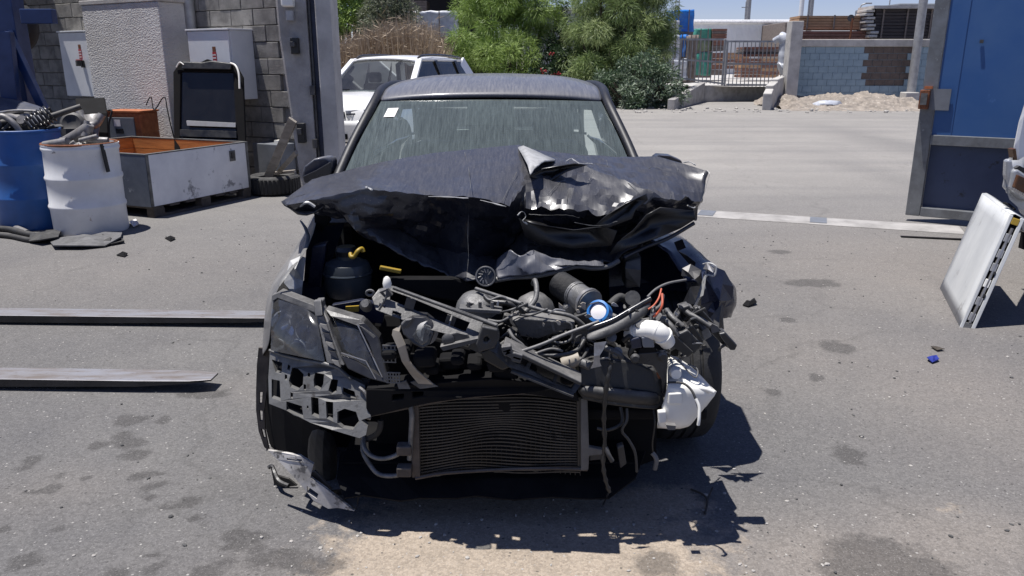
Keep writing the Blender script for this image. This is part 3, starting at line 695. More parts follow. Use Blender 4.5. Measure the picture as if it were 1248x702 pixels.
def panel(px0, px1, yt0, yt1, yb0, yb1, n, Yd):
    for k in range(n+1):
        t = k/n; px = px0+(px1-px0)*t; a = at(px, yt0+(yt1-yt0)*t, Yd); b = at(px, yb0+(yb1-yb0)*t, Yd)
        a.x = b.x = at(px, 75, Yd).x
        r = .075 if k in (0, n) else .03
        MB().beam(b, a, r, r, up=(0,1,0)).build('post' if k in (0, n) else 'bar', 'galv', fe)
    for (y0, y1) in ((yt0, yt1), (yb0-2, yb1-2), ((yt0+yb0)/2, (yt1+yb1)/2)):
        MB().beam(at(px0, y0, Yd), at(px1, y1, Yd), .04, .07).build('rail', 'galv', fe)
panel(828, 882, 48, 48, 97, 104, 11, R1.y+.12); panel(885, 958, 50.5, 50.5, 105, 106, 15, R1.y+.22)
# ============================================================ timber yard behind the railing
def bundle(name, label, cat, px0, px1, pyt, pyb, Yd, depth, rows, m_, group, ends=None, strap=True, cols=1, seam=None):
    a = at(px0, pyt, Yd); b = at(px1, pyb, Yd); h = a.z-b.z; W_ = b.x-a.x
    t = thing(name, label, cat, ((a.x+b.x)/2, Yd+depth/2, b.z), group)
    ph = h/rows
    for r in range(rows):
        for c in range(cols):
            w_ = W_/cols; j = random.uniform(-.02, .02)*W_*.3
            o = MB().box((a.x+w_*(c+.5)+j, Yd+depth/2+random.uniform(-.03,.03), b.z+ph*(r+.5)), (w_*.995, depth, ph*.86)).build('plank', m_ if not isinstance(m_, list) else random.choice(m_), t)
    if strap:
        for f in (.12, .5, .88):
            x = a.x+W_*f; MB().b2((x-.03, Yd-.06, b.z), (x+.03, Yd-.03, a.z+.02)).build('strap', 'lumber_grey', t)
    return t
bundle('lumber_stack', 'bright brown lumber bundle stacked above the blue wall', 'lumber', 974, 1058, 19, 36, 33.5, 1.2, 5, 'lumber', 'lumber behind the blue wall')
bundle('lumber_stack', 'reddish lumber bundle lying directly on the blue wall coping line', 'lumber', 973, 1060, 37.5, 47.5, 33.3, 1.2, 3, 'lumber_red', 'lumber behind the blue wall', strap=False)
for px0, px1, py in ((973, 1060, 37),):
    pass
dk = bundle('timber_stack', 'black weathered timber stack with pale plank ends above the blue wall', 'timber', 1068, 1140, 11, 47, 33.0, 1.4, 9, ['dark_timber','dark_timber','lumber_grey'], None, strap=True)
for r in range(8):
    p = at(1064 - (r % 2)*2 - (7-r)*0.3 + (3 if r > 5 else 0), 13+r*4.4, 32.9); MB().box((p.x, 33.4, p.z), (.34, .9, .10)).build('plank_end', 'concrete_pale', dk, bevel=.02)
p0 = at(1064, 8.5, 32.9); p1 = at(1140, 9.5, 32.9); MB().b2((p0.x, 32.8, p0.z-.06), (p1.x, 34.3, p0.z+.05)).build('top_board', 'concrete_pale', dk)
# grey roof behind
p0 = at(1095, 4, 48); p1 = at(1140, 9, 48); tag(MB().b2((p0.x, 48, 0), (p1.x+4, 54, p0.z)).build('far_building', 'panel_grey', None, bevel=.1), 'grey flat roofed building far behind the black timber', 'building')
# sign post with a dark disc
sp = thing('sign_post', 'thin dark post with a round sign above the blue wall', 'sign', at(1036, 48, 32.2))
a = at(1036, 48, 32.2); b = at(1037, 22, 32.2); mb = MB(); mb.tube([a, Vector((a.x, a.y, b.z))], .045, 8); mb.build('post', 'rust', sp)
mb = MB(); mb.lathe([(.0,-.02),(.13,-.02),(.13,.02),(.0,.02)], b, Rx(pi/2), 14); mb.build('disc', 'dark_metal', sp)
# white warehouse (corrugated)
YW = 72
a = at(846, 24, YW); b = at(958, 64, YW); wh = thing('warehouse', 'long white corrugated warehouse behind the timber yard', 'building', ((a.x+b.x)/2, YW+8, 0))
top, low = [], []
n_ = 150
for k in range(n_+1):
    x = a.x+(b.x-a.x)*k/n_; y = YW+(.05 if k % 2 else 0); top.append(Vector((x, y, at(900, 29, YW).z))); low.append(Vector((x, y, 0)))
mb = MB(); mb.sheet([low, top]); mb.build('wall', 'tin_white', wh)
MB().b2((a.x-.2, YW-.25, at(900, 29.2, YW).z), (b.x+.2, YW+16, at(900, 24, YW).z)).build('roof', 'tin_roof', wh, bevel=.2)
MB().b2((b.x-.05, YW+.06, 0), (b.x, YW+16, at(900,29,YW).z)).build('end_wall', 'wrap_white', wh)
pd = at(950, 27, 66); tag(MB().b2((at(957,27,66).x, 66, 0), (at(972,27,66).x, 72, at(960,27,66).z)).build('far_building', 'lumber_grey', None, bevel=.05), 'small brown building behind the concrete pillar', 'building')
# chimneys and poles
def far_pole(name, label, cat, px, pyt, Yd, r, m_, group=None):
    a = at(px, pyt, Yd); mb = MB(); mb.tube([Vector((a.x, Yd, 0)), Vector((a.x, Yd, a.z))], [r*1.1, r], 14); return tag(mb.build(name, m_, None, smooth=40), label, cat, group)
far_pole('chimney', 'tall grey chimney rising above the white warehouse', 'chimney', 917.5, -60, 150, .45, 'galv', 'tall chimneys')
far_pole('chimney', 'pale chimney above the lumber, left one of the close pair', 'chimney', 983.5, -60, 160, .42, 'tin_white', 'tall chimneys')
far_pole('chimney', 'pale chimney above the lumber, right one of the close pair', 'chimney', 995, -60, 160, .5, 'galv', 'tall chimneys')
up_ = thing('utility_pole', 'thin utility pole with a cross arm on the horizon', 'pole', (at(908,20,110).x, 110, 0))
x = at(908.5,20,110).x; mb = MB(); mb.tube([(x,110,0),(x,110,at(908,2,110).z)], .12, 8); mb.build('shaft', 'galv', up_)
z = at(908,9,110).z; MB().b2((x-.6,109.95,z-.05),(x+.6,110.05,z+.05)).build('cross_arm', 'galv', up_)
sl_ = thing('street_lamp', 'thin curved street lamp above the lumber stacks', 'street lamp', (at(1047,20,90).x, 90, 0))
a = at(1047, 19, 90); b = at(1047, 6, 90); c = at(1056, 4, 90); mb = MB(); mb.tube([(a.x,90,0), (a.x,90,b.z-.3), (a.x+.15,90,b.z), c], .08, 8); mb.build('shaft', 'galv', sl_)
MB().box(at(1058.5, 4, 90), (.7,.25,.14)).build('lamp', 'galv', sl_, bevel=.03)
far_pole('mast', 'thin mast above the black timber stack', 'mast', 1086, -10, 95, .06, 'galv')
# ladder-like white mast by bush
lm = thing('lattice_mast', 'pale lattice ladder mast beside the bush', 'mast', (at(826,20,60).x, 60, 0))
for px in (823.5, 827.5):
    x = at(px,10,60).x; MB().b2((x-.03,59.97,0),(x+.03,60.03,at(px,-20,60).z)).build('upright', 'galv', lm)
for k in range(9):
    z = at(825, -18+k*5, 60).z; MB().b2((at(823.5,10,60).x,59.98,z-.03),(at(827.5,10,60).x,60.02,z+.03)).build('rung', 'galv', lm)
# wrapped stacks behind the left part of the railing
def wrapped(name, label, px0, px1, pyt, pyb, Yd, dep, m_, group, cap=None):
    a = at(px0, pyt, Yd); b = at(px1, pyb, Yd)
    t = thing(name, label, 'wrapped stack', ((a.x+b.x)/2, Yd+dep/2, b.z), group)
    bm = bmesh.new(); bmesh.ops.create_cube(bm, size=1); bmesh.ops.subdivide_edges(bm, edges=bm.edges[:], cuts=9, use_grid_fill=True)
    mb = MB(); 
    for v in bm.verts:
        q = Vector(((a.x+b.x)/2+v.co.x*(b.x-a.x), Yd+dep/2+v.co.y*dep, (a.z+b.z)/2+v.co.z*(a.z-b.z)))
        n3 = noise.noise_vector(Vector((q.x*1.7, q.y*1.7, q.z*2.2)))*.09; mb.v.append(q+n3)
    bm.verts.index_update(); mb.f = [tuple(v.index for v in f.verts) for f in bm.faces]; bm.free()
    mb.build('wrapping', m_, t, smooth=0)
    for f in (.3, .75):
        x = a.x+(b.x-a.x)*f; MB().b2((x-.025, Yd-.13, b.z), (x+.025, Yd-.10, a.z)).build('strap', 'lumber_grey', t)
    MB().b2((a.x, Yd, b.z-.12), (b.x, Yd+dep, b.z+.01)).build('bearer', 'lumber_grey', t)
    return t
gW = 'wrapped timber stacks behind the railing'
wrapped('wrapped_stack', 'bright blue plastic wrapped bundle on top of the stacks', 819, 845, 12, 39, 41, 1.6, 'wrap_blue', gW)
wrapped('wrapped_stack', 'blue wrapped bundle in the middle under the bright blue one', 828, 838, 42, 69, 40.5, 1.5, 'wrap_blue', gW)
wrapped('wrapped_stack', 'white wrapped bundle at the left of the stacks, half behind the bush', 806, 828, 25, 42, 40.6, 1.5, 'wrap_white', gW)
wrapped('wrapped_stack', 'white wrapped bundle standing left of the blue middle bundle', 808, 827, 43, 72, 39.8, 1.5, 'wrap_white', gW)
wrapped('wrapped_stack', 'pale blue bundle lowest of the stacks', 812, 837, 72, 97, 39.6, 1.5, 'wrap_white', gW)
wrapped('wrapped_stack', 'grey weathered bundle right of the blue middle bundle', 838.5, 847.5, 43, 97, 40.2, 1.5, 'lumber_grey', gW)
def greenpart(label, pyt, pyb, m_):
    t = wrapped('lumber_pack', label, 848, 867, pyt, pyb, 44, 3.2, m_, 'packs of the green covered tower')
    t['category'] = 'lumber pack'
    a = at(868, pyt, 44); b = at(885, pyb, 44); n = 4
    for r in range(n):
        h = (a.z-b.z)/n; MB().box(((a.x+b.x)/2, 45.2, b.z+h*(r+.5)), (b.x-a.x, 2.6, h*.88)).build('plank', random.choice(['lumber_grey','lumber_red']), t)
greenpart('green covered lumber pack, topmost of its tower', 35, 47, 'wrap_green')
greenpart('olive covered lumber pack in the middle of the tower', 49, 62, 'wrap_olive')
greenpart('green covered lumber pack at the foot of the tower', 64, 92, 'wrap_green')
gT = 'timber bundles behind the railing'
bundle('timber_bundle', 'long reddish timber bundle on the ground left of the brown crate pile', 'lumber', 881, 912, 64, 84, 50, 1.5, 5, ['lumber_red','lumber'], gT, strap=False)
bundle('timber_bundle', 'brown plank pile standing right behind the railing', 'lumber', 905, 949, 71, 95, 43, 1.4, 6, ['lumber_red','lumber','lumber_red'], gT, cols=2, strap=False)
bundle('timber_bundle', 'dark sloping timber bundle on top of the brown plank pile', 'lumber', 907, 950, 57, 69, 45, 1.6, 4, ['lumber_red','dark_timber','lumber_grey'], gT, strap=False)
# white bag/pipe against the pillar
mb = MB(); mb.tube(curve([at(944,50,31.5), at(952,46,31.3), at(957,52,31.2), at(956,66,31.2), at(955,80,31.2), at(950,84,31.2)], 6), [.12]*6+[.22]*6+[.2]*6+[.22]*6+[.26]*6+[.14], 12)
tag(mb.build('plastic_sheeting', 'wrap_white', None, smooth=60), 'white crumpled plastic sheeting hanging beside the concrete pillar', 'sheeting')
# left background: dark shed, wrapped stack
a = at(470, -60, 52); b = at(575, 60, 52)
ds = thing('open_shed', 'dark open shed behind the bushes', 'building', ((a.x+b.x)/2, 55, 0))
MB().b2((a.x-3, 56, 0), (b.x+1, 56.2, 7)).build('back_wall', 'dark_shed', ds)
MB().b2((a.x-3, 49.5, 6.9), (b.x+1, 56.2, 7.1)).build('roof', 'dark_shed', ds)
MB().b2((b.x+.8, 49.6, 0), (b.x+1, 56, 6.9)).build('side_wall', 'dark_shed', ds)
for k in range(4):
    q = at(498, 2+k*3, 51); MB().b2((q.x, 51, q.z-.07), (q.x+1.1, 53, q.z+.06)).build('shelf_board', 'lumber_grey', ds)
wrapped('wrapped_stack', 'grey plastic wrapped stack under the dark shed', 478, 555, 13, 46, 44, 2.5, 'wrap_white', None)
# pale buildings peeping between the bushes
a = at(640, 4, 70); b = at(725, 60, 70)
pb_ = thing('far_building', 'white roofed building glimpsed between the two tall bushes', 'building', ((a.x+b.x)/2, 73, 0))
MB().b2((a.x, 70, 0), (b.x, 76, a.z-.5)).build('wall', 'panel_grey', pb_); MB().b2((a.x-.3, 69.7, at(650,12,70).z), (b.x+.3, 76, at(650,9,70).z)).build('roof', 'tin_roof', pb_)

# ============================================================ vegetation
def leaf_mesh(pos, dirs, nrm, ln, wd, rnd):
    """strips: pos, dirs, nrm arrays (n,3)"""
    side = np.cross(dirs, nrm); side /= np.linalg.norm(side, axis=1, keepdims=True)+1e-9
    a = pos; b = pos+dirs*ln[:,None]*.5; c = pos+dirs*ln[:,None]
    w2 = side*wd[:,None]*.5
    v = np.stack([a-w2*.3, a+w2*.3, b+w2, b-w2, c], 1).reshape(-1, 3)
    n = len(pos); i = np.arange(n)*5
    f = [(int(k), int(k)+1, int(k)+2, int(k)+3) for k in i]; f2 = [(int(k)+3, int(k)+2, int(k)+4) for k in i]
    return v, f+f2, np.repeat(rnd, 5)
def unit(a): return a/(np.linalg.norm(a, axis=1, keepdims=True)+1e-9)
def crown(name, m_, parent, clumps, per, ln, wd, droop, rs, spread=1.0, fine=.0):
    rg = np.random.RandomState(rs); Ps, Ds, Ns, Ls, Wd, Rd = [], [], [], [], [], []
    for (c, r, tone) in clumps:
        n = int(per*(r**2)); u = unit(rg.normal(size=(n,3))); rad = r*(rg.uniform(.25,1,size=n)**.5)
        p = np.array(c)+u*rad[:,None]*np.array([1,1,.85]); d = unit(u*spread+rg.normal(size=(n,3))*.55+np.array([0,0,-droop]))
        Ps.append(p); Ds.append(d); Ns.append(unit(rg.normal(size=(n,3)))); Ls.append(ln*rg.uniform(.5,1.3,n)); Wd.append(wd*rg.uniform(.6,1.3,n)); Rd.append(np.clip(tone+rg.normal(size=n)*.16, 0, 1))
    v, f, r = leaf_mesh(np.concatenate(Ps), np.concatenate(Ds), np.concatenate(Ns), np.concatenate(Ls), np.concatenate(Wd), np.concatenate(Rd))
    me = bpy.data.meshes.new(name); off = parent.location; me.from_pydata((v-np.array(off)).tolist(), [], f); me.materials.append(M[m_])
    A = me.attributes.new('rnd', 'FLOAT', 'POINT'); A.data.foreach_set('value', r.astype(np.float32))
    o = bpy.data.objects.new(name, me); COL.objects.link(o); o.parent = parent; return o
def shrub(name, label, cat, blobs, m_, per, ln, wd, droop, rs, sub=14, group=None, srad=.33, spread=1.0):
    """blobs: (px, py, radius px, depth Y)"""
    rr = random.Random(rs); cl = []
    for (px, py, rp_, Yd) in blobs:
        c = at(px, py, Yd); R = rp_*Yd/FPX
        for k in range(sub):
            u = Vector((rr.gauss(0,1), rr.gauss(0,1), rr.gauss(0,1))).normalized(); q = c+u*R*rr.uniform(.45, .95); q.z = max(q.z, .15)
            cl.append((tuple(q), R*srad*rr.uniform(.7,1.35), rr.uniform(.15,.85)))
    px, py, rp_, Yd = blobs[0]; base = at(px, py, Yd); base.z = 0
    t = thing(name, label, cat, base, group)
    crown('crown', m_, t, cl, per, ln, wd, droop, rs, spread)
    mb = MB()
    for (px, py, rp_, Yd) in blobs:
        c = at(px, py, Yd)
        for k in range(3):
            e = c+Vector((rr.uniform(-.5,.5), rr.uniform(-.5,.5), rr.uniform(.0,.5)))*(rp_*Yd/FPX); b_ = Vector((base.x*.6+c.x*.4+rr.uniform(-.2,.2), base.y*.6+c.y*.4, 0))
            mb.tube([b_, (b_*.5+e*.5)+Vector((rr.uniform(-.2,.2), 0, .1)), e], [.09, .06, .02], 6)
    mb.build('trunk', 'bark', t, smooth=50)
    return t
shrub('tamarisk_bush', 'tall feathery light green bush behind the wrecked car roof', 'bush', [(610,30,52,33),(570,62,40,32),(610,78,42,31.5),(650,60,36,33),(655,10,40,34),(590,-8,40,34),(550,80,22,31),(620,-30,44,34)], 'tamarisk', 2000, .24, .022, .5, 11, sub=16)
shrub('tamarisk_bush', 'tall drooping grey green bush beside the railing', 'bush', [(755,30,50,31.5),(725,70,40,31),(775,55,42,31),(790,15,36,32),(740,-5,45,32),(712,95,24,30.5),(800,70,18,31),(770,-35,44,32),(750,70,38,32),(710,40,26,32),(795,45,26,31.5),(740,45,40,32.5)], 'tamarisk_pale', 2400, .27, .020, .75, 12, sub=16)
shrub('oleander_bush', 'rounded glossy leaved oleander bush in front of the railing', 'bush', [(775,95,32,29),(750,108,26,28.6),(805,108,28,28.6),(770,118,22,28.3),(822,114,16,28.6),(737,98,16,29),(790,80,18,29.4)], 'oleander', 1500, .15, .042, .1, 13, sub=15, srad=.38)
fl = shrub('flowering_bush', 'dark bush with red flowers between the two tall bushes', 'bush', [(672,75,26,32),(690,85,22,31.5),(660,95,22,31),(680,45,20,33),(700,95,18,31),(682,15,14,34)], 'dark_leaf', 1100, .16, .07, .1, 14, sub=13)
mb = MB(); rr = random.Random(3)
for (px, py) in [(662,86),(678,92),(672,65),(664,88),(675,91),(680,90)]:
    for k in range(4):
        p = at(px+rr.uniform(-3,3), py+rr.uniform(-2,2), 30.3); mb.box(p, (.05,.04,.045), Euler((rr.random(),rr.random(),rr.random())).to_matrix())
tag(mb.build('flowers', 'red_flower', fl), kind='stuff')
shrub('green_tree', 'bright green tree top beyond the dry reeds at left', 'tree', [(420,8,34,40),(440,20,22,39),(405,25,22,39),(425,-25,36,40)], 'tamarisk', 900, .22, .07, .3, 15, sub=15)
shrub('olive_tree', 'grey green olive tree beyond the dry reeds', 'tree', [(470,18,32,38),(452,30,18,37.5),(490,25,20,37.5),(475,-10,28,38)], 'olive_leaf', 1300, .15, .05, .1, 16, sub=15)
# dry reeds: stuff
rg = np.random.RandomState(5); n = 16000
a = at(385, 80, 27); b = at(545, 80, 27)
x = rg.uniform(a.x, b.x, n); y = rg.uniform(26.5, 31, n); hgt = (2.35+.35*np.sin(x*1.3)+rg.normal(size=n)*.25)*np.clip((b.x+.6-x)/1.6, .3, 1)
pos = np.stack([x, y, np.zeros(n)], 1); dr = unit(np.stack([rg.normal(size=n)*.16, rg.normal(size=n)*.16, np.ones(n)], 1))
v, f, r = leaf_mesh(pos, dr, unit(rg.normal(size=(n,3))*np.array([.5,1,.1])), hgt, np.full(n,.032)*rg.uniform(.6,1.6,n), rg.uniform(0,1,n))
n2 = 9000; idx = rg.randint(0, n, n2); tp = pos[idx]+dr[idx]*(hgt[idx]*rg.uniform(.5,1,n2))[:,None]
v2, f2, r2 = leaf_mesh(tp, unit(np.stack([rg.normal(size=n2), rg.normal(size=n2)*.6, rg.uniform(-.3,1,n2)],1)), unit(rg.normal(size=(n2,3))), rg.uniform(.15,.4,n2), np.full(n2,.026), rg.uniform(.2,1,n2))
me = bpy.data.meshes.new('dry_reeds'); k = len(v); me.from_pydata(np.concatenate([v, v2]).tolist(), [], f+[tuple(i+k for i in q) for q in f2]); me.materials.append(M['dry_reed'])
A = me.attributes.new('rnd', 'FLOAT', 'POINT'); A.data.foreach_set('value', np.concatenate([r, r2]).astype(np.float32))
o = bpy.data.objects.new('dry_reeds', me); COL.objects.link(o); tag(o, 'tall dry brown reeds behind the white car', 'reeds', kind='stuff')
# ============================================================ drums with scrap
def drum(name, label, pxc, pyb, m_, Rr, Hh, ribs, rimm, grp, tilt=0.0):
    c = G(pxc, pyb); c = c + Vector((c.x, c.y, 0)).normalized()*Rr*.98
    t = thing(name, label, 'drum', c, grp)
    prof = [(Rr*.97, 0), (Rr, .02)]
    for z in ribs: prof += [(Rr, z-.03), (Rr*1.035, z-.008), (Rr*1.035, z+.008), (Rr, z+.03)]
    prof += [(Rr, Hh-.02), (Rr*1.03, Hh-.012), (Rr*1.03, Hh), (Rr*.975, Hh), (Rr*.965, Hh-.25), (0.0, Hh-.25)]
    ph = random.uniform(0, 6)
    mb = MB(); mb.lathe(prof, c, None, 56, cap=True, wob=lambda a, z: .006*sin(2*a+ph+z*2)+.004*sin(5*a+z*7)); mb.build('shell', m_, t, smooth=35)
    mb = MB(); mb.tube([c+Vector((cos(a)*Rr*1.0, sin(a)*Rr*1.0, Hh)) for a in np.linspace(0, 2*pi, 49)], .011, 8, cap=False); mb.build('rim', rimm, t, smooth=60)
    return c
cb = drum('blue_drum', 'blue plastic drum full of metal scrap at the left edge', 47, 281, 'drum_blue', .325, .93, (.30, .62), 'drum_blue', None)
cw = drum('white_drum', 'white steel drum with a rusty rim, filled with pipe scrap', 114, 288, 'drum_white', .315, .83, (.26, .52, .79), 'rust', None)
o = MB(); o.beam(cw+Vector((.285,-.155,.835)), cw+Vector((.312,-.16,.58)), .012, .05, up=(0,1,0)); tag(o.build('rubber_strap', 'rubber', None), 'black rubber strap hanging over the rim of the white drum', 'strap')
# coil spring on the blue drum
zt = cb.z+.95
def onb(x, y, z=0): return cb+Vector((x, y, .95+z))
mb = MB(); ax0 = onb(.14,-.12,.03); ax1 = onb(.33,-.02,.14); d = (ax1-ax0); dn = d.normalized(); s1 = dn.orthogonal().normalized(); s2 = dn.cross(s1)
mb.tube([ax0+d*(k/90)+(s1*cos(k/90*2*pi*7)+s2*sin(k/90*2*pi*7))*.075 for k in range(91)], .011, 8)
tag(mb.build('coil_spring', 'gloss_black', None, smooth=60), 'black coil spring lying on top of the blue drum', 'spring')
mb = MB(); mb.tube([onb(.30,-.02,.10), onb(.55,.10,.19)], .028, 10); tag(mb.build('shock_absorber', 'scrap_dark', None, smooth=50), 'dark shock absorber rod poking out beyond the coil spring', 'shock absorber')
gsc = 'scrap parts in the blue drum'
mb = MB(); mb.tube(curve([onb(-.08,-.30,-.03), onb(-.07,-.27,.08), onb(.0,-.25,.12), onb(.09,-.25,.06), onb(.13,-.24,-.02)], 6), .028, 10); tag(mb.build('rubber_hose', 'scrap_grey', None, smooth=60), 'grey bent hose arching over the front rim of the blue drum', 'hose')
rr = random.Random(8)
lab = ['pale rusty rod across the left of the blue drum', 'dark bar lying at the back of the blue drum', 'grey flat arm at the left end of the scrap', 'thin dark rod pointing left out of the blue drum', 'pale metal bar near the coil spring', 'short dark link among the drum scrap', 'dark stub behind the hose in the blue drum', 'grey rod lying crosswise on the scrap']
for i, (x0,y0,z0,x1,y1,z1,r,m_) in enumerate([(-.5,-.1,.06,.05,.05,.10,.02,'scrap_grey'),(-.38,.15,.09,.2,.2,.13,.016,'scrap_dark'),(-.45,-.25,.02,-.12,-.18,.05,.03,'scrap_grey'),(-.5,-.22,.10,-.05,-.1,.07,.012,'scrap_dark'),(-.15,.0,.10,.12,-.16,.08,.025,'scrap_grey'),(.0,.1,.12,.28,.12,.10,.02,'scrap_dark'),(-.2,-.2,.0,.0,-.1,.06,.035,'scrap_dark'),(-.3,.05,.12,.18,.02,.15,.012,'bare_metal')]):
    mb = MB(); mb.tube(curve([onb(x0,y0,z0), onb((x0+x1)/2,(y0+y1)/2,(z0+z1)/2+.02), onb(x1,y1,z1)], 4), r, 8)
    if i % 2 == 0: mb.lathe([(r*.6,-.02),(r*1.7,-.02),(r*1.7,.02),(r*.6,.02)], onb(x1,y1,z1), Rx(1.2), 12)
    tag(mb.build('scrap_rod', m_, None, smooth=50), lab[i], 'scrap', gsc)
mb = MB()
for k in range(60):
    p = onb(rr.uniform(-.28,.28), rr.uniform(-.27,.2), rr.uniform(-.1,.035)); 
    if (p-onb(0,0,p.z-cb.z-.95)).length > .29: continue
    mb.box(p, (rr.uniform(.04,.16), rr.uniform(.03,.08), rr.uniform(.02,.05)), Euler((rr.uniform(-.6,.6), rr.uniform(-.6,.6), rr.uniform(0,3))).to_matrix())
tag(mb.build('small_scrap', 'scrap_dark', None, bevel=.006), 'small dark metal scrap filling the blue drum', 'scrap', kind='stuff')
def onw(x, y, z=0): return cw+Vector((x, y, .83+z))
gs2 = 'scrap parts in the white drum'
mb = MB(); mb.tube([onw(-.13,-.02,.02), onw(.0,-.03,.07), onw(.10,-.02,.12), onw(.13,-.02,.17)], [.035,.05,.06,.04], 12); mb.tube([onw(.09,-.06,.06), onw(.11,-.02,.2)], [.035,.025], 10)
tag(mb.build('cast_bracket', 'scrap_grey', None, smooth=45), 'grey cast tapered bracket standing up in the white drum', 'scrap', gs2)
for i, (x0,y0,z0,x1,y1,z1,r) in enumerate([(.07,-.12,.03,.23,-.1,.07,.022),(.08,-.02,.03,.27,.0,.02,.03),(-.26,-.12,-.01,-.02,-.16,.03,.035),(-.2,.05,.02,.05,.08,.05,.025)]):
    mb = MB(); mb.tube([onw(x0,y0,z0), onw(x1,y1,z1)], r, 10)
    tag(mb.build('scrap_pipe', 'scrap_grey' if i < 3 else 'scrap_dark', None, smooth=50), ['thin pale pipe slanting up at the right of the white drum', 'thick grey pipe stub at the right rim of the white drum', 'grey pipe at the front left rim of the white drum', 'dark pipe at the back of the white drum'][i], 'pipe', gs2)
mb = MB()
for k in range(60):
    p = onw(rr.uniform(-.26,.26), rr.uniform(-.26,.24), rr.uniform(-.12,.02))
    if (p-onw(0,0,p.z-cw.z-.83)).length > .27: continue
    mb.box(p, (rr.uniform(.04,.14), rr.uniform(.03,.07), rr.uniform(.02,.05)), Euler((rr.uniform(-.6,.6), rr.uniform(-.6,.6), rr.uniform(0,3))).to_matrix())
tag(mb.build('small_scrap', 'scrap_grey', None, bevel=.006), 'small grey metal scrap filling the white drum', 'scrap', kind='stuff')
# black plastic moulding and pale shell behind drums
mb = MB(); mb.sheet([[at(92,121,9.2), at(128,120,9.2)], [at(95,140,8.9), at(131,139,8.9)], [at(98,160,8.8), at(132,162,8.8)], [V(at(98,160,8.8).x,8.75,.004), V(at(132,160,8.8).x,8.75,.004)]])
tag(mb.build('plastic_moulding', 'matt_dark', None, solid=.03, bevel=.01), 'black plastic moulding propped below the left electric box', 'car part')
mb = MB(); mb.tube(curve([at(97,136,8.55), at(103,150,8.5), at(116,152,8.5), at(124,140,8.55)], 5), [.035]*16, 10); mb.sheet([[at(98,140,8.52), at(123,138,8.52)], [at(102,166,8.5), at(120,166,8.5)], [V(at(102,166,8.5).x,8.45,.004), V(at(120,166,8.5).x,8.45,.004)]])
tag(mb.build('bucket_seat_shell', 'scrap_grey', None, solid=.012, smooth=40), 'pale grey curved shell standing behind the white drum', 'car part')
mb = MB(); mb.lathe([(.04,-.05),(.09,-.07),(.12,-.05),(.12,.05),(.09,.07),(.04,.05)], at(90,152,8.35), Ry(.5)@Rx(1.2), 22); mb.tube([at(88,156,8.3), V(at(88,156,8.3).x, 8.3, .004)], .1, 10); tag(mb.build('engine_pulley', 'scrap_dark', None, smooth=35), 'dark pulley wheel on a stand between the two drums', 'car part')
# rusty orange cabinet
rc = thing('rusty_cabinet', 'rusty orange power unit with a grey control panel in front of the pier', 'power unit', at(160, 165, 10.35))
pA = at(124, 137, 10.3); pB = at(163, 138, 10.2); d = (pB-pA); d.z = 0; d.normalize(); nrm = Vector((d.y, -d.x, 0))
CR = Matrix((d, Vector((-nrm.x, -nrm.y, 0)), UP)).transposed(); L_ = (pB-pA).length; zt_ = pA.z
def cbx(u0, u1, d0, d1, z0, z1): return MB().box(Vector((pA.x,pA.y,0))+d*(u0+u1)/2+nrm*(d0+d1)/2+UP*(z0+z1)/2, (u1-u0, abs(d1-d0), z1-z0), CR)
cbx(0, L_+.08, -.36, 0, .06, zt_).build('casing', 'rust_orange', rc, bevel=.01)
cbx(.03, L_-.0, .001, .02, zt_-.34, zt_-.06).build('control_panel', 'panel_grey', rc, bevel=.004)
cbx(.18, .27, .021, .025, zt_-.17, zt_-.09).build('label_plate', 'paper_white', rc)
cbx(.20, .30, .021, .035, zt_-.26, zt_-.20).build('meter', 'gloss_black', rc)
cbx(-.015, L_+.095, -.375, .015, zt_, zt_+.025).build('lid', 'rust_orange', rc, bevel=.004)
mb = MB(); mb.tube(curve([Vector((pA.x,pA.y,zt_))+d*.12+nrm*.03+UP*.03, Vector((pA.x,pA.y,zt_))+d*.2+nrm*.06+UP*.02, Vector((pA.x,pA.y,zt_))+d*.12+nrm*.05-UP*.15, Vector((pA.x,pA.y,zt_))+d*.1+nrm*.05-UP*.4], 6), .012, 8); mb.build('cable', 'rubber', rc, smooth=60)
for x in (.04, L_-.02):
    cbx(x, x+.06, -.33, -.03, .004, .058).build('foot', 'rust', rc)
mb = MB(); mb.tube(curve([at(178,128,10.4), at(184,118,10.45), at(188,134,10.4), at(200,118,10.45), at(204,134,10.4), at(208,152,10.4), at(212,168,10.4)], 6), .007, 6)
tag(mb.build('loose_wire', 'matt_dark', None), 'thin dark wire looped against the stucco pier', 'wire')
# ============================================================ crate on pallet
ZT, ZB = .655, .115
cN = G(178, 188, ZT); cR_ = G(299.5, 172.5, ZT); cB = G(178, 164, ZT)
e1 = (cR_-cN); l1 = e1.length; e1.normalize(); e2 = Vector((-e1.y, e1.x, 0)); l2 = (cB-cR_).dot(e2)
KR = Matrix((e1, e2, UP)).transposed(); cN0 = Vector((cN.x, cN.y, 0))
def kb(u0, u1, v0, v1, z0, z1, mb=None): return (mb or MB()).box(cN0+e1*(u0+u1)/2+e2*(v0+v1)/2+UP*(z0+z1)/2, (abs(u1-u0), abs(v1-v0), z1-z0), KR)
cr = thing('wooden_crate', 'large open white faced crate with orange wood lining standing on a pallet', 'crate', cN0+e1*l1/2+e2*l2/2+UP*ZB)
kb(0, l1, 0, .02, ZB, ZT-.012).build('front_panel', 'crate_white', cr, bevel=.003)
kb(0, l1, l2-.02, l2, ZB, ZT-.012).build('back_panel', 'crate_white', cr)
kb(-.022, -.002, 0, l2, ZB, ZT-.012).build('side_panel', 'crate_side', cr); kb(l1+.002, l1+.022, 0, l2, ZB, ZT-.012).build('side_panel', 'crate_white', cr)
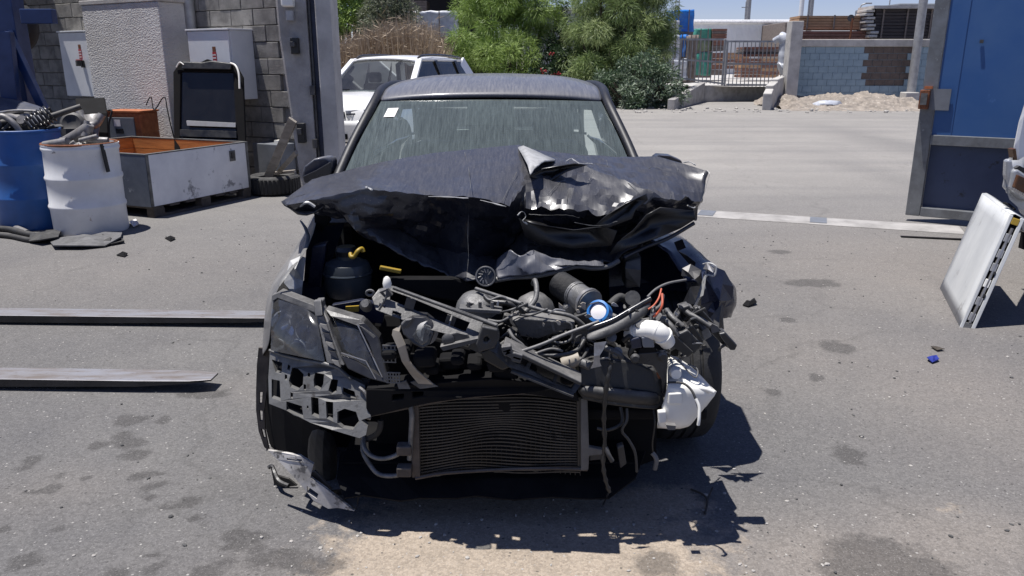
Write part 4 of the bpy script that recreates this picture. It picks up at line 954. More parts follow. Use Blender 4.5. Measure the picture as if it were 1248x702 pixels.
kb(.02, l1-.02, .045, l2-.045, ZB, ZB+.02).build('floor_board', 'wood_orange', cr)
for k in range(4):
    h = (ZT-ZB-.02)/4; z0 = ZB+.01+k*h
    kb(0, l1, .021, .042, z0, z0+h-.006).build('lining_board', 'wood_orange', cr); kb(0, l1, l2-.042, l2-.021, z0, z0+h-.006).build('lining_board', 'wood_orange', cr)
    kb(.001, .022, .043, l2-.043, z0, z0+h-.006).build('lining_board', 'wood_orange', cr); kb(l1-.022, l1-.001, .043, l2-.043, z0, z0+h-.006).build('lining_board', 'wood_orange', cr)
for (a_, b_, c_, d_) in ((-.024, l1+.024, -.003, .045), (-.024, l1+.024, l2-.045, l2+.003), (-.024, .024, .047, l2-.047), (l1-.024, l1+.024, .047, l2-.047)):
    kb(a_, b_, c_, d_, ZT-.011, ZT).build('rim_strip', 'bracket_metal', cr)
for u in (0.0, l1): kb(u-.018, u+.018, -.006, -.001, ZB, ZT-.012).build('corner_strip', 'bracket_metal', cr)
o = kb(l1*.80, l1*.86, -.012, -.002, ZT-.20, ZT-.08).build('latch', 'bracket_metal', cr, bevel=.003); kb(l1*.815, l1*.845, -.022, -.013, ZT-.17, ZT-.10).build('latch_lever', 'dark_metal', o)
pl = thing('pallet', 'dark wooden pallet under the white crate', 'pallet', cN0+e1*l1/2+e2*l2/2)
for k in range(7):
    u = k*(l1-.12)/6; kb(u+.0, u+.13, -.01, l2+.01, ZB-.024, ZB-.003).build('deck_board', 'pallet_wood', pl)
for v_ in (-.01, l2/2-.05, l2-.09):
    for u in (0, l1/2-.07, l1-.14): kb(u, u+.14, v_, v_+.1, .022, ZB-.025).build('block', 'pallet_wood', pl)
    kb(0, l1, v_, v_+.1, .002, .021).build('bottom_board', 'pallet_wood', pl)
# ============================================================ black frame leaning by the wall
fr = thing('car_door_frame', 'black car hatch frame with dark glass leaning against the wall by the right electric box', 'car part', at(255, 172, 9.75))
o_ = [(211,88),(216,80),(222,75),(240,77),(246,75),(252,72),(258,74),(262,77),(282,76),(290,84),(296,95),(299,172),(302,232),(214,232),(212,172)]
def Yd(x, y): return 9.55+.5*(232-y)/160
MB().plate(o_, Yd, .05, [[(220,87),(284,88),(288,170),(289,222),(220,222),(219,165)]]).build('frame', 'matt_dark', fr, bevel=.01)
MB().plate([(218,85),(286,86),(290,224),(218,224)], lambda x,y: Yd(x,y)+.03, .008).build('glass', 'dark_glass', fr)
MB().plate([(227,147),(287,150),(287,155),(228,153)], lambda x,y: Yd(x,y)-.02, .03).build('cross_bar', 'galv', fr)
MB().plate([(219,158),(288,160),(288,168),(219,166)], lambda x,y: Yd(x,y)-.02, .03).build('lower_rail', 'black_plastic', fr)
MB().plate([(222,75),(246,76),(258,74),(282,77),(281,85),(221,84)], lambda x,y: Yd(x,y)-.05, .05).build('lock_housing', 'black_plastic', fr, bevel=.01)
mb = MB(); mb.tube(curve([at(281,77,10.0), at(287,80,9.95), at(291,90,9.9), at(292,108,9.85)], 6), .012, 8); mb.build('cable', 'white_plastic', fr, smooth=60)
mb = MB(); mb.tube(curve([at(215,82,10.0), at(219,76,10.0), at(224,79,9.98)], 5), .008, 8); mb.build('cable', 'white_plastic', fr, smooth=60)
# ============================================================ tyre, plank, block by the post
c = G(335, 240); c += Vector((c.x, c.y, 0)).normalized()*.31
ty = thing('worn_tyre', 'worn black tyre lying flat at the foot of the gate post', 'tyre', c)
mb = MB(); mb.lathe([(.19,.03),(.26,.0),(.30,.02),(.315,.06),(.315,.17),(.30,.21),(.26,.23),(.19,.20),(.185,.115),(.19,.03)], c, None, 40, cap=False); mb.build('carcass', 'rubber', ty, smooth=45)
mb = MB()
for k in range(40):
    a = 2*pi*k/40; mb.box(c+Vector((cos(a)*.313, sin(a)*.313, .115)), (.012,.028,.17), Rz(a))
mb.build('tread', 'rubber', ty)
mb = MB(); a = c+Vector((-.05,-.05,.20)); b = at(357, 146, 8.93); mb.beam(a, b, .10, .03, up=(0,1,0)); tag(mb.build('wooden_plank', 'wood_grey', None, bevel=.004), 'weathered grey plank standing in the tyre and leaning on the gate post', 'plank')
mb = MB(); mb.beam(c+Vector((-.02,.06,.235)), c+Vector((.26,.05,.262)), .07, .035); tag(mb.build('wood_offcut', 'wood_grey', None, bevel=.004), 'short grey offcut lying flat across the tyre', 'plank')
mb = MB(); mb.beam(c+Vector((.03,.1,.23)), at(361,186,9.0), .05, .03, up=(0,1,0)); tag(mb.build('wooden_stake', 'wood_grey', None), 'short thin stake leaning beside the long plank', 'plank')
tb = wt(325, .2); zb0 = at(325,205,wall(tb,.3,0).y).z
bx = thing('junction_box', 'grey metal box low on the block wall behind the tyre', 'box', wall(tb, .2, 0))
wbox(MB(), wt(342,.2), wt(309,.2), 0.03, .30, .12, at(325,180,9.6).z).build('casing', 'panel_grey', bx, bevel=.01); wbox(MB(), wt(334,.2), wt(329,.2), .1, .2, at(325,180,9.6).z+.001, at(325,176,9.6).z).build('knob', 'white_plastic', bx)
wbox(MB(), wt(340,.2), wt(311,.2), 0.03, .28, .004, .118).build('plinth', 'concrete', bx)
# ============================================================ rubber mats, hose and litter by the drums
def rag(name, label, pts, m_, cat, z=.02, th=.012, group=None):
    P = [G(x, y) for x, y in pts]; c = sum(P, Vector())/len(P); mb = MB(); k = len(P); mb.v = [c+UP*(z*1.7)]; 
    ring = [p+UP*random.uniform(.3,1.8)*z for p in P]; mid_ = [(p+c)/2+UP*random.uniform(.2,2.6)*z for p in P]; mb.v += ring+mid_
    for i in range(k):
        j = (i+1) % k; mb.f += [(0, 1+k+i, 1+k+j), (1+k+i, 1+i, 1+j, 1+k+j)]
    return tag(mb.build(name, m_, None, solid=th), label, cat, group)
rag('rubber_mat', 'torn dark rubber mat in front of the white drum', [(70,292),(100,288),(128,292),(150,284),(148,296),(128,302),(100,305),(66,305),(62,298)], 'carpet', 'mat', .03)
rag('rubber_mat', 'small torn mat piece beside the right of the white drum', [(118,291),(132,288),(146,290),(152,297),(136,300),(122,298)], 'rubber', 'mat', .02)
rag('rubber_mat', 'dark crumpled mat piece between the two drums', [(38,290),(60,284),(76,286),(72,296),(50,300),(36,297)], 'rubber', 'mat', .03)
rag('rag', 'black scrap of cloth on the ground right of the mats', [(142,312),(150,309),(156,311),(152,314)], 'matt_dark', 'rag', .01, .006)
rag('rag', 'small dark scrap on the ground below the pallet corner', [(201,291),(208,288),(214,292),(208,295)], 'matt_dark', 'rag', .01, .006)
rag('paper_scrap', 'small crumpled white paper beside the white drum', [(158,274),(166,271),(170,276),(163,279)], 'paper_white', 'paper', .02, .004)
for i, (pts, r) in enumerate([([(-12,282),(12,283),(36,289),(52,291),(74,286)], .028), ([(-10,289),(14,291),(40,296),(60,293)], .024), ([(-8,275),(10,278),(26,284),(34,288)], .03)]):
    mb = MB(); mb.tube(curve([G(x,y)+UP*r for x,y in pts], 6), r, 10); tag(mb.build('rubber_hose', 'rubber' if i != 2 else 'scrap_grey', None, smooth=60), ['long black hose lying before the blue drum', 'black hose nearest the viewer before the blue drum', 'grey hose end beside the blue drum at the left edge'][i], 'hose')
for i, (px, py, s_) in enumerate([(2,262,.10),(8,250,.08),(-4,240,.1),(3,276,.07)]):
    p = G(px,py); mb = MB(); mb.lathe([(s_*.9,0),(s_,s_*.5),(s_*.5,s_),(0,s_*1.1)], p, None, 10, wob=lambda a,z: .02*sin(3*a+9*z+px)); tag(mb.build('rubble_lump', 'concrete' if i%2 else 'carpet', None, smooth=30), ['grey lump lowest beside the blue drum','pale rubble lump beside the blue drum','dark rubble lump at the left edge behind the drum','pale small lump by the hoses'][i], 'rubble')
# ============================================================ forklift with two forks
fk = thing('forklift', 'pair of long dark steel forks of a forklift reaching in from the left', 'forklift', (-4.4, 4.7, 0))
def fork(tip_px, far_top, label=None):
    (tx, ty_) = tip_px; tip = G(tx, ty_, .05); d = Vector((-1, .035, 0)); L0 = 2.6
    w_ = .15; n = Vector((.035, 1, 0)).normalized()
    e = tip; rows = []
    for u, th, nw in ((0, .008, .6), (.10, .014, .9), (.35, .03, 1), (1.2, .043, 1), (2.1, .045, 1), (L0, .045, 1)):
        c = Vector((tip.x, tip.y, 0))+d*u; zt_ = .062; hw = w_/2*nw
        rows.append([c-n*hw+UP*(zt_-th), c-n*hw+UP*zt_, c+n*hw+UP*zt_, c+n*hw+UP*(zt_-th), c-n*hw+UP*(zt_-th)])
    mb = MB(); mb.sheet(rows); k = len(mb.v); mb.f.append((0,1,2,3)); 
    o = mb.build('fork', 'steel_fork', fk, bevel=.003)
    o.data.materials.append(M['fork_top'])
    for p in o.data.polygons:
        if p.normal.z > .7: p.material_index = 1
    c = Vector((tip.x, tip.y, 0))+d*(L0-.02); MB().beam(c+UP*.02, c+UP*.75, w_, .05, up=(1,0,0)).build('fork_shank', 'steel_fork', fk)
    return c
s1 = fork((262, 461), None); s2 = fork((372, 386), None)
cx = min(s1.x, s2.x); y0, y1 = s1.y, s2.y
for z in (.2, .6): MB().b2((cx-.09, y0-.15, z), (cx-.035, y1+.15, z+.1)).build('carriage_bar', 'dark_metal', fk, bevel=.005)
for y in (y0+.1, y1-.1): MB().b2((cx-.22, y-.05, .08), (cx-.10, y+.05, 2.1)).build('mast_rail', 'dark_metal', fk, bevel=.005)
MB().b2((cx-2.3, y0-.1, .22), (cx-.5, y1+.1, .95)).build('body', 'orange_paint', fk, bevel=.08)
MB().b2((cx-2.2, y0, .952), (cx-1.5, y1, 1.15)).build('counterweight', 'dark_metal', fk, bevel=.08)
MB().b2((cx-1.4, y0+.2, .952), (cx-.95, y1-.2, 1.3)).build('seat', 'rubber', fk, bevel=.06)
for x in (cx-.6, cx-1.9):
    for y in (y0-.05, y1+.05):
        mb = MB(); mb.lathe([(.12,-.1),(.28,-.1),(.3,-.06),(.3,.06),(.28,.1),(.12,.1)], (x, y, .302), Rx(pi/2), 24); mb.build('wheel', 'rubber', fk, smooth=40)
for x in (cx-.6, cx-1.8):
    for y in (y0, y1): MB().b2((x-.03, y-.03, .96), (x+.03, y+.03, 2.1)).build('guard_post', 'dark_metal', fk)
MB().b2((cx-1.9, y0-.04, 2.102), (cx-.5, y1+.04, 2.15)).build('guard_roof', 'dark_metal', fk, bevel=.01)
# ============================================================ white panel leaning at the right
pn_ = thing('leaning_lid', 'dirty white vehicle lid leaning at the right edge, its latch side towards the viewer', 'car panel', G(1165, 390))
bL = G(1144.5, 351); bR = G(1168.5, 398); tL = at(1196, 235.5, bL.y+.08); tR = at(1230, 261, bR.y+.08)
fu = (bR-bL); fv = (tL-bL); fn = fu.cross(fv).normalized()
if fn.x > 0: fn = -fn
TH_ = .085
def pp(u, v, d=0): return bL*(1-u)*(1-v)+bR*u*(1-v)+tL*(1-u)*v+tR*u*v - fn*d
mb = MB(); rows = []
for j in range(9):
    v = j/8; rows.append([pp(i/8, v, .006*(1-math.sin(pi*i/8)*math.sin(pi*v))) for i in range(9)])
mb.sheet(rows); mb.build('outer_skin', 'panel_white', pn_, smooth=0, solid=.004)
mb = MB(); mb.sheet([[pp(0,0,.007), pp(0,1,.007)],[pp(0,0,TH_), pp(0,1,TH_)],[pp(1,0,TH_), pp(1,1,TH_)]]); mb.build('inner_shell', 'dark_metal', pn_, solid=.004)
mb = MB(); mb.sheet([[pp(0,1,.004), pp(1,1,.004)],[pp(0,1.015,.03), pp(1,1.015,.03)],[pp(0,1.0,TH_), pp(1,1.0,TH_)]]); mb.build('top_edge', 'panel_white', pn_, solid=.004, smooth=0)
mb = MB(); mb.sheet([[pp(0,0,.004), pp(1,0,.004)],[pp(0,-.005,TH_), pp(1,-.005,TH_)]]); mb.build('bottom_edge', 'panel_white', pn_, solid=.004)
def side(u, v0, v1, d0, d1, th, name, m_, bev=.003):
    su = fu.normalized()*th; mb = MB(); a = [pp(u,v0,d0), pp(u,v1,d0), pp(u,v1,d1), pp(u,v0,d1)]; mb.add(a+[p+su for p in a], [(3,2,1,0),(4,5,6,7),(0,1,5,4),(1,2,6,5),(2,3,7,6),(3,0,4,7)]); return mb.build(name, m_, pn_, bevel=bev)
side(1.0, 0, 1, .003, .022, .012, 'edge_flange', 'panel_white'); side(1.0, 0, 1, TH_-.022, TH_, .012, 'edge_flange', 'panel_white')
side(.985, .02, .98, .024, TH_-.024, .004, 'recess', 'matt_dark', 0)
side(1.0, .93, .985, .024, TH_-.02, .014, 'yellow_catch', 'yellow_plastic')
mb = MB(); mb.tube([pp(1.005, .06, .045), pp(1.005, .9, .045)], .009, 10); mb.build('locking_rod', 'bare_metal', pn_, smooth=50)
for v in (.08, .22, .38, .52, .64, .78): side(1.0, v, v+.07, .026, .058, .012, 'clip', 'galv' if v != .38 else 'white_plastic')
for v in (.3, .5): side(1.006, v, v+.03, .05, TH_-.024, .012, 'clip', 'black_plastic')
side(1.0, .0, .06, .024, TH_-.024, .012, 'corner_hinge', 'bracket_metal')
mb = MB(); mb.tube([pp(.62, 1.02, .03)+UP*.012, pp(.72,1.02,.04)+UP*.02, pp(.86, 1.02, .05)+UP*.012], .007, 8); mb.build('latch_wire', 'matt_dark', pn_)
# ============================================================ silver vehicle cut off by the right edge
YV = 5.0
vt = thing('silver_truck', 'front corner of a white truck with silver bumper at the right edge', 'truck', at(1240, 290, YV))
def vp(px, py, dy=0): return at(px, py, YV+dy)
mb = MB(); cab = [(1262,60),(1250,118),(1240,150),(1234,180),(1233,205),(1240,262),(1262,272),(1330,272),(1330,60)]
# cab: outline given its width backwards
mb.prism([vp(x, y, 0) for x, y in cab], (1.25, 1.5, 0)); mb.build('cab', 'suv_white', vt, bevel=.05)
mb = MB(); rows = []
for (x, y, b) in ((1226,196,.0),(1225,210,-.03),(1226,228,-.05),(1231,242,-.05),(1242,252,-.03),(1252,258,0)):
    p = vp(x, y, -.18+b); rows.append([p+Vector((.22,.16,.01)), p+Vector((.10,.03,0)), p, p+Vector((.2,.25,0)), p+Vector((.75,.95,0))])
mb.sheet(rows); mb.build('bumper', 'silver_paint', vt, smooth=60, solid=.02)
MB().plate([(1228,195),(1234,194),(1237,222),(1231,238),(1227,214)], YV-.25, .05).build('bumper_end', 'silver_paint', vt, bevel=.012)
MB().plate([(1232,231),(1236,208),(1241,206),(1264,222),(1264,248),(1247,243)], YV-.28, .10).build('bumper_insert', 'silver_paint', vt, bevel=.02)
o = MB().plate([(1236,229),(1241,213),(1260,222),(1260,241)], YV-.30, .03).build('lamp', 'lamp_amber', vt, bevel=.006)
MB().plate([(1238,205),(1243,202),(1270,217),(1270,223)], YV-.27, .03).build('lamp_trim', 'black_plastic', vt)
mb = MB()
for k in range(7): p = vp(1235.5+k*2.2, 230.5+k*1.4, -.31); mb.box(p, (.010,.006,.016), Rz(.1))
mb.build('lettering', 'chrome', vt)
MB().plate([(1234,182),(1238,181),(1240,196),(1236,196)], YV-.02, .05).build('side_marker', 'lamp_amber', vt)
MB().plate([(1242,262),(1300,268),(1300,290),(1246,283)], YV+.05, .05).build('sill', 'silver_paint', vt, bevel=.02)
mb = MB(); wc = Vector((vp(1285,300).x+1.0, YV+.85, .36)); mb.lathe([(.2,-.12),(.33,-.12),(.36,-.07),(.36,.07),(.33,.12),(.2,.12)], wc, Ry(pi/2), 30); mb.build('wheel', 'rubber', vt, smooth=40)
x0 = vp(1245,260).x; MB().b2((x0+.25, YV+.02, .3), (x0+2.4, YV+.35, .5)).build('shadow_floor', 'matt_dark', vt); MB().b2((x0+.8, YV+.36, .28), (x0+2.4, YV+1.2, .5)).build('chassis', 'matt_dark', vt)  # front box is added out of sight to extend the truck's ground shadow
MB().b2((x0+.3, YV-.02, .22), (x0+1.5, YV+.06, .34)).build('valance', 'black_plastic', vt, bevel=.02)
# ============================================================ white SUV (built facing -Y about its origin, then turned)
sv = thing('white_suv', 'white sport utility car with roof rails parked behind the gate post', 'car', (0,0,0))
hw = .86
def suvsec(y, pts): return [Vector((x, y, z)) for x, z in pts] 
def sym(p): return [(-x, z) for x, z in p] + [(x, z) for x, z in reversed(p)]
# lower body sections: from sill up to shoulder, over the bonnet
st = [(-.40, [(.60,.35),(.72,.42),(.74,.70),(.62,.80)], .80), (-.28, [(.76,.30),(.82,.40),(.83,.74),(.70,.90)], .91), (-.02, [(.80,.28),(.86,.42),(.86,.80),(.74,.955)], .985),
      (1.0, [(.80,.28),(.86,.42),(.86,.84),(.80,1.0)], 1.05), (1.25, [(.80,.28),(.86,.42),(.86,.88),(.81,1.03)], 1.06)]
rows = []
for y, p, zc in st:
    rows.append([Vector((-x, y, z)) for x, z in p]+[Vector((x*-.5, y, zc*.75+p[-1][1]*.25)) for x in (p[-1][0],)]+[Vector((0, y, zc))]+[Vector((p[-1][0]*.5, y, zc*.75+p[-1][1]*.25))]+[Vector((x, y, z)) for x, z in reversed(p)])
mb = MB(); mb.sheet(rows); k = len(rows[0]); mb.f.append(tuple(range(k-1, -1, -1))); mb.build('front_body', 'suv_white', sv, smooth=50)
for sgn in (-1, 1):
    mb = MB(); rows = [[Vector((sgn*x, y, z)) for x, z in ((.80,.28),(.86,.42),(.86,.88),(.81,1.03))] for y in (1.25, 2.4, 3.6, 4.15)]+[[Vector((sgn*x, 4.3, z)) for x, z in ((.7,.3),(.74,.42),(.74,.88),(.7,1.03))]]
    mb.sheet(rows); mb.build('side_body', 'suv_white', sv, smooth=50)
MB().b2((-.7,4.28,.3),(.7,4.32,1.03)).build('tailgate', 'suv_white', sv, bevel=.03)
MB().b2((-.78,.3,.25),(.78,4.1,.34)).build('underbody', 'matt_dark', sv)
# greenhouse
def wsec(y, z, h): return (h, y, z)
wl, wtp = (.74, 1.02, 1.045), (.60, 1.72, 1.545)
mb = MB(); mb.sheet([[Vector((wl[0]*u*.97, wl[1]-.10*(1-u*u), wl[2]-.01)) for u in np.linspace(-1,1,9)], [Vector((wtp[0]*u*.97, wtp[1]-.06*(1-u*u), wtp[2])) for u in np.linspace(-1,1,9)]]); mb.build('windscreen', 'clear_glass', sv, smooth=0)
mb = MB(); mb.sheet([[Vector((.60*u, y, z+.035*(1-u*u)-(.02 if abs(u)>.95 else 0))) for u in np.linspace(-1,1,11)] for y, z in ((1.66,1.535),(1.8,1.565),(2.4,1.59),(3.2,1.58),(3.7,1.54),(3.95,1.47))]); mb.build('roof', 'suv_white', sv, smooth=60, solid=.03)
for sgn in (-1, 1):
    mb = MB(); mb.beam((sgn*.76,1.04,1.03), (sgn*.615,1.74,1.55), .10, .07); mb.build('windscreen_pillar', 'suv_white', sv, bevel=.015)
    for (y0, y1, y2, y3) in ((2.45,2.55,2.36,2.44),(3.35,3.45,3.25,3.33)): mb = MB(); mb.beam((sgn*.80,y0,1.03),(sgn*.64,y2,1.54),.09,.03,up=(1,0,0)); mb.build('door_pillar', 'gloss_black', sv)
    mb = MB(); mb.beam((sgn*.79,4.0,1.03),(sgn*.62,3.60,1.53),.26,.05,up=(1,0,0)); mb.build('rear_pillar', 'suv_white', sv, bevel=.015)
    mb = MB(); mb.sheet([[Vector((sgn*.795,1.15,1.03)), Vector((sgn*.795,4.0,1.03))],[Vector((sgn*.625,1.78,1.53)), Vector((sgn*.625,3.6,1.53))]]); mb.build('side_window', 'dark_glass', sv)
    mb = MB(); mb.tube(curve([(sgn*.57,1.8,1.58),(sgn*.57,2.0,1.625),(sgn*.57,2.9,1.635),(sgn*.57,3.6,1.60),(sgn*.57,3.78,1.54)],5), .022, 8); mb.build('roof_rail', 'gloss_black', sv, smooth=60)
    mb = MB(); mb.beam((sgn*.61,1.78,1.562),(sgn*.61,3.75,1.54),.05,.04); mb.build('roof_side', 'suv_white', sv, bevel=.01)
    o = MB().box((sgn*.93,1.32,1.08),(.2,.12,.16)).build('mirror', 'suv_white', sv, bevel=.04)
    hl = MB().add([(sgn*x,y,z) for x,y,z in ((.40,-.425,.82),(.76,-.33,.84),(.80,-.29,.72),(.42,-.43,.70),(.40,-.23,.84),(.76,-.2,.87),(.80,-.18,.70),(.42,-.23,.68))], [(0,1,2,3),(4,5,6,7),(0,1,5,4),(1,2,6,5),(2,3,7,6),(3,0,4,7)]).build('headlight', 'suv_lens', sv, bevel=.01)
    MB().add([(sgn*x,y,z) for x,y,z in ((.42,-.435,.775),(.77,-.335,.79),(.775,-.33,.765),(.42,-.437,.75))], [(0,1,2,3)]).build('lamp_bar', 'chrome', hl, solid=.006)
    mb = MB(); mb.lathe([(0,-.02),(.07,-.02),(.085,0),(.085,.03),(0,.03)], (sgn*.64,-.415,.47), Rx(pi/2), 20); mb.build('fog_lamp', 'black_plastic', sv, smooth=40)
    for y in (.42, 3.4):
        w_ = MB().lathe([(.19,-.11),(.31,-.11),(.34,-.06),(.34,.06),(.31,.11),(.19,.11)], (sgn*.80,y,.342), Ry(pi/2), 28).build('wheel', 'rubber', sv, smooth=40)
        MB().lathe([(0,-.10),(.2,-.10),(.2,.10),(0,.10)], (sgn*.80,y,.342), Ry(pi/2), 18).build('rim', 'galv', w_)
    st_ = MB().b2((sgn*.42-.22,2.05,.5),(sgn*.42+.22,2.2,1.15)).build('seat', 'seat_cloth', sv, bevel=.05); MB().b2((sgn*.42-.12,2.08,1.16),(sgn*.42+.12,2.17,1.34)).build('headrest', 'seat_cloth', st_, bevel=.04)
    mb = MB(); mb.beam((sgn*.55-.3,.93,1.068),(sgn*.45+.15,.98,1.068),.015,.015); mb.build('wiper', 'matt_dark', sv)
MB().b2((-.70,1.08,.8),(.70,1.5,1.03)).build('dashboard', 'interior_dark', sv, bevel=.04)
o = MB().b2((-.38,-.425,.70),(.38,-.33,.80)).build('grille', 'gloss_black', sv, bevel=.01); MB().b2((-.36,-.435,.742),(.36,-.426,.757)).build('grille_bar', 'chrome', o)
mb = MB(); mb.sheet([[Vector((x*u, -.44-.04*(1-u*u)+(.1 if abs(u)>.9 else 0), z)) for u in np.linspace(-1,1,11)] for x, z in ((.76,.36),(.82,.42),(.83,.60),(.78,.67))]); mb.build('bumper', 'suv_white', sv, smooth=50, solid=.02)
MB().b2((-.45,-.50,.40),(.45,-.47,.48)).build('air_intake', 'matt_dark', sv)
sv.rotation_euler = (0, 0, -radians(18)); sv.location = (-2.83, 12.88, 0); sv.scale = (1.06, 1.06, 1.03)
# ============================================================ litter and stones on the yard
rag('rag', 'small crumpled blue rag on the asphalt at right', [(1129,440),(1133,436),(1141,437),(1144,441),(1136,444)], 'rag_blue', 'rag', .012, .004)
rag('dry_leaf', 'dark dry leaf above the blue rag', [(1134,424),(1141,423),(1151,428),(1142,429)], 'twig', 'leaf', .008, .003)
rag('plastic_shard', 'black plastic shard on the asphalt right of the wreck', [(905,373),(914,370),(919,367),(922,372),(912,375)], 'matt_dark', 'shard', .014, .006)
mb = MB(); mb.tube(curve([G(842,598)+UP*.006, G(856,606)+UP*.012, G(862,613)+UP*.008, G(859,628)+UP*.006], 4), .004, 6); mb.tube([G(862,612)+UP*.008, G(868,600)+UP*.02], .003, 6); tag(mb.build('twig', 'twig', None), 'thin dark forked twig on the ground before the wreck', 'twig')
rr = random.Random(21)
def stones(name, label, n, box_, s0, s1, m_, world=True):
    mb = MB(); ico = bmesh.new(); bmesh.ops.create_icosphere(ico, subdivisions=1, radius=1); ico.verts.index_update(); vs_ = [v.co.copy() for v in ico.verts]; fs_ = [tuple(v.index for v in f.verts) for f in ico.faces]; ico.free()
    for k in range(n):
        p = Vector((rr.uniform(box_[0], box_[1]), rr.uniform(box_[2], box_[3]), 0)); s_ = s0+(s1-s0)*rr.random()**2.5
        sc_ = (s_*rr.uniform(.6,1.5), s_*rr.uniform(.6,1.3), s_*rr.uniform(.35,.8)); R = Rz(rr.uniform(0,6))
        mb.add([p+R@Vector((v.x*sc_[0]*rr.uniform(.8,1.2), v.y*sc_[1], v.z*sc_[2]))+UP*sc_[2]*.5 for v in vs_], fs_)
    return tag(mb.build(name, m_, None, fix=False), label, 'gravel', kind='stuff')
stones('gravel', 'scattered pale grit over the yard asphalt', 1000, (-3.2,4.2,1.8,8.0), .0018, .008, 'stone_pale')
stones('gravel', 'pale stones on the sand patch before the wreck', 260, (-.8,1.1,1.9,2.6), .0015, .008, 'stone_pale')
stones('dark_gravel', 'scattered dark grit over the yard asphalt', 900, (-3.2,4.2,1.8,8.0), .0018, .009, 'stone_dark')
stones('far_rubble', 'rubble and stones along the foot of the railing wall and sand bank', 160, (3.4,15.5,25.8,28.5), .03, .10, 'stone_pale')
# ============================================================ the wrecked car
cx = -.11
at_place = at
def at(px, py, Y):
    """the crushed nose stands a little nearer than first measured"""
    return at_place(px, py, Y - .21*min(1, max(0, (3.08-Y)/.42)))
car = thing('wrecked_car', 'dark navy car with its whole front crushed and the bonnet folded up', 'car', (cx, 4.5, 0))
def P(mb, name, m_, **k): return mb.build(name, m_, k.pop('parent', car), **k)
# ---- roof, pillars, glass
def roofrow(y, z, h, cr, drop): return [Vector((cx+h*u, y+(.06*(u*u) if y < 4.4 else 0), z + cr*(1-u*u) - drop*abs(u)**6)) for u in np.linspace(-1, 1, 21)]
mb = MB(); mb.sheet([roofrow(4.17,1.352,.585,.022,.010), roofrow(4.21,1.368,.592,.026,.012), roofrow(4.5,1.412,.605,.03,.02), roofrow(4.85,1.437,.612,.03,.03), roofrow(5.3,1.437,.612,.03,.035), roofrow(5.8,1.40,.60,.03,.035), roofrow(6.2,1.33,.57,.03,.03)])
P(mb, 'roof', 'roof_paint', smooth=60, solid=.03, sub=1)
wb = [(.50, -.20)]
def wsrow(t):
    h = .74+(.578-.74)*t; y = 3.50+(4.165-3.50)*t; z = .90+(1.348-.90)*t; b = .13*(1-t)+.06*t
    return [Vector((cx+h*u, y+b*u*u-.0, z+.012*(1-u*u)+.03*math.sin(pi*t)*(1-.3*u*u))) for u in np.linspace(-1, 1, 17)]
mb = MB(); mb.sheet([wsrow(t) for t in np.linspace(0, 1, 9)]); ws = P(mb, 'windscreen', 'windshield_glass', smooth=0)
# printed border along the top and sides, mirror foot patch
def strip(t0, t1, u0, u1, m_, name, off=.004, parent=None, n=8):
    def q(t, u):
        h = .74+(.578-.74)*t; y = 3.50+(4.165-3.50)*t; z = .90+(1.348-.90)*t; b = .13*(1-t)+.06*t
        return Vector((cx+h*u, y+b*u*u+off*.8, z+.012*(1-u*u)+.03*math.sin(pi*t)*(1-.3*u*u)-off*.6))
    mb = MB(); mb.sheet([[q(t0+(t1-t0)*j/n, u0+(u1-u0)*i/n) for i in range(n+1)] for j in range(n+1)]); return P(mb, name, m_, parent=parent or ws, smooth=0)
strip(.955, 1.0, -1, 1, 'matt_dark', 'seal'); strip(0, .955, -1, -.955, 'matt_dark', 'seal'); strip(0, .955, .955, 1, 'matt_dark', 'seal')
strip(.70, .953, -.20, .20, 'matt_dark', 'sensor_patch', off=.006)
strip(.80, .905, -.985+.09, -.985+.185, 'paper_white', 'sticker', off=-.004)
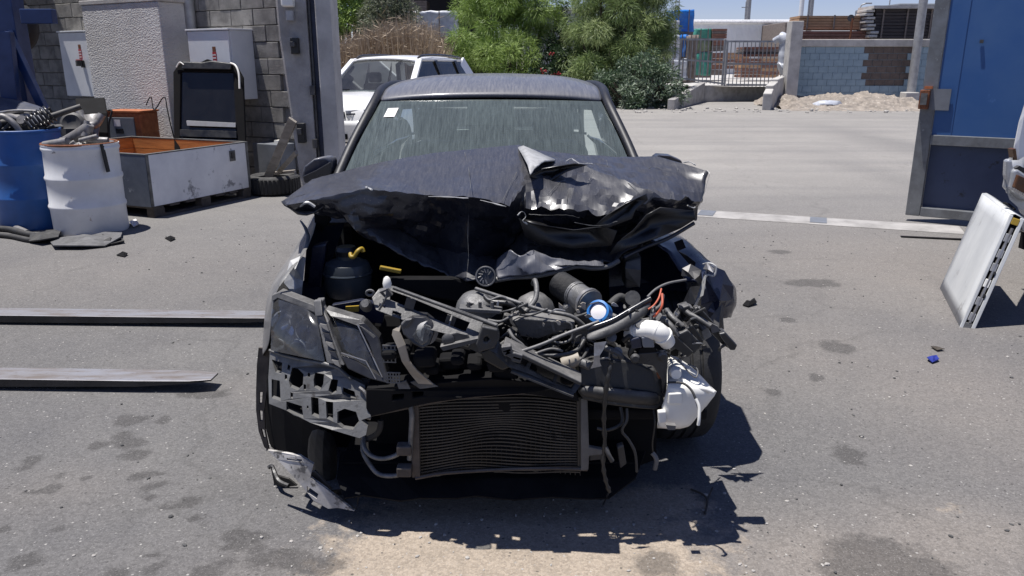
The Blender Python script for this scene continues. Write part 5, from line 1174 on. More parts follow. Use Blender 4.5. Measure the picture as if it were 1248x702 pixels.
for sgn in (-1, 1):
    mb = MB(); pts = [Vector((cx+sgn*.765, 3.60, .88)), Vector((cx+sgn*.70, 3.93, 1.12)), Vector((cx+sgn*.612, 4.22, 1.343)), Vector((cx+sgn*.625, 4.6, 1.40)), Vector((cx+sgn*.63, 5.2, 1.41)), Vector((cx+sgn*.615, 5.8, 1.37)), Vector((cx+sgn*.66, 6.4, 1.15)), Vector((cx+sgn*.70, 6.75, .98))]
    mb.tube(curve(pts, 6), [.025]*43, 10); P(mb, 'roof_pillar', 'pillar_paint', smooth=60)
    mb = MB(); mb.beam((cx+sgn*.81, 4.95, .93), (cx+sgn*.64, 4.85, 1.39), .10, .04, up=(1,0,0)); P(mb, 'door_pillar', 'gloss_black')
    mb = MB(); mb.sheet([[Vector((cx+sgn*.82, 3.85, .93)), Vector((cx+sgn*.825, 5.0, .95)), Vector((cx+sgn*.80, 6.1, .97))], [Vector((cx+sgn*.635, 4.3, 1.36)), Vector((cx+sgn*.635, 5.0, 1.39)), Vector((cx+sgn*.625, 5.75, 1.36))]]); P(mb, 'side_window', 'side_glass')
    # flank
    for nm, y0, y1, dz in (('front_door', 3.93, 4.94, 0), ('rear_door', 4.96, 5.86, 0), ('rear_wing', 5.88, 6.75, 0)):
        rows = []
        for y in np.linspace(y0, y1, 5): rows.append([Vector((cx+sgn*(h-(.05 if y > 6.5 else 0)), y, z)) for h, z in ((.80,.18),(.86,.26),(.885,.45),(.90,.62),(.895,.76),(.86,.90),(.80,.955))])
        mb = MB(); mb.sheet(rows); o = P(mb, nm, 'door_paint', smooth=40, solid=.02)
        if 'door' in nm: MB().b2((cx+sgn*.895, y1-.28, .745), (cx+sgn*.93, y1-.10, .775)).build('door_handle', 'door_paint', o, bevel=.008)
    for y in (5.95,):
        mb = MB(); mb.lathe([(.19,-.10),(.295,-.11),(.315,-.075),(.315,.075),(.295,.11),(.19,.10)], (cx+sgn*.79, y, .316), Ry(pi/2), 36); wl_ = P(mb, 'wheel', 'rubber', smooth=40)
        mb = MB(); mb.lathe([(0,-.09),(.195,-.10),(.195,.10),(0,.09)], (cx+sgn*.79, y, .316), Ry(pi/2), 20); mb.build('rim', 'galv', wl_, smooth=40)
mb = MB(); mb.sheet([[Vector((cx+.6*u, 6.2, 1.325)) for u in (-1,-.5,0,.5,1)], [Vector((cx+.68*u, 6.75, 1.0)) for u in (-1,-.5,0,.5,1)]]); P(mb, 'rear_window', 'side_glass')
mb = MB(); mb.sheet([[Vector((cx+h*u, y, z+.03*(1-u*u))) for u in np.linspace(-1,1,9)] for y, z, h in ((6.72,.97,.74),(6.95,.95,.74),(7.02,.85,.76),(7.05,.5,.80),(7.0,.25,.78))]); P(mb, 'tailgate', 'door_paint', smooth=40, solid=.02)
MB().b2((cx-.80, 3.3, .17), (cx+.80, 6.9, .22)).build('floor_pan', 'matt_dark', car)
# ---- cabin
mb = MB(); mb.sheet([[Vector((cx+h*u, y, z-.045+.02*(1-u*u))) for u in np.linspace(-1,1,9)] for y, z, h in ((4.24,1.345,.56),(4.6,1.40,.59),(5.2,1.43,.59),(5.8,1.38,.57),(6.15,1.31,.54))]); P(mb, 'headlining', 'interior_light', smooth=0)
MB().b2((cx-.74, 3.62, .62), (cx+.74, 3.98, .90)).build('dashboard', 'interior_dark', car, bevel=.06)
for sgn in (-1, 1):
    x = cx+sgn*.37
    s_ = MB().add([(x-.24,4.75,.45),(x+.24,4.75,.45),(x+.22,4.98,1.05),(x-.22,4.98,1.05),(x-.24,4.9,.45),(x+.24,4.9,.45),(x+.22,5.1,1.05),(x-.22,5.1,1.05)], [(0,1,2,3),(7,6,5,4),(0,4,5,1),(1,5,6,2),(2,6,7,3),(3,7,4,0)]).build('seat', 'seat_cloth', car, bevel=.05)
    MB().b2((x-.13, 4.98, 1.09), (x+.13, 5.09, 1.27)).build('headrest', 'seat_cloth', s_, bevel=.04)
    MB().b2((x-.25, 4.3, .35), (x+.25, 4.85, .5)).build('seat_cushion', 'seat_cloth', car, bevel=.05)
MB().b2((cx-.6, 5.7, .45), (cx+.6, 5.9, 1.0)).build('rear_seat', 'seat_cloth', car, bevel=.05)
mb = MB(); sw = Vector((cx+.37, 4.15, .93)); RS = Rx(radians(65)); pts = [sw+RS@Vector((cos(a)*.185, sin(a)*.185, 0)) for a in np.linspace(0, 2*pi, 33)]
mb.tube(pts, .016, 8, cap=False); mb.beam(sw+RS@Vector((-.18,0,0)), sw+RS@Vector((.18,0,0)), .03, .05); mb.tube([sw, sw-RS@Vector((0,0,.3))], .03, 8); P(mb, 'steering_wheel', 'gloss_black', smooth=50)
mb = MB(); mb.lathe([(0,-.016),(.05,-.016),(.056,0),(.05,.012),(0,.012)], (0,0,0), Rx(pi/2), 24); mb.v = [Vector((cx+.01+v.x*2.1, 4.03+v.y, 1.215+v.z*.75)) for v in mb.v]; o = mb.build('rear_view_mirror', 'gloss_black', car, smooth=40)
MB().box((cx+.01, 4.08, 1.265), (.05, .08, .06)).build('mirror_foot', 'gloss_black', o, bevel=.01)
MB().b2((cx-.62, 3.50, .20), (cx+.62, 3.56, .90)).build('firewall', 'matt_dark', car)
mb = MB(); mb.sheet([[Vector((cx+.74*u, 3.38, .86)), Vector((cx+.74*u, 3.62, .905))] for u in np.linspace(-1,1,5)]); P(mb, 'scuttle', 'black_plastic', solid=.02)
# ---- door mirrors
mb = MB(); pts = [at(367,214,3.78), at(370,203,3.76), at(382,194,3.76), at(396,191,3.78), at(404,194,3.80), at(404,205,3.80), at(402,219,3.80), at(384,224,3.8), at(370,224,3.79)]
k = len(pts); mb.v = list(pts)+[p+Vector((.01,.10,-.0)) for p in pts]; mb.f = [tuple(range(k)), tuple(reversed(range(k, 2*k)))]+[(i, (i+1)%k, k+(i+1)%k, k+i) for i in range(k)]
mm = P(mb, 'door_mirror', 'roof_paint', bevel=.025, smooth=50)
MB().plate([(369,215),(384,208),(403,197),(403,219),(385,223),(371,223)], 3.745, .014).build('mirror_shade', 'gloss_black', mm, bevel=.004)
mb = MB(); mb.beam(at(402,214,3.84), at(416,216,3.88), .05, .05); mb.build('mirror_arm', 'gloss_black', mm)
mm = MB().plate([(797,193),(803,189),(818,190),(832,196),(832,216),(800,218)], 3.8, .10).build('door_mirror', 'door_paint', car, bevel=.02)
mb = MB(); mb.beam(at(802,213,3.86), at(786,214,3.88), .05, .05); mb.build('mirror_arm', 'gloss_black', mm)
# ---- crumpled bonnet
B = [ # (photo column, row, depth) control net, back edge first
 [(352,252,3.10),(392,230,3.45),(425,225,3.66),(472,214,3.70),(530,202,3.72),(570,200,3.72),(628,194,3.72),(655,198,3.72),(705,202,3.72),(755,204,3.70),(800,206,3.62),(858,226,3.35)],
 [(344,247,2.98),(381,220,3.20),(419,210,3.36),(468,198,3.40),(527,188,3.40),(566,184,3.38),(632,178,3.36),(656,184,3.38),(705,190,3.40),(754,192,3.40),(800,192,3.32),(864,210,3.12)],
 [(347,250,2.94),(388,233,3.02),(430,222,3.10),(475,214,3.16),(528,212,3.14),(571,219,3.03),(630,202,3.10),(646,202,3.12),(712,200,3.22),(766,212,3.16),(815,214,3.14),(861,226,3.08)],
 [(350,253,2.92),(398,242,2.93),(447,233,2.95),(517,239,2.95),(546,241,2.92),(573,241,2.87),(621,252,2.86),(641,228,2.98),(712,206,3.12),(783,234,2.98),(822,243,2.96),(856,248,3.02)],
 [(357,257,2.93),(402,251,2.925),(428,266,2.93),(500,266,2.97),(545,270,2.99),(571,276,2.93),(616,286,3.02),(641,258,2.93),(700,262,2.90),(745,265,2.93),(795,258,2.98),(851,258,3.02)],
 [(364,260,2.97),(412,262,2.94),(432,281,2.93),(490,285,3.03),(530,306,3.05),(569,314,2.95),(612,316,3.05),(640,287,3.03),(690,296,3.06),(738,294,3.08),(793,275,3.06),(849,266,3.04)],
 [(374,260,3.00),(418,272,2.97),(444,291,2.96),(503,322,2.96),(550,343,2.94),(569,345,2.90),(609,341,2.86),(646,336,2.86),(690,328,2.88),(745,322,2.95),(803,292,3.02),(847,271,3.04)]]
CP = [[at(*c) for c in r] for r in B]
def cr1(p0, p1, p2, p3, t): return .5*((2*p1)+(p2-p0)*t+(2*p0-5*p1+4*p2-p3)*t*t+(3*p1-p0-3*p2+p3)*t**3)
def net(C, n, k):
    R, Q = len(C), len(C[0])
    def row(r, j, t, lin):
        a, b, c, d = r[max(j-1,0)], r[j], r[j+1], r[min(j+2,Q-1)]
        return b.lerp(c, t)*lin + cr1(a,b,c,d,t)*(1-lin)
    out = []
    for i in range(R-1):
        for s_ in range(n + (1 if i == R-2 else 0)):
            t = s_/n; line = []
            for j in range(Q-1):
                for q in range(n + (1 if j == Q-2 else 0)):
                    u = q/n; g = [row(C[min(max(i+o_,0),R-1)], j, u, k) for o_ in (-1,0,1,2)]
                    line.append(g[1].lerp(g[2], t)*k + cr1(*g, t)*(1-k))
            out.append(line)
    return out
HN = net(CP, 10, .95)
def crump(p, a):
    q = p*7; n1 = 1-2*abs(noise.noise(q)); n2 = 1-2*abs(noise.noise(p*17+Vector((4,2,1))))
    n3 = noise.noise(p*41)*.28
    return Vector((noise.noise(p*6+Vector((9,0,0)))*.3, n1*1.0+n3, n2*.45+n1*.3+n3))*a
rows = []
for i, r in enumerate(HN):
    fr_ = i/(len(HN)-1); row = []
    for j, p in enumerate(r):
        w = .005 + .015*max(0, min(1, (fr_-.42)*4)) + .010*max(0, min(1, (j/len(r)-.5)*8))*min(1, fr_*3)
        if i <= 10: w = .004
        row.append(p + crump(p, w))
    rows.append(row)
mb = MB(); mb.sheet(rows); hood = P(mb, 'bonnet', 'hood_paint', smooth=16, solid=.006)
# underside lining of the bonnet flap at the left corner, and torn edges
def flap(px, Y, m_, name, th=.004, parent=hood, smooth=None): return MB().plate(px, Y, th).build(name, m_, parent, smooth=smooth)
mb = MB(); mb.sheet([[at(343,246,2.975), at(353,243,2.985), at(372,237,3.0), at(392,238,3.0), at(399,243,2.95)], [at(346,250,2.96), at(355,254,2.95), at(368,258,2.95), at(382,257,2.98), at(397,247,2.94)], [at(363,261,2.95), at(368,262,2.94), at(374,262,2.94), at(384,259,2.95), at(398,250,2.94)]]); mb.build('bonnet_lip', 'gloss_black', hood, solid=.006, smooth=50)
mb = MB(); mb.tube(pc([(366,251,2.935),(370,248,2.93),(376,247,2.93),(384,252,2.93)], 4), .006, 6); mb.build('torn_metal', 'alu_torn', hood)
mb = MB(); mb.sheet([[at(631,180,3.33), at(638,178,3.30), at(650,183,3.30), at(665,190,3.28), at(677,194,3.26)],[at(636,188,3.16), at(644,187,3.14), at(655,192,3.12), at(663,195,3.10), at(676,196,3.16)],[at(643,201,3.02), at(649,199,3.02), at(654,201,3.02), at(657,199,3.03), at(664,197,3.08)],[at(646,213,2.94), at(648,211,2.95), at(651,206,2.97), at(656,202,2.99), at(660,199,3.05)]])
mb.build('torn_edge', 'alu_torn', hood, solid=.005, smooth=40)
for pts in ([(690,197,3.17),(697,194,3.16),(706,200,3.13),(716,200,3.13),(722,201,3.13)], [(631,262,2.86),(637,258,2.86),(641,264,2.88),(637,270,2.87),(642,274,2.88)], [(832,199,3.24),(840,198,3.2),(848,202,3.18)], [(862,209,3.115),(865,212,3.10)], [(838,251,2.985),(845,254,2.99),(848,253,2.99)],
            [(522,240,2.925),(545,241,2.90),(571,242,2.855)],[(585,245,2.86),(600,248,2.85),(617,252,2.845)]):
    mb = MB(); P_ = pc(pts, 3); P_ = [p+crump(p*4, .004) for p in P_]; mb.tube(P_, [.0008+.0045*abs(noise.noise(p*70)) for p in P_], 5); mb.build('paint_crack', 'alu_torn', hood)
mb = MB(); P_ = pc([(445,228,2.93),(449,229,2.93),(454,232,2.925)],3); mb.tube(P_, [.002,.005,.006,.003,.004,.005,.002], 5); mb.build('paint_crack', 'alu_torn', hood)
mb = MB(); P_ = pc([(571,262,2.90),(570,290,2.90),(571,315,2.89),(568,340,2.87)],4); P_ = [p+crump(p*4, .003) for p in P_]; mb.tube(P_, [.0004+.0022*abs(noise.noise(p*40)) for p in P_], 5); mb.build('paint_crack', 'bracket_metal', hood)
for pts in ([(645,262,2.905),(662,263,2.895),(690,263,2.88),(706,266,2.885)], [(690,250,2.92),(691,240,2.96),(692,232,3.0)], [(739,196,3.24),(741,204,3.2),(748,222,3.06)], [(712,207,3.1),(735,214,3.08),(762,223,3.03),(784,233,2.95)], [(826,206,3.18),(822,222,3.1),(816,244,2.94)],
            [(864,214,3.06),(858,236,3.0),(850,256,2.97)], [(612,246,2.855),(622,226,2.96),(630,210,3.03)], [(666,240,2.95),(676,229,2.99),(684,222,3.03)], [(716,224,3.02),(722,212,3.06)], [(566,186,3.33),(571,205,3.14),(574,231,2.86)], [(640,270,2.89),(645,280,2.95),(652,290,2.98)], [(790,206,3.2),(797,204,3.2),(806,207,3.18)], [(650,250,2.93),(652,236,2.96)], [(700,272,2.87),(730,276,2.88),(752,270,2.88)]):
    mb = MB(); P_ = [p+crump(p*5, .003)-Vector((0,.006,-.002)) for p in pc(pts, 5)]; mb.tube(P_, [.0003+.0020*abs(noise.noise(p*55)) for p in P_], 5); mb.build('scratch_glint', 'bracket_metal', hood)  # scratches, plus the bonnet's right edge highlight painted as a pale line
# dark folds on the right half
for px, Yv in ([(645,217),(662,207),(700,201),(716,203),(690,211),(672,222),(655,219)], 3.02), ([(740,262),(762,250),(788,237),(790,244),(775,256),(770,268),(742,278),(725,276)], 2.90), ([(788,262),(805,255),(846,258),(848,268),(830,280),(800,290),(770,302),(742,312),(752,296),(772,282)], 2.935), ([(632,268),(648,274),(700,282),(735,277),(752,282),(745,300),(700,304),(660,300),(640,290)], 2.915):
    mb = MB(); c = [at(x, y, Yv) for x, y in px]; ce = sum(c, Vector())/len(c)+Vector((0,.05,0)); k = len(c)
    mid_ = [p*.5+ce*.5+crump(p*3, .02) for p in c]; mb.v = [ce]+[p+crump(p, .008) for p in c]+mid_
    for i in range(k): j = (i+1) % k; mb.f += [(0,1+k+i,1+k+j),(1+k+i,1+i,1+j,1+k+j)]
    mb.build('folded_metal', 'black_fold', hood, solid=.004, smooth=0)
# rolled pale lower edge of the bonnet
mb = MB(); P_ = pc([(603,342,2.85),(622,339,2.845),(650,337,2.845),(680,331,2.86),(703,325,2.875),(720,327,2.89),(740,325,2.92),(754,318,2.94)], 4); mb.tube(P_, [.009+.004*noise.noise(p*9) for p in P_], 8); mb.build('bonnet_edge', 'lining', hood, smooth=60)
mb = MB(); P_ = pc([(760,314,2.95),(785,302,2.99),(815,290,3.02),(846,272,3.04)], 4); mb.tube(P_, .008, 8); mb.build('bonnet_edge', 'hood_paint', hood, smooth=60)
mb = MB(); C_ = [[at(606,318,2.90),at(622,306,2.86),at(634,314,2.84),at(650,306,2.88),at(672,316,2.87),at(700,320,2.88),at(735,318,2.93)],[at(604,330,2.87),at(620,322,2.85),at(636,328,2.83),at(652,318,2.845),at(668,326,2.86),at(690,325,2.85),at(735,322,2.91)],[at(606,341,2.84),at(622,339,2.835),at(640,337,2.83),at(655,335,2.83),at(678,331,2.845),at(703,325,2.86),at(738,325,2.90)]]
mb.sheet([[p+crump(p*1.5, .008) for p in r] for r in net(C_, 6, .7)]); mb.build('bonnet_front', 'roof_paint', hood, solid=.004, smooth=25)
# emblem: ring with a feathered wheel mark
ec = at(592, 337, 2.835); RE = Rx(pi/2-radians(18)); mb = MB()
em = MB().lathe([(0,-.012),(.036,-.012),(.038,-.004),(.038,.006),(.031,.009),(.030,.004),(0,.003)][::-1], ec, RE, 28).build('emblem', 'gloss_black', hood, smooth=40)
mb = MB(); mb.tube([ec+RE@Vector((cos(a)*.034, sin(a)*.034, .008)) for a in np.linspace(0,2*pi,25)], .0032, 6, cap=False)
for k in range(9):
    a = .5+k*.52; r0, r1 = .012+.004*(k%2), .027; mb.tube([ec+RE@Vector((cos(a)*r0, sin(a)*r0, .006)), ec+RE@Vector((cos(a+.25)*r1, sin(a+.25)*r1, .007))], .0032, 5)
mb.build('emblem_ring', 'emblem', em, smooth=50)
# ---- wings (front fenders)
F = [[(388,262,3.25),(380,256,3.45),(392,262,3.85)], [(384,284,3.02),(368,281,3.22),(372,290,3.9)], [(372,312,2.92),(353,302,3.12),(364,318,3.9)], [(354,330,2.84),(339,318,3.06),(364,345,3.95)],
     [(341,348,2.80),(322,342,3.02),(364,370,4.0)], [(334,366,2.78),(315,364,3.00),(364,385,4.0)], [(331,400,2.77),(311,402,2.98),(364,405,4.0)], [(329,428,2.77),(310,440,2.97),(364,430,4.0)]]
mb = MB(); mb.sheet([[at(*p) for p in r] for r in F]); P(mb, 'front_wing', 'fender_paint', sub=2, solid=.006, smooth=0)
mb = MB(); mb.sheet([[at(x-2.5,y,Yv-.01), at(x+2.5,y,Yv-.015)] for x,y,Yv in ((364,266,3.2),(381,288,3.0),(368,312,2.9),(350,332,2.82),(338,352,2.79))]); P(mb, 'wing_flange', 'bracket_metal', solid=.004, sub=1)
mb = MB(); mb.sheet([[at(354,318,2.86), at(366,312,2.88), at(372,314,2.9)],[at(350,330,2.84), at(360,328,2.83), at(370,330,2.88)],[at(346,345,2.82), at(358,338,2.84), at(369,342,2.86)],[at(352,352,2.82),at(360,352,2.83),at(368,350,2.85)],[at(353,362,2.82),at(360,360,2.83),at(367,366,2.85)]]); P(mb, 'torn_bracket', 'alu_torn', solid=.004)
mb = MB(); mb.sheet([[at(375,280,3.2), at(420,272,3.25)],[at(372,320,3.1), at(400,330,3.1)],[at(368,372,2.95), at(395,368,2.95)]]); P(mb, 'inner_wing', 'navy_under', solid=.006)
flap([(377,244),(398,250),(404,268),(392,282),(384,278),(383,262)], 3.15, 'matt_dark', 'hinge_cover', parent=car)
# brownish wheel arch edge strip below the wing
W_ = [[(329,425),(327,445),(326,470),(322,500),(323,525),(328,550)],[(315,424),(313,445),(312,475),(312,500),(315,525),(322,545)]]
hs = [[(316,478),(320,478),(319,492),(316,492)],[(316,500),(320,501),(320,513),(317,513)],[(318,522),(322,524),(324,534),(321,534)]]
MB().plate(W_[0]+W_[1][::-1], 2.98, .012, hs).build('arch_edge', 'brown_edge', car)
mb = MB(); mb.sheet([[at(322,440,3.0), at(345,470,2.86), at(400,520,2.80)],[at(318,490,3.02), at(340,520,2.95), at(396,560,2.9)],[at(325,545,3.02), at(350,575,2.95), at(396,598,2.9)]]); P(mb, 'arch_liner', 'matt_dark', solid=.008, sub=1)
mb = MB(); mb.sheet([[at(378,518,2.80), at(396,524,2.78), at(410,528,2.85)],[at(372,548,2.82), at(392,552,2.78), at(412,560,2.84)],[at(378,588,2.85), at(394,586,2.80), at(412,592,2.84)]]); P(mb, 'arch_liner', 'dusty_plastic', solid=.006, sub=1)
MB().plate([(398,524),(470,528),(500,545),(500,585),(430,600),(400,600)], 3.0, .01).build('inner_wheelhouse', 'matt_dark', car)
# ---- front left wheel hidden in the arch and visible right wheel
mb = MB(); us = np.linspace(0, 1, 15); mb.sheet([[Vector((cx-.52+1.12*u, 2.60, .17)) for u in us], [Vector((cx-.50+1.04*u, 2.44+.02*noise.noise(Vector((u*9,1,0))), .15)) for u in us], [Vector((cx-.46+.90*u, 2.36+.05*noise.noise(Vector((u*14,5,0))), .12+.02*noise.noise(Vector((u*7,0,0))))) for u in us]]); P(mb, 'shadow_fill_board', 'matt_dark', solid=.006)  # dark board added to fill light gaps in the shadow under the nose
def wheel(x, y, rot, flat):
    prof = [(.19,-.095),(.27,-.112),(.296,-.108),(.309,-.09),(.313,-.06),(.306,-.057),(.306,-.050),(.3145,-.047),(.315,-.020),(.307,-.017),(.307,-.009),(.315,-.006),(.315,.020),(.307,.023),(.307,.031),(.314,.034),(.312,.07),(.306,.095),(.29,.112),(.19,.095)]
    R = Rz(rot)@Ry(pi/2); o = MB().lathe(prof, (x, y, .316), R, 56, cap=False).build('wheel', 'rubber', car, smooth=30)
    MB().lathe([(0,-.06),(.17,-.07),(.195,-.09),(.195,.09),(0,.08)], (x, y, .316), R, 24).build('rim', 'galv', o, smooth=40); return o
wheel(cx+.795, 3.11, radians(4), 0); wheel(cx-.74, 3.25, radians(-8), 0)
# ---- right wing crushed
F = [[(786,290,3.02),(800,284,3.3),(815,282,3.8)],[(815,312,2.98),(836,296,3.2),(830,290,3.85)],[(838,345,2.95),(862,318,3.12),(830,310,3.9)],[(862,347,2.90),(884,336,3.0),(832,335,3.95)],[(858,365,2.88),(896,352,2.98),(832,352,3.95)],[(852,382,2.9),(897,372,2.95),(832,372,3.95)],[(866,392,2.92),(890,388,2.98),(832,392,3.95)]]
C_ = [[at(*p) for p in r] for r in F]; mb = MB(); mb.sheet([[p+crump(p, .012) for p in r] for r in net(C_, 6, .5)]); P(mb, 'front_wing', 'navy_under', solid=.006, smooth=35)
for px, Yv, m_ in (([(832,329),(842,326),(855,332),(856,344),(852,352),(848,340),(838,338),(831,338)],2.84,'dark_metal'), ([(858,336),(866,325),(884,332),(895,352),(893,368),(882,376),(880,392),(868,398),(862,378),(855,372)],2.85,'navy_under'), ([(857,345),(862,332),(858,356),(850,374),(846,376)],2.83,'alu_torn'), ([(830,376),(842,352),(858,350),(860,375),(845,388)],2.88,'gloss_black'), ([(862,322),(872,327),(874,333),(866,334),(858,330)],2.83,'bare_metal'),
                 ([(864,392),(880,372),(882,402),(874,412),(866,406)],2.83,'dark_metal')):
    mb = MB(); c = [at(x,y,Yv) for x,y in px]; ce = sum(c,Vector())/len(c)+Vector((0,-.03,0)); k = len(c); mb.v = [ce]+[p+crump(p,.012) for p in c]+[(p*.5+ce*.5)+crump(p*2,.016) for p in c]
    for i in range(k): j=(i+1)%k; mb.f += [(0,1+k+i,1+k+j),(1+k+i,1+i,1+j,1+k+j)]
    P(mb, 'torn_metal', m_, solid=.005)
mb = MB(); P_ = pc([(857,322,2.86),(866,321,2.83),(873,326,2.82),(870,336,2.82),(862,335,2.83),(858,343,2.83),(859,352,2.83)], 4); mb.tube(P_, [.003+.004*abs(noise.noise(p*50)) for p in P_], 6); P(mb, 'torn_edge', 'alu_torn')
mb = MB(); mb.sheet([[at(742,318,3.2), at(790,298,3.3), at(812,292,3.3)],[at(742,350,3.18), at(792,345,3.2), at(836,346,3.15)],[at(745,385,3.1), at(800,385,3.1), at(840,390,3.05)]]); P(mb, 'inner_wing', 'navy_under', solid=.01)
MB().plate([(762,318),(782,312),(781,350),(762,352)], 3.02, .12).build('suspension_tower', 'dark_metal', car, bevel=.01)
mb = MB(); mb.sheet([[at(763,320,3.0),at(780,316,3.0)],[at(762,327,2.98),at(781,329,2.98)],[at(763,338,3.0),at(780,350,3.0)]]); P(mb, 'tower_sheet', 'lining', solid=.006)
MB().plate([(828,380),(850,378),(860,400),(866,440),(862,470),(830,470)], 3.0, .05).build('wheelhouse_liner', 'matt_dark', car)
for px, Yv in (([(822,296),(832,292),(836,302),(826,306)],3.0), ([(826,306),(838,312),(848,320),(846,328),(838,320)],2.98)):
    P(MB().plate(px, Yv-.06, .01), 'hinge_bracket', 'matt_dark')
# ---- left headlight: two bays with a ribbed divider
hy = lambda x, y: 2.62+.0011*max(0, 400-x)+.0012*(450-y)
def hl(px, dy, th, m_, name, parent, bevel=0): return MB().plate(px, lambda x, y: hy(x, y)+dy, th).build(name, m_, parent, bevel=bevel)
def bowl(corners, dmax, parent, n=10):
    a, b, c, d = corners; mb = MB(); rows = []
    for j in range(n+1):
        v = j/n; row = []
        for i in range(n+1):
            u = i/n; x = (a[0]*(1-u)+b[0]*u)*(1-v)+(d[0]*(1-u)+c[0]*u)*v; y = (a[1]*(1-u)+b[1]*u)*(1-v)+(d[1]*(1-u)+c[1]*u)*v
            row.append(at(x, y, hy(x,y)+.012+dmax*(1-(2*u-1)**4)*(1-(2*v-1)**4)+.010*math.sin(u*11)*math.sin(v*8)))
        rows.append(row)
    mb.sheet(rows); return mb.build('reflector_bowl', 'reflector', parent, smooth=0)
h1 = hl([(331,362),(340,358),(384,375),(396,441),(360,436),(329,426)], .13, .02, 'matt_dark', 'headlight', car)
bowl(((332,364),(384,379),(395,440),(330,427)), .08, h1)
def lens(corners, bul, parent, n=8):
    a, b, c, d = corners; mb = MB(); rows = []
    for j in range(n+1):
        v = j/n; row = []
        for i in range(n+1):
            u = i/n; x = (a[0]*(1-u)+b[0]*u)*(1-v)+(d[0]*(1-u)+c[0]*u)*v; y = (a[1]*(1-u)+b[1]*u)*(1-v)+(d[1]*(1-u)+c[1]*u)*v
            row.append(at(x, y, hy(x,y)+bul*((2*u-1)**2*.6+(2*v-1)**2*.4)-bul))
        rows.append(row)
    mb.sheet(rows); return mb.build('lens', 'headlight_glass', parent, smooth=0)
lens(((331,362),(385,380),(396,441),(330,427)), .03, h1)
for (px, py, r, m_) in ((354,396,.062,'chrome'),(377,401,.042,'chrome'),(343,372,.02,'lens_clear'),(364,424,.028,'lens_clear'),(340,418,.022,'lens_clear')):
    p = at(px, py, hy(px,py)+.07); MB().lathe([(.25*r,.03),(.8*r,.015),(r,-.02),(r*1.08,-.02),(r*1.1,.03),(0,.035)], p, Rx(-pi/2), 20, cap=False).build('reflector', m_, h1, smooth=50)
hl([(331,360),(341,356),(388,374),(394,380),(384,382),(338,364),(332,368)], -.012, .05, 'dusty_plastic', 'headlight_rim', h1, .004)
h2 = hl([(398,378),(442,392),(459,411),(473,467),(420,446),(404,404)], .10, .02, 'matt_dark', 'headlight', car)
bowl(((400,382),(452,402),(470,462),(422,443)), .06, h2)
lens(((399,382),(452,401),(471,463),(421,445)), .02, h2)
for px in ([(396,377),(440,390),(460,411),(455,414),(438,398),(402,385)], [(436,394),(444,393),(462,412),(474,466),(466,463),(450,420)], [(414,433),(430,437),(470,462),(474,468),(450,462),(424,450)]): hl(px, -.025, .05, 'dusty_plastic' if px[0][1] < 400 and px[0][0] < 420 else 'gloss_black', 'headlight_rim', h2, .004)
for (px, py, r) in ((430,414,.045),(444,438,.04),(414,402,.03)):
    p = at(px, py, hy(px,py)+.05); MB().lathe([(.25*r,.03),(.8*r,.015),(r,-.02),(r*1.08,-.02),(r*1.1,.03),(0,.035)], p, Rx(-pi/2), 18, cap=False).build('reflector', 'lens_clear', h2, smooth=50)
for a, b in (((436,396),(466,460)),((416,430),(446,440)),((446,440),(458,462))):
    mb = MB(); mb.tube([at(*a, hy(*a)-.028), at(*b, hy(*b)-.028)], .0022, 5); mb.build('trim_line', 'bare_metal', h2)
dv = [(383,368),(392,367),(393,376),(400,392),(406,412),(414,432),(420,446),(398,443),(391,410),(385,384)]
o = hl(dv, -.03, .05, 'grey_plastic', 'headlight_bridge', car, .004)
for k in range(6):
    x, y = 389+k*3.6, 384+k*11; hl([(x-3,y),(x+5,y+1),(x+8,y+9),(x+1,y+5)], -.042, .012, 'lining' if k % 2 else 'gloss_black', 'rib', o)
hl([(382,367),(391,366),(393,385),(384,386)], -.045, .02, 'grey_plastic', 'headlight_tab', car, .003)
# ---- perforated bumper bracket below the headlight
by = lambda x, y: 2.59+.0016*max(0, 400-x)+.0012*(480-y)
outer = [(329,427),(345,433),(365,438),(396,443),(412,448),(424,460),(434,464),(445,470),(446,487),(449,498),(452,508),(440,512),(448,520),(446,530),(438,534),(405,524),(378,515),(352,502),(328,492),(327,460)]
holes = [[(331,438),(344,442),(343,456),(336,454)],[(331,462),(341,464),(342,489),(331,485)],[(356,448),(363,449),(370,456),(369,470),(363,476),(354,472),(352,464)],[(384,454),(395,456),(394,468),(390,476),(383,472),(382,463)],[(404,462),(412,463),(410,478),(404,481),(400,476)],[(418,472),(432,477),(434,486),(424,484),(417,480)],
         [(349,489),(368,495),(370,510),(358,506),(349,500)],[(379,484),(388,485),(389,510),(380,506)],[(397,489),(406,490),(406,514),(398,510)],[(411,502),(420,498),(434,502),(438,514),(430,524),(418,522),(411,516)],
         [(351,444),(354,446),(353,452),(350,450)],[(375,454),(378,455),(378,460),(375,459)],[(347,456),(350,457),(350,464),(347,463)],[(354,478),(357,479),(357,486),(354,485)],[(370,468),(373,469),(373,476),(370,475)],[(374,494),(376,495),(376,499),(374,498)]]
o = MB().plate(outer, by, .022, holes).build('bumper_bracket', 'bracket_metal', car, bevel=.0015)
MB().plate([(330,430),(398,446),(445,472),(450,500),(440,528),(400,516),(330,488)], lambda x, y: by(x,y)+.05, .01).build('bracket_back', 'matt_dark', o)
mb = MB(); mb.tube([at(x,y,by(x,y)-.004) for x,y in ((329,427),(345,433),(365,438),(396,443),(412,448),(428,462))], .006, 6); mb.build('bracket_edge', 'bracket_metal', o, smooth=60)
mb = MB(); mb.tube(pc([(438,472,2.59),(446,480,2.58),(450,495,2.575),(443,506,2.58),(452,510,2.58)],4), .006, 6); mb.build('torn_edge', 'bare_metal', o)
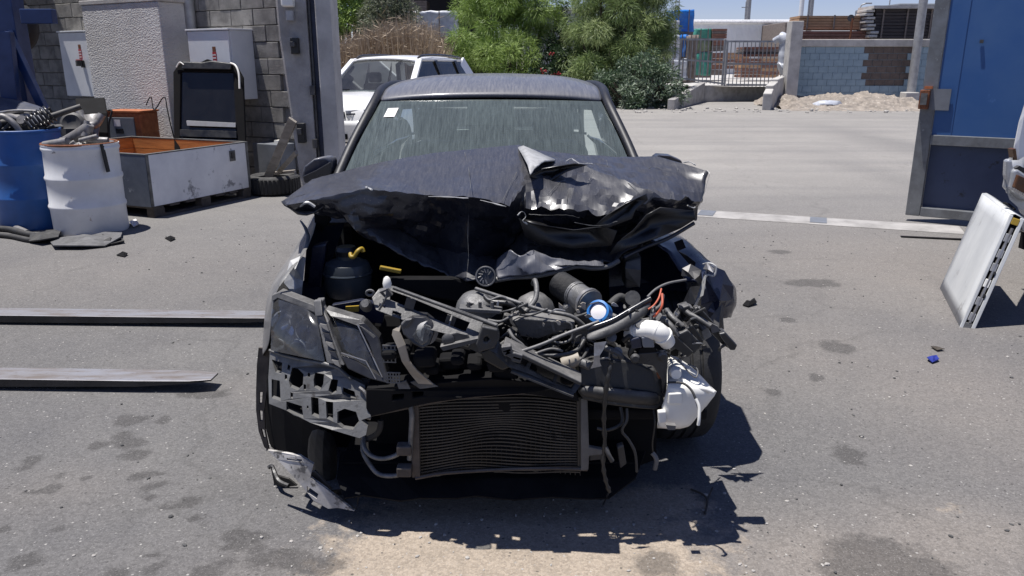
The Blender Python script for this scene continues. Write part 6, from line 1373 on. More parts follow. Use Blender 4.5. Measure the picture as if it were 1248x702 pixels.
# ---- low splash shield with pale scuffed face
o = MB().plate([(326,549),(345,552),(366,556),(382,566),(378,582),(392,592),(408,604),(428,620),(432,623),(412,619),(400,620),(382,610),(366,590),(352,575),(338,560)], lambda x,y: 2.70-.0012*(x-326), .012, [[(349,558),(368,560),(368,563),(350,561)],[(374,592),(388,602),(386,608),(374,600)]]).build('splash_shield', 'white_scuffed', car, bevel=.002)
MB().plate([(375,578),(384,574),(404,597),(436,592),(440,598),(434,622),(428,618),(400,600)], 2.66, .015).build('shield_flange', 'dusty_plastic', o, bevel=.003)
mb = MB(); mb.sheet([[at(402,596,2.68), at(438,594,2.7)],[at(430,620,2.58), at(434,620,2.6)]]); mb.build('shield_web', 'grey_plastic', o, solid=.006)
mb = MB(); mb.tube(pc([(327,570,2.80),(331,568,2.8),(334,574,2.78),(340,586,2.76),(352,592,2.74)],4), .008, 6); mb.build('bent_stay', 'black_plastic', o)
MB().plate([(330,570),(338,580),(352,584),(362,592),(344,594),(334,590)], 2.78, .01).build('torn_liner', 'black_plastic', o)
# ---- radiator pack
ry = lambda x, y: 2.60+.03*math.sin((x-500)/215*pi)
rad = MB().plate([(506,486),(560,480),(650,478),(706,486),(710,572),(660,571),(600,574),(540,578),(508,583)], lambda x,y: ry(x,y)+.025, .02).build('radiator', 'matt_dark', car)
mb = MB(); nrow = 27
for k in range(nrow):
    f = k/(nrow-1); pts = []
    for i in range(26):
        x = 507+i*8.0; top = 488-8*math.sin((x-505)/205*pi); bot = 582-7*math.sin(min(1,max(0,(x-505)/205))*pi)-4*((x-505)/205)
        y = top+(bot-top)*f + 1.6*math.sin(x/22+f*4)*(.4+f) + 2.5*math.exp(-((x-610)/45)**2)*math.sin(f*9)
        pts.append(at(x, y, ry(x,y)+.008*noise.noise(Vector((x*.03,f*6,0)))))
    mb.tube(pts, .0032, 4)
mb.build('cooling_fins', 'fins', rad)
mb = MB()
for k in range(34):
    x = 509+k*6; top = 490-8*math.sin((x-505)/205*pi); bot = 580-7*math.sin((x-505)/205*pi); mb.tube([at(x,top,ry(x,0)+.012), at(x,bot,ry(x,0)+.012)], .0014, 4)
mb.build('fin_web', 'fins', rad)
MB().plate([(499,488),(503,486),(510,487),(512,582),(502,583),(501,540)], 2.585, .04).build('end_tank', 'brown_edge', rad, bevel=.004)
mb = MB(); mb.tube(pc([(499,490,2.58),(502,505,2.57),(501,530,2.575),(499,560,2.58)],4), .009, 8); mb.build('receiver_tube', 'cast_metal', rad, smooth=60)
MB().plate([(703,484),(709,484),(712,572),(704,570)], 2.59, .04).build('end_tank', 'fins', rad, bevel=.004)
o = MB().plate([(708,486),(716,484),(718,545),(734,548),(734,554),(718,556),(717,573),(708,574)], 2.575, .02).build('side_bracket', 'lining', rad, bevel=.003)
mb = MB(); mb.tube(pc([(506,583,2.585),(540,577,2.605),(600,573,2.625),(660,571,2.61),(716,572,2.58)],5), .006, 6); mb.build('lower_edge', 'brown_edge', rad)
for y in (547, 573): MB().box(at(493, y, 2.575), (.05,.04,.035)).build('pipe_block', 'brown_edge', rad, bevel=.005)
mb = MB(); mb.tube(pc([(444,530,2.66),(444,545,2.62),(452,555,2.60),(465,559,2.585),(480,556,2.575),(492,549,2.57)],5), .008, 8); mb.build('coolant_pipe', 'cast_metal', rad, smooth=60)
mb = MB(); mb.tube(pc([(442,537,2.66),(443,552,2.62),(452,568,2.60),(462,578,2.585),(478,580,2.575),(493,577,2.57)],5), .008, 8); mb.build('coolant_pipe', 'cast_metal', rad, smooth=60)
mb = MB(); mb.tube(pc([(446,536,2.66),(458,530,2.62),(463,522,2.60),(464,512,2.6)],5), .010, 8); mb.build('coolant_hose', 'rubber', rad, smooth=60)
# ---- bumper beam, cross members, undertray
bm_ = lambda x, y: 2.53+.03*abs((x-600)/150)
MB().plate([(446,474),(520,468),(600,462),(700,470),(706,490),(640,480),(580,484),(520,492),(452,508),(446,498)], bm_, .10, [[(478,481),(492,480),(492,486),(478,488)],[(502,478),(516,477),(516,483),(503,485)]]).build('bumper_beam', 'matt_dark', car, bevel=.004)
mb = MB(); mb.tube(pc([(452,506,2.60),(500,496,2.59),(545,487,2.585),(590,482,2.585),(640,478,2.58)],5), .006, 6); P(mb, 'beam_edge', 'brown_edge')
MB().plate([(505,440),(700,452),(700,470),(600,464),(500,472)], 2.72, .05).build('radiator_top', 'black_plastic', car, bevel=.006)
for k in range(5):
    mb = MB(); y = 428+k*7; mb.beam(at(505+k*4,y,2.70), at(590+k*12,y+5+k,2.70), .012, .012); P(mb, 'rail_rib', 'dark_metal')
MB().plate([(468,480),(500,476),(500,590),(455,560)], 2.80, .03).build('core_support', 'matt_dark', car)
MB().plate([(716,486),(800,492),(800,560),(760,575),(718,574)], 2.82, .03).build('core_support', 'matt_dark', car)
MB().b2((cx-.5, 2.52, .14), (cx+.55, 3.5, .17)).build('undertray', 'matt_dark', car)
MB().b2((cx-.45, 2.85, .18), (cx+.42, 3.45, .62)).build('engine_block', 'matt_dark', car, bevel=.05)
rr2 = random.Random(77)
for k in range(16):
    x0 = 470+k*15+rr2.uniform(-5,5); y0 = 436+rr2.uniform(-8,14)+k*1.2; s_ = rr2.uniform(9,16)
    P(MB().plate([(x0-s_,y0-s_*.5),(x0+s_*.8,y0-s_*.6),(x0+s_,y0+s_*.4),(x0-s_*.7,y0+s_*.5)], 2.50+.05*(k%3), .10), 'torn_foam', 'matt_dark', bevel=.012)
# ---- broken lock carrier lying across
ly = lambda x, y: 2.535-.0005*(x-450)+.0020*(380+(x-478)*.36-y)
lc = MB().plate([(453,363),(461,353),(478,349.3),(607,395.5),(604,402),(608,411),(607,432),(590,424),(566,413),(512,399),(490,390),(458,378)], ly, .012,
     [[(475.5,354.5),(500,363),(497,375.6),(475.5,366.5)],[(503,364.4),(550,383.8),(546,397),(499.6,376.4)],[(552,385.4),(572.5,393.6),(567,405.6),(548.2,397.6)],[(463,370),(470,372),(469,376),(462,374)],[(479,379),(489,382.5),(488,386.5),(478,383)]]).build('lock_carrier', 'dusty_plastic', car, bevel=.003)
mb = MB(); mb.beam(at(479,350.5,2.545), at(606,397,2.47), .016, .010); mb.build('carrier_rail', 'dusty_plastic', lc, bevel=.004)
for a, b in (((501.5,364),(498,376)),((551,385),(547,397))): mb = MB(); mb.beam(at(*a,2.53), at(*b,2.53), .006, .03); mb.build('carrier_rib', 'grey_plastic', lc)
MB().plate([(588,398),(606,402),(609,412),(603,424),(583,430),(580,420)], 2.445, .05, [[(590,412),(594,410),(597,414),(593,418),(589,416)]]).build('catch_housing', 'dusty_plastic', lc, bevel=.004)
mb = MB(); mb.lathe([(.0,-.008),(.018,-.008),(.02,.0),(.012,.006),(0,.006)][::-1], at(546,414,2.47), Rx(pi/2), 14); mb.build('bolt', 'grey_plastic', lc, smooth=40)
MB().plate([(536,423),(584,412),(583,417),(540,428)], 2.455, .04).build('carrier_shelf', 'grey_plastic', lc, bevel=.002)
MB().plate([(545,408),(556,405),(570,408),(575,416),(550,420)], 2.475, .03).build('carrier_lug', 'grey_plastic', lc, bevel=.004)
l2_ = MB().plate([(598,428),(614,416),(660,437),(707,461),(709,467),(701,479),(690,477),(650,458),(620,447)], lambda x,y: 2.455+.0018*(445+(x-614)*.48-y), .012, [[(628,432),(645,440),(641,447),(629,443)],[(648,442),(677,456),(674,466),(645,450)],[(680,457),(701,467),(696,474),(677,467)]]).build('lock_carrier', 'dusty_plastic', car, bevel=.002)
mb = MB(); mb.beam(at(614,417,2.49), at(708,462,2.47), .08, .012); mb.build('carrier_rail', 'dusty_plastic', l2_, bevel=.003)
mb = MB(); mb.beam(at(624,449,2.48), at(699,479,2.46), .06, .006); mb.build('carrier_rail', 'grey_plastic', l2_)
MB().plate([(625,430),(708,464),(698,477),(622,446)], 2.52, .01).build('carrier_back', 'black_plastic', l2_)
MB().plate([(586,430),(600,424),(616,430),(622,448),(612,452),(590,440)], 2.48, .06).build('carrier_block', 'black_plastic', l2_, bevel=.006)
MB().plate([(578,412),(632,440),(628,452),(570,424)], 2.50, .04).build('carrier_block', 'dusty_plastic', l2_, bevel=.004)
for k in range(5): P(MB().box(at(616+k*4+random.uniform(-3,3), 424+k*3, 2.45), (.03,.03,.02), Ry(random.uniform(-.6,.6))), 'clip', 'grey_plastic', bevel=.003)
# upper left end pieces
P(MB().plate([(462,356),(472,352),(478,360),(470,364)], 2.53, .02, [[(465,357),(471,355),(473,360),(468,361)]]), 'carrier_clip', 'grey_plastic', parent=lc)
mb = MB(); mb.tube([at(451+4.5*cos(a), 357+3.2*sin(a), 2.53) for a in np.linspace(0,2*pi,17)], .004, 6, cap=False); mb.build('carrier_eye', 'grey_plastic', lc, smooth=60)
mb = MB(); mb.lathe([(0,0),(.012,0),(.014,.012),(.010,.028),(.004,.034),(0,.034)], at(472,350,2.51), None, 12); mb.build('plug', 'white_plastic', lc, smooth=50)
mb = MB(); mb.tube([at(472,352,2.51), at(471,362,2.505), at(462,378,2.50)], .0035, 6); mb.build('thin_rod', 'grey_plastic', lc)
mb = MB(); mb.lathe([(0,-.02),(.018,-.018),(.02,.0),(.012,.02),(0,.02)], at(446,372,2.53), Rx(1.0), 12); mb.build('plug', 'grey_plastic', lc, smooth=40)
# horn unit
hn = at(508, 405, 2.50); R_ = Rz(.35)@Rx(pi/2+.25)
o = MB().plate([(487,396),(492,390),(502,386),(519,387),(528,394),(529,407),(524,420),(515,426),(503,420),(491,408)], lambda x,y: 2.47+.0008*(425-y), .06).build('horn', 'gloss_black', car, bevel=.014)
MB().plate([(502,409),(518,398),(525,401),(522,416),(514,422),(505,416)], 2.455, .03).build('horn_face', 'headlight_glass', o, bevel=.006)
MB().plate([(488,396),(494,390),(502,389),(498,397),(492,402)], 2.46, .02).build('horn_cap', 'grey_plastic', o, bevel=.004)
mb = MB(); mb.lathe([(.034,-.010),(.040,-.010),(.040,.010),(.034,.010)], at(521,404,2.51), Rz(.9)@Rx(pi/2), 20); mb.build('horn_ring', 'galv', o, smooth=40)
# beige stay and plastic grid clips
mb = MB(); mb.sheet([[at(479,402,2.50), at(489,396,2.50)],[at(478,408,2.5), at(487,404,2.49)],[at(485,424,2.49), at(494,420,2.48)],[at(490,440,2.5), at(499,440,2.49)],[at(500,455,2.52), at(509,452,2.50)],[at(510,467,2.53), at(528,468,2.52)]]); P(mb, 'bent_stay', 'beige_plastic', solid=.004)
for (x0, y0, n_, m_) in ((467,421,4,2),(472,454,3,3)):
    mb = MB(); w_, h_ = 14, 20 if n_ == 4 else 12
    for i in range(m_+2): x = x0+w_*i/(m_+1); mb.tube([at(x,y0,2.52), at(x+1,y0+h_,2.52)], .0025, 4)
    for j in range(n_+1): y = y0+h_*j/n_; mb.tube([at(x0-1,y,2.52), at(x0+w_+2,y+.5,2.52)], .0025, 4)
    P(mb, 'grid_clip', 'lining')
P(MB().plate([(484,468),(495,464),(500,474),(486,474)], 2.53, .008), 'torn_clip', 'lining')
P(MB().plate([(500,466),(516,462),(534,471),(512,474)], 2.54, .006), 'torn_sheet', 'bracket_metal')
P(MB().plate([(538,482),(546,475),(549,486),(541,489)], 2.56, .008), 'torn_clip', 'lining')
# ---- engine bay contents
mb = MB(); rc_ = at(424, 334, 2.98); mb.lathe([(0,-.085),(.078,-.082),(.088,-.06),(.090,.0),(.090,.02),(.082,.045),(.055,.058),(.04,.062),(.04,.075),(0,.075)], rc_, None, 26); rs_ = P(mb, 'coolant_reservoir', 'reservoir', smooth=40)
mb = MB(); mb.tube([rc_+Vector((cos(a)*.0905, sin(a)*.0905, .008)) for a in np.linspace(0,2*pi,33)], .005, 6, cap=False); mb.build('seam', 'reservoir', rs_)
mb = MB(); mb.lathe([(0,0),(.04,0),(.042,.02),(.034,.035),(0,.035)], rc_+Vector((.0,0,.075)), None, 18); mb.build('cap', 'black_plastic', rs_, smooth=30)
mb = MB(); mb.tube(pc([(427,309,2.93),(428,313,2.92),(432,312,2.92),(436,306,2.92),(441,303,2.93),(443,307,2.93)],5), .008, 8); mb.build('clip', 'yellow_plastic', rs_, smooth=60)
mb = MB(); mb.beam(at(463,326,2.92), at(489,331,2.92), .018, .015); P(mb, 'dipstick_handle', 'yellow_plastic', bevel=.003)
P(MB().plate([(421,374),(437,373),(437,380),(421,380)], 2.80, .01), 'yellow_label', 'yellow_plastic')
P(MB().plate([(404,372),(440,366),(470,372),(466,395),(440,392),(404,378)], 2.84, .03), 'battery_tray', 'navy_under', bevel=.004)
P(MB().plate([(470,340),(560,340),(590,352),(575,372),(520,362),(480,350)], 2.92, .05), 'engine_cover', 'matt_dark', bevel=.01)
P(MB().plate([(380,300),(398,296),(392,350),(388,372),(372,366)], 3.0, .05), 'wing_strut', 'navy_under', bevel=.008)
# half dome with flange
dc = at(582, 376, 2.72); RD = Ry(.0)@Rx(.25)
mb = MB(); mb.lathe([(.075,0),(.07,.02),(.055,.042),(.03,.054),(0,.057)], dc, RD, 22, cap=False); o = P(mb, 'pump_dome', 'cast_metal', smooth=50)
mb = MB(); mb.beam(at(560,375,2.66), at(612,378,2.66), .05, .014); mb.build('flange', 'cast_metal', o, bevel=.003)
for px in (571, 585, 600): mb = MB(); mb.tube([at(px,378,2.65), at(px,368,2.65)], .006, 6); mb.build('bolt', 'lining', o)
# cone cover
mb = MB(); cc_ = at(650, 392, 2.78); mb.lathe([(.085,0),(.082,.03),(.06,.08),(.03,.105),(0,.11)], cc_, Rx(.15)@Ry(.1), 24, cap=False); P(mb, 'cone_cover', 'grey_plastic', smooth=50)
# loop pipe and bars
def tubep(pts, r, m_, name, n=5, seg=8, parent=car): mb = MB(); mb.tube(pc(pts, n), r, seg); return mb.build(name, m_, parent, smooth=60)
tubep([(650,346,2.74),(652,342,2.72),(654,352,2.70),(652,366,2.68),(640,380,2.66)], .009, 'grey_plastic', 'hose')
tubep([(580,352,2.72),(620,365,2.66),(660,378,2.62),(695,385,2.60),(712,397,2.6)], .007, 'grey_plastic', 'cable_conduit')
tubep([(592,362,2.68),(600,368,2.66),(620,370,2.65),(634,378,2.65),(640,388,2.66)], .010, 'black_plastic', 'hose')
tubep([(590,360,2.67),(597,366,2.66),(612,362,2.66),(630,374,2.66)], .005, 'grey_plastic', 'cable')
tubep([(630,430,2.48),(660,420,2.48),(690,407,2.50),(730,392,2.52)], .006, 'grey_plastic', 'rod', seg=8)
tubep([(640,428,2.52),(665,433,2.5),(690,432,2.5),(704,426,2.52),(712,415,2.55)], .007, 'black_plastic', 'hose')
tubep([(595,390,2.62),(610,392,2.6),(622,386,2.6),(632,380,2.62)], .005, 'grey_plastic', 'cable')
tubep([(620,402,2.56),(626,412,2.54),(636,420,2.54),(642,428,2.54)], .006, 'lining', 'cable')
tubep([(655,430,2.5),(672,425,2.5),(686,428,2.5)], .004, 'lining', 'cable')
tubep([(688,392,2.55),(696,396,2.55),(697,412,2.54),(684,418,2.54),(668,414,2.54)], .004, 'grey_plastic', 'wire_loop')
# flat box
o = MB().plate([(624,391),(637,388),(701,393),(700,400),(688,402),(665,410),(656,413),(634,410),(630,400)], 2.60, .09).build('control_unit', 'grey_plastic', car, bevel=.004)
MB().plate([(671,392),(674,392),(677,404),(674,404)], 2.596, .006).build('ridge', 'lining', o)
# intake: corrugated hose, cast elbow, clamp and blue ring
a, b = at(682, 346, 2.76), at(722, 372, 2.64); d = b-a; pts = [a+d*t for t in np.linspace(0,1,41)]
mb = MB(); mb.tube(pts[:24], [.042+.004*(k%2) for k in range(24)], 18); P(mb, 'air_hose', 'rubber', smooth=25)
mb = MB(); mb.tube([a+d*.5, a+d*.62, a+d*.8, a+d*.95], [.046,.042,.044,.046], 20); P(mb, 'intake_elbow', 'cast_metal', smooth=50)
mb = MB(); mb.tube([a+d*.86, a+d*.92], [.05,.05], 20); P(mb, 'hose_clamp', 'bare_metal', smooth=50)
P(MB().plate([(686,376),(700,365),(712,358),(716,368),(704,378),(700,388),(690,388)], 2.68, .05), 'elbow_flange', 'cast_metal', bevel=.008)
e_ = at(730, 380, 2.585); RI = Rz(-.5)@Rx(pi/2-.5)
o = P(MB().lathe([(.020,-.03),(.036,-.03),(.037,.012),(.030,.014),(.028,.0),(.02,0)], e_, RI, 26), 'intake_ring', 'blue_ring', smooth=35)
MB().lathe([(0,-.01),(.029,-.01),(.026,.006),(.012,.010),(0,.010)][::1], e_, RI, 22).build('intake_plug', 'paper_white', o, smooth=40)
P(MB().plate([(700,386),(718,380),(736,396),(730,404),(706,404)], 2.62, .04), 'bracket', 'dusty_plastic', bevel=.004)
P(MB().plate([(690,404),(722,396),(728,412),(700,418)], 2.63, .04), 'bracket', 'grey_plastic', bevel=.004)
# long glossy trim strip
mb = MB(); mb.sheet([[at(715,403,2.53), at(735,395,2.53), at(765,380,2.55), at(792,364,2.57)],[at(714,410,2.50), at(740,402,2.50), at(768,386,2.52), at(796,369,2.55)],[at(713,416,2.49), at(735,415,2.49), at(765,400,2.51), at(790,385,2.54)]]); P(mb, 'trim_strip', 'dusty_plastic', solid=.01, sub=2, smooth=0)
tubep([(716,401,2.515),(745,391,2.52),(770,377,2.54),(793,364,2.56)], .009, 'gloss_black', 'trim_bead')
tubep([(743,372,2.70),(755,362,2.72),(765,368,2.72),(772,378,2.7)], .014, 'rubber', 'hose'); tubep([(740,382,2.66),(752,388,2.6),(760,396,2.56)], .010, 'dusty_plastic', 'hose')
mb = MB(); mb.lathe([(0,-.02),(.026,-.02),(.026,.02),(0,.02)], at(770,364,2.72), Rx(pi/2-.4), 14); P(mb, 'hose_end', 'dusty_plastic', smooth=40)
# fluted silver tag hanging
mb = MB(); mb.sheet([[at(724,418,2.47), at(739,416,2.47)],[at(724,427,2.465), at(736,425,2.465)],[at(724,434,2.46), at(731,433,2.46)],[at(723,443,2.46), at(731,441,2.46)],[at(720,449,2.46), at(733,446,2.46)]]); P(mb, 'metal_tag', 'bare_metal', solid=.003)
# white hose
tubep([(766,409,2.58),(780,403,2.54),(795,402,2.52),(806,407,2.51),(814,418,2.53)], [.02,.022,.026,.026,.027,.028,.029,.030,.031,.031,.031,.031,.030,.030,.029,.029,.028,.027,.026,.025,.024], 'white_plastic', 'filler_hose', seg=16)
tubep([(800,400,2.5),(793,395,2.52),(796,380,2.54),(805,372,2.56),(808,360,2.6)], .006, 'dusty_plastic', 'cable')
tubep([(796,386,2.53),(802,381,2.53),(807,372,2.53),(807,358,2.56)], .004, 'orange_wire', 'orange_wire'); tubep([(790,377,2.54),(797,372,2.55),(803,363,2.57),(806,352,2.6)], .003, 'orange_wire', 'orange_wire')
tubep([(789,362,2.58),(800,352,2.62),(815,345,2.66),(836,341,2.7)], .004, 'lining', 'cable')
P(MB().plate([(782,411),(796,410),(798,424),(784,424)], 2.50, .03), 'connector', 'panel_grey', bevel=.004); P(MB().plate([(768,414),(782,410),(783,424),(770,426)], 2.51, .03), 'connector', 'navy_under', bevel=.004)
P(MB().plate([(780,424),(798,422),(802,430),(776,432)], 2.52, .04), 'connector', 'matt_dark', bevel=.004)
for (px, Yv, m_) in (([(831,378),(838,373),(846,376),(845,390),(838,396),(830,390)],2.66,'dusty_plastic'), ([(821,392),(829,380),(832,392),(824,398)],2.64,'grey_plastic'), ([(820,405),(838,397),(846,405),(826,418)],2.56,'black_plastic'), ([(822,410),(838,402),(856,420),(846,432)],2.54,'dusty_plastic'), ([(834,402),(844,396),(858,416),(852,424)],2.55,'black_plastic'), ([(812,416),(822,408),(846,430),(838,436)],2.53,'black_plastic'), ([(828,376),(840,372),(850,390),(858,396),(846,398)],2.62,'dusty_plastic'), ([(800,392),(808,386),(824,404),(816,412)],2.56,'grey_plastic'), ([(852,398),(862,396),(868,410),(858,416)],2.6,'cast_metal')):
    P(MB().plate(px, Yv, .05), 'connector', m_, bevel=.004)
for p4 in ([(808,388,2.58),(818,398,2.55),(826,410,2.54)], [(812,378,2.62),(820,388,2.58),(832,398,2.56)], [(836,380,2.62),(846,388,2.6),(858,402,2.58)], [(842,384,2.6),(854,390,2.58),(866,398,2.56)]): tubep(p4, .010, 'dusty_plastic', 'hose')
# dark arm sticking out to the right
o = P(MB().plate([(846,376),(852,374),(878,402),(898,420),(897,426),(892,427),(880,420),(874,414),(858,396)], 2.62, .03), 'broken_stay', 'black_plastic', bevel=.004)
MB().plate([(876,407),(884,405),(899,421),(896,427),(890,427)], 2.60, .05).build('stay_end', 'gloss_black', o, bevel=.004); tubep([(884,420,2.61),(878,424,2.61),(877,428,2.61)], .005, 'black_plastic', 'stay_hook', parent=o)
P(MB().plate([(863,392),(875,398),(877,404),(868,406)], 2.61, .01), 'torn_clip', 'lining')
# washer bottle
Wt = [[(813,434,2.72),(819,433,2.72),(826,437,2.72),(836,444,2.72),(846,452,2.72)],[(813,446,2.64),(822,446,2.64),(834,450,2.64),(846,457,2.65),(857,463,2.66)],[(813,460,2.56),(826,460,2.55),(840,463,2.55),(854,467,2.56),(864,471,2.59)],[(813,470,2.50),(828,471,2.49),(844,472,2.49),(860,475,2.50),(872,478,2.53)],
      [(812,474,2.50),(828,475,2.49),(844,477,2.49),(859,480,2.50),(869,482,2.53)],[(806,496,2.50),(822,497,2.49),(838,497,2.49),(851,498,2.50),(858,496,2.53)],[(801,516,2.50),(815,517,2.49),(830,517,2.49),(838,517,2.50),(843,512,2.53)],[(801,520,2.53),(815,521,2.53),(828,521,2.53),(836,519,2.53),(840,515,2.55)]]
mb = MB(); mb.sheet([[at(*p) for p in r] for r in Wt]); wb_ = P(mb, 'washer_bottle', 'white_plastic', solid=.02, sub=1, smooth=0)
mb = MB(); mb.sheet([[at(x,y,Yv+.16) for x,y,Yv in r] for r in Wt[1:]]); mb.build('bottle_back', 'white_plastic', wb_, solid=.01)
mb = MB(); mb.lathe([(0,0),(.018,0),(.02,.01),(.016,.03),(0,.03)], at(822,452,2.535), Rx(pi/2), 16); mb.build('bottle_boss', 'white_plastic', wb_, smooth=40)
mb = MB(); mb.tube(pc([(814,470,2.505),(838,473,2.50),(858,474,2.50),(870,478,2.495)],5), .007, 8); mb.build('moulded_rib', 'white_plastic', wb_, smooth=60)
P(MB().plate([(815,480),(831,479),(832,493),(814,493)], 2.475, .02), 'moulded_pad', 'white_plastic', parent=wb_, bevel=.004)
P(MB().plate([(802,502),(812,501),(812,516),(803,517)], 2.475, .02), 'moulded_pad', 'white_plastic', parent=wb_, bevel=.004)
P(MB().plate([(812,518),(824,519),(823,524),(814,524)], 2.43, .02), 'bottle_spout', 'lining', parent=wb_)
tubep([(826,438,2.55),(838,452,2.52),(848,460,2.51),(850,450,2.53),(838,444,2.54)], .0025, 'lining', 'wire_loop', parent=wb_)
tubep([(814,466,2.49),(832,467,2.48),(843,476,2.46),(849,490,2.44),(852,500,2.43)], .004, 'black_plastic', 'cable'); tubep([(848,486,2.44),(852,496,2.43),(852,510,2.42),(851,518,2.42)], .005, 'white_plastic', 'cable_sleeve')
# black crossmember box and tray
cb_ = P(MB().plate([(706,446),(722,440),(745,438),(770,441),(798,452),(808,462),(808,476),(810,492),(800,500),(772,498),(740,494),(712,488),(704,478),(706,464)], lambda x,y: 2.56+.0006*(466-y), .14), 'battery_box', 'black_plastic', bevel=.012)
mb = MB(); mb.sheet([[at(704,468,2.55), at(740,472,2.54), at(780,476,2.54), at(806,478,2.55)],[at(703,476,2.53), at(740,480,2.52), at(780,484,2.52), at(806,488,2.54)],[at(706,484,2.55), at(740,490,2.54), at(780,494,2.54), at(804,496,2.55)]]); mb.build('box_ledge', 'dusty_plastic', cb_, solid=.01, sub=1, smooth=0)
P(MB().plate([(766,434),(780,430),(812,428),(814,440),(812,486),(808,484),(806,462),(796,446),(772,442)], 2.52, .02), 'side_plate', 'gloss_black', bevel=.004)
for px, py in ((774,437),(808,435)): mb = MB(); mb.lathe([(0,-.01),(.014,-.01),(.016,0),(.010,.006),(0,.006)][::-1], at(px,py,2.505), Rx(pi/2), 14); P(mb, 'bolt', 'dusty_plastic', smooth=40)
mb = MB(); mb.tube([at(690,434,2.60), at(720,446,2.56)], .016, 10); P(mb, 'rail_tube', 'cast_metal', smooth=50); mb = MB(); mb.lathe([(0,-.03),(.02,-.03),(.025,.0),(.02,.03),(0,.03)], at(696,440,2.58), Ry(1.2), 14); P(mb, 'sensor', 'beige_plastic', smooth=50)
P(MB().plate([(800,454),(808,458),(806,462),(802,461)], 2.535, .006), 'rust_chip', 'rust'); 
tubep([(760,416,2.54),(768,410,2.53),(772,420,2.52),(768,432,2.52),(776,438,2.52)], .009, 'black_plastic', 'hose'); tubep([(752,396,2.56),(764,400,2.55),(774,396,2.55),(778,404,2.55)], .010, 'lining', 'hose'); tubep([(738,424,2.54),(752,430,2.52),(758,436,2.52)], .010, 'grey_plastic', 'hose')
for px, py in ((752,430),(745,412),(780,396)): mb = MB(); mb.lathe([(.008,-.012),(.016,-.012),(.016,.012),(.008,.012)], at(px,py,2.53), Rx(.9), 12); P(mb, 'hose_nut', 'cast_metal', smooth=40)
# random looms filling gaps
rr = random.Random(31)
for k in range(60):
    x0 = rr.uniform(560, 845); y0 = rr.uniform(378, 440); Yv = rr.uniform(2.60, 2.85); dx = rr.uniform(-45, 45); dy = rr.uniform(-18, 18)
    y1 = min(445, max(370, y0+dy)); ym = (y0+y1)/2+rr.uniform(-10,10)
    tubep([(x0,y0,Yv),(x0+dx*.4,ym,Yv-.04),(min(850,x0+dx),y1,Yv)], rr.choice([.003,.004,.005,.007]), rr.choice(['black_plastic','dusty_plastic','grey_plastic','dusty_plastic','lining']), 'cable', 4, 6)
for k in range(34):
    x0 = rr.uniform(590, 850); y0 = rr.uniform(384, 438); Yv = rr.uniform(2.64, 2.82); s_ = rr.uniform(4, 10); a = rr.uniform(-.6,.6)
    q = [(-s_,-s_*.6),(s_,-s_*.7),(s_*.9,s_*.5),(-s_*.8,s_*.6)]; P(MB().plate([(x0+u*cos(a)-v*sin(a), y0+u*sin(a)+v*cos(a)) for u,v in q], Yv, .04), 'module', rr.choice(['black_plastic','dusty_plastic','grey_plastic','matt_dark','dark_metal']), bevel=.004)
for k in range(46):      # torn clips, brackets and shards caught in the wreckage
    x0 = rr.uniform(590, 860); y0 = rr.uniform(368, 445); s_ = rr.uniform(1.5, 5); a = rr.uniform(0, 6)
    q = [(rr.uniform(.5,1.4)*s_*cos(t), rr.uniform(.3,.9)*s_*sin(t)) for t in (0, 1.1, 2.2, 3.3, 4.4, 5.4)]
    P(MB().plate([(x0+u*cos(a)-v*sin(a), y0+u*sin(a)+v*cos(a)) for u, v in q], rr.uniform(2.52, 2.62), .006), 'shard', rr.choice(['lining','galv','grey_plastic','bracket_metal','dusty_plastic','beige_plastic']))
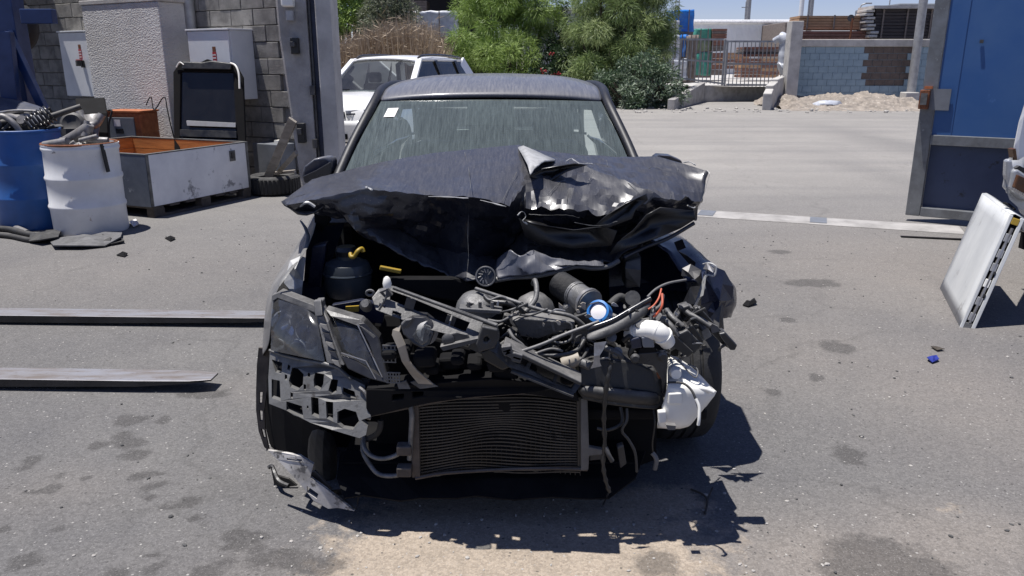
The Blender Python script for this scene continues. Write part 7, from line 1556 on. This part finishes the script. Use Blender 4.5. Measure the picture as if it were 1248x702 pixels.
for k in range(22):
    x0 = rr.uniform(585, 850); y0 = rr.uniform(372, 440); L2 = rr.uniform(6, 22); a = rr.uniform(-1.2, 1.2)
    tubep([(x0,y0,2.56),(x0+L2*.5*cos(a)+rr.uniform(-3,3),y0+L2*.5*sin(a)-rr.uniform(0,6),2.52),(x0+L2*cos(a),y0+L2*sin(a),2.56)], rr.choice([.0022,.003]), rr.choice(['lining','galv','grey_plastic','bracket_metal']), 'thin_wire', 4, 5)
P(MB().plate([(500,404),(620,436),(700,470),(700,486),(600,470),(500,440)], 2.66, .02), 'radiator_shroud', 'matt_dark', bevel=.01)
MB().b2((.10, 2.42, .38), (.66, 2.84, .42)).build('shadow_fill_plate', 'matt_dark', car, bevel=.01)  # plate added out of sight to stop sun breaking up the ground shadow
mb = MB(); P_ = curve([at(766,409,2.58), at(780,403,2.54), at(795,402,2.52), at(806,407,2.51), at(814,418,2.53)], 5)
for k in (4, 8, 12, 16): mb.tube([P_[k]-(P_[k+1]-P_[k])*.35, P_[k]+(P_[k+1]-P_[k])*.35], .0315, 16)
P(mb, 'hose_rib', 'white_plastic', smooth=40)
# hanging looms under the front
tubep([(745,442,2.50),(742,456,2.49),(738,480,2.49),(736,510,2.50),(737,540,2.50),(735,565,2.50),(738,585,2.50),(743,600,2.5)], [.006+.003*(k%3==0) for k in range(36)], 'black_plastic', 'hanging_loom')
tubep([(764,498,2.58),(764,512,2.56),(758,525,2.56),(766,536,2.56),(774,552,2.56),(776,575,2.56)], .005, 'dusty_plastic', 'hanging_loom'); tubep([(756,496,2.6),(758,515,2.58),(742,524,2.57),(728,522,2.58)], .006, 'black_plastic', 'hanging_loom')
tubep([(796,498,2.6),(798,516,2.58),(795,540,2.58),(796,556,2.58)], .003, 'black_plastic', 'hanging_wire'); tubep([(738,545,2.5),(742,555,2.49),(746,562,2.49)], .008, 'dusty_plastic', 'loom_plug'); tubep([(795,552,2.58),(800,560,2.57),(798,572,2.57)], .008, 'lining', 'loom_plug')
P(MB().plate([(752,545),(760,542),(764,566),(756,572)], 2.6, .03), 'pump_body', 'dusty_plastic', bevel=.006); P(MB().plate([(718,552),(736,550),(736,560),(718,562)], 2.6, .04), 'lower_mount', 'dusty_plastic', bevel=.004)
mb = MB(); mb.tube([at(742,600,2.5), V(at(742,600,2.5).x+.01, 2.5, .01)], .003, 5); P(mb, 'hanging_wire', 'black_plastic')
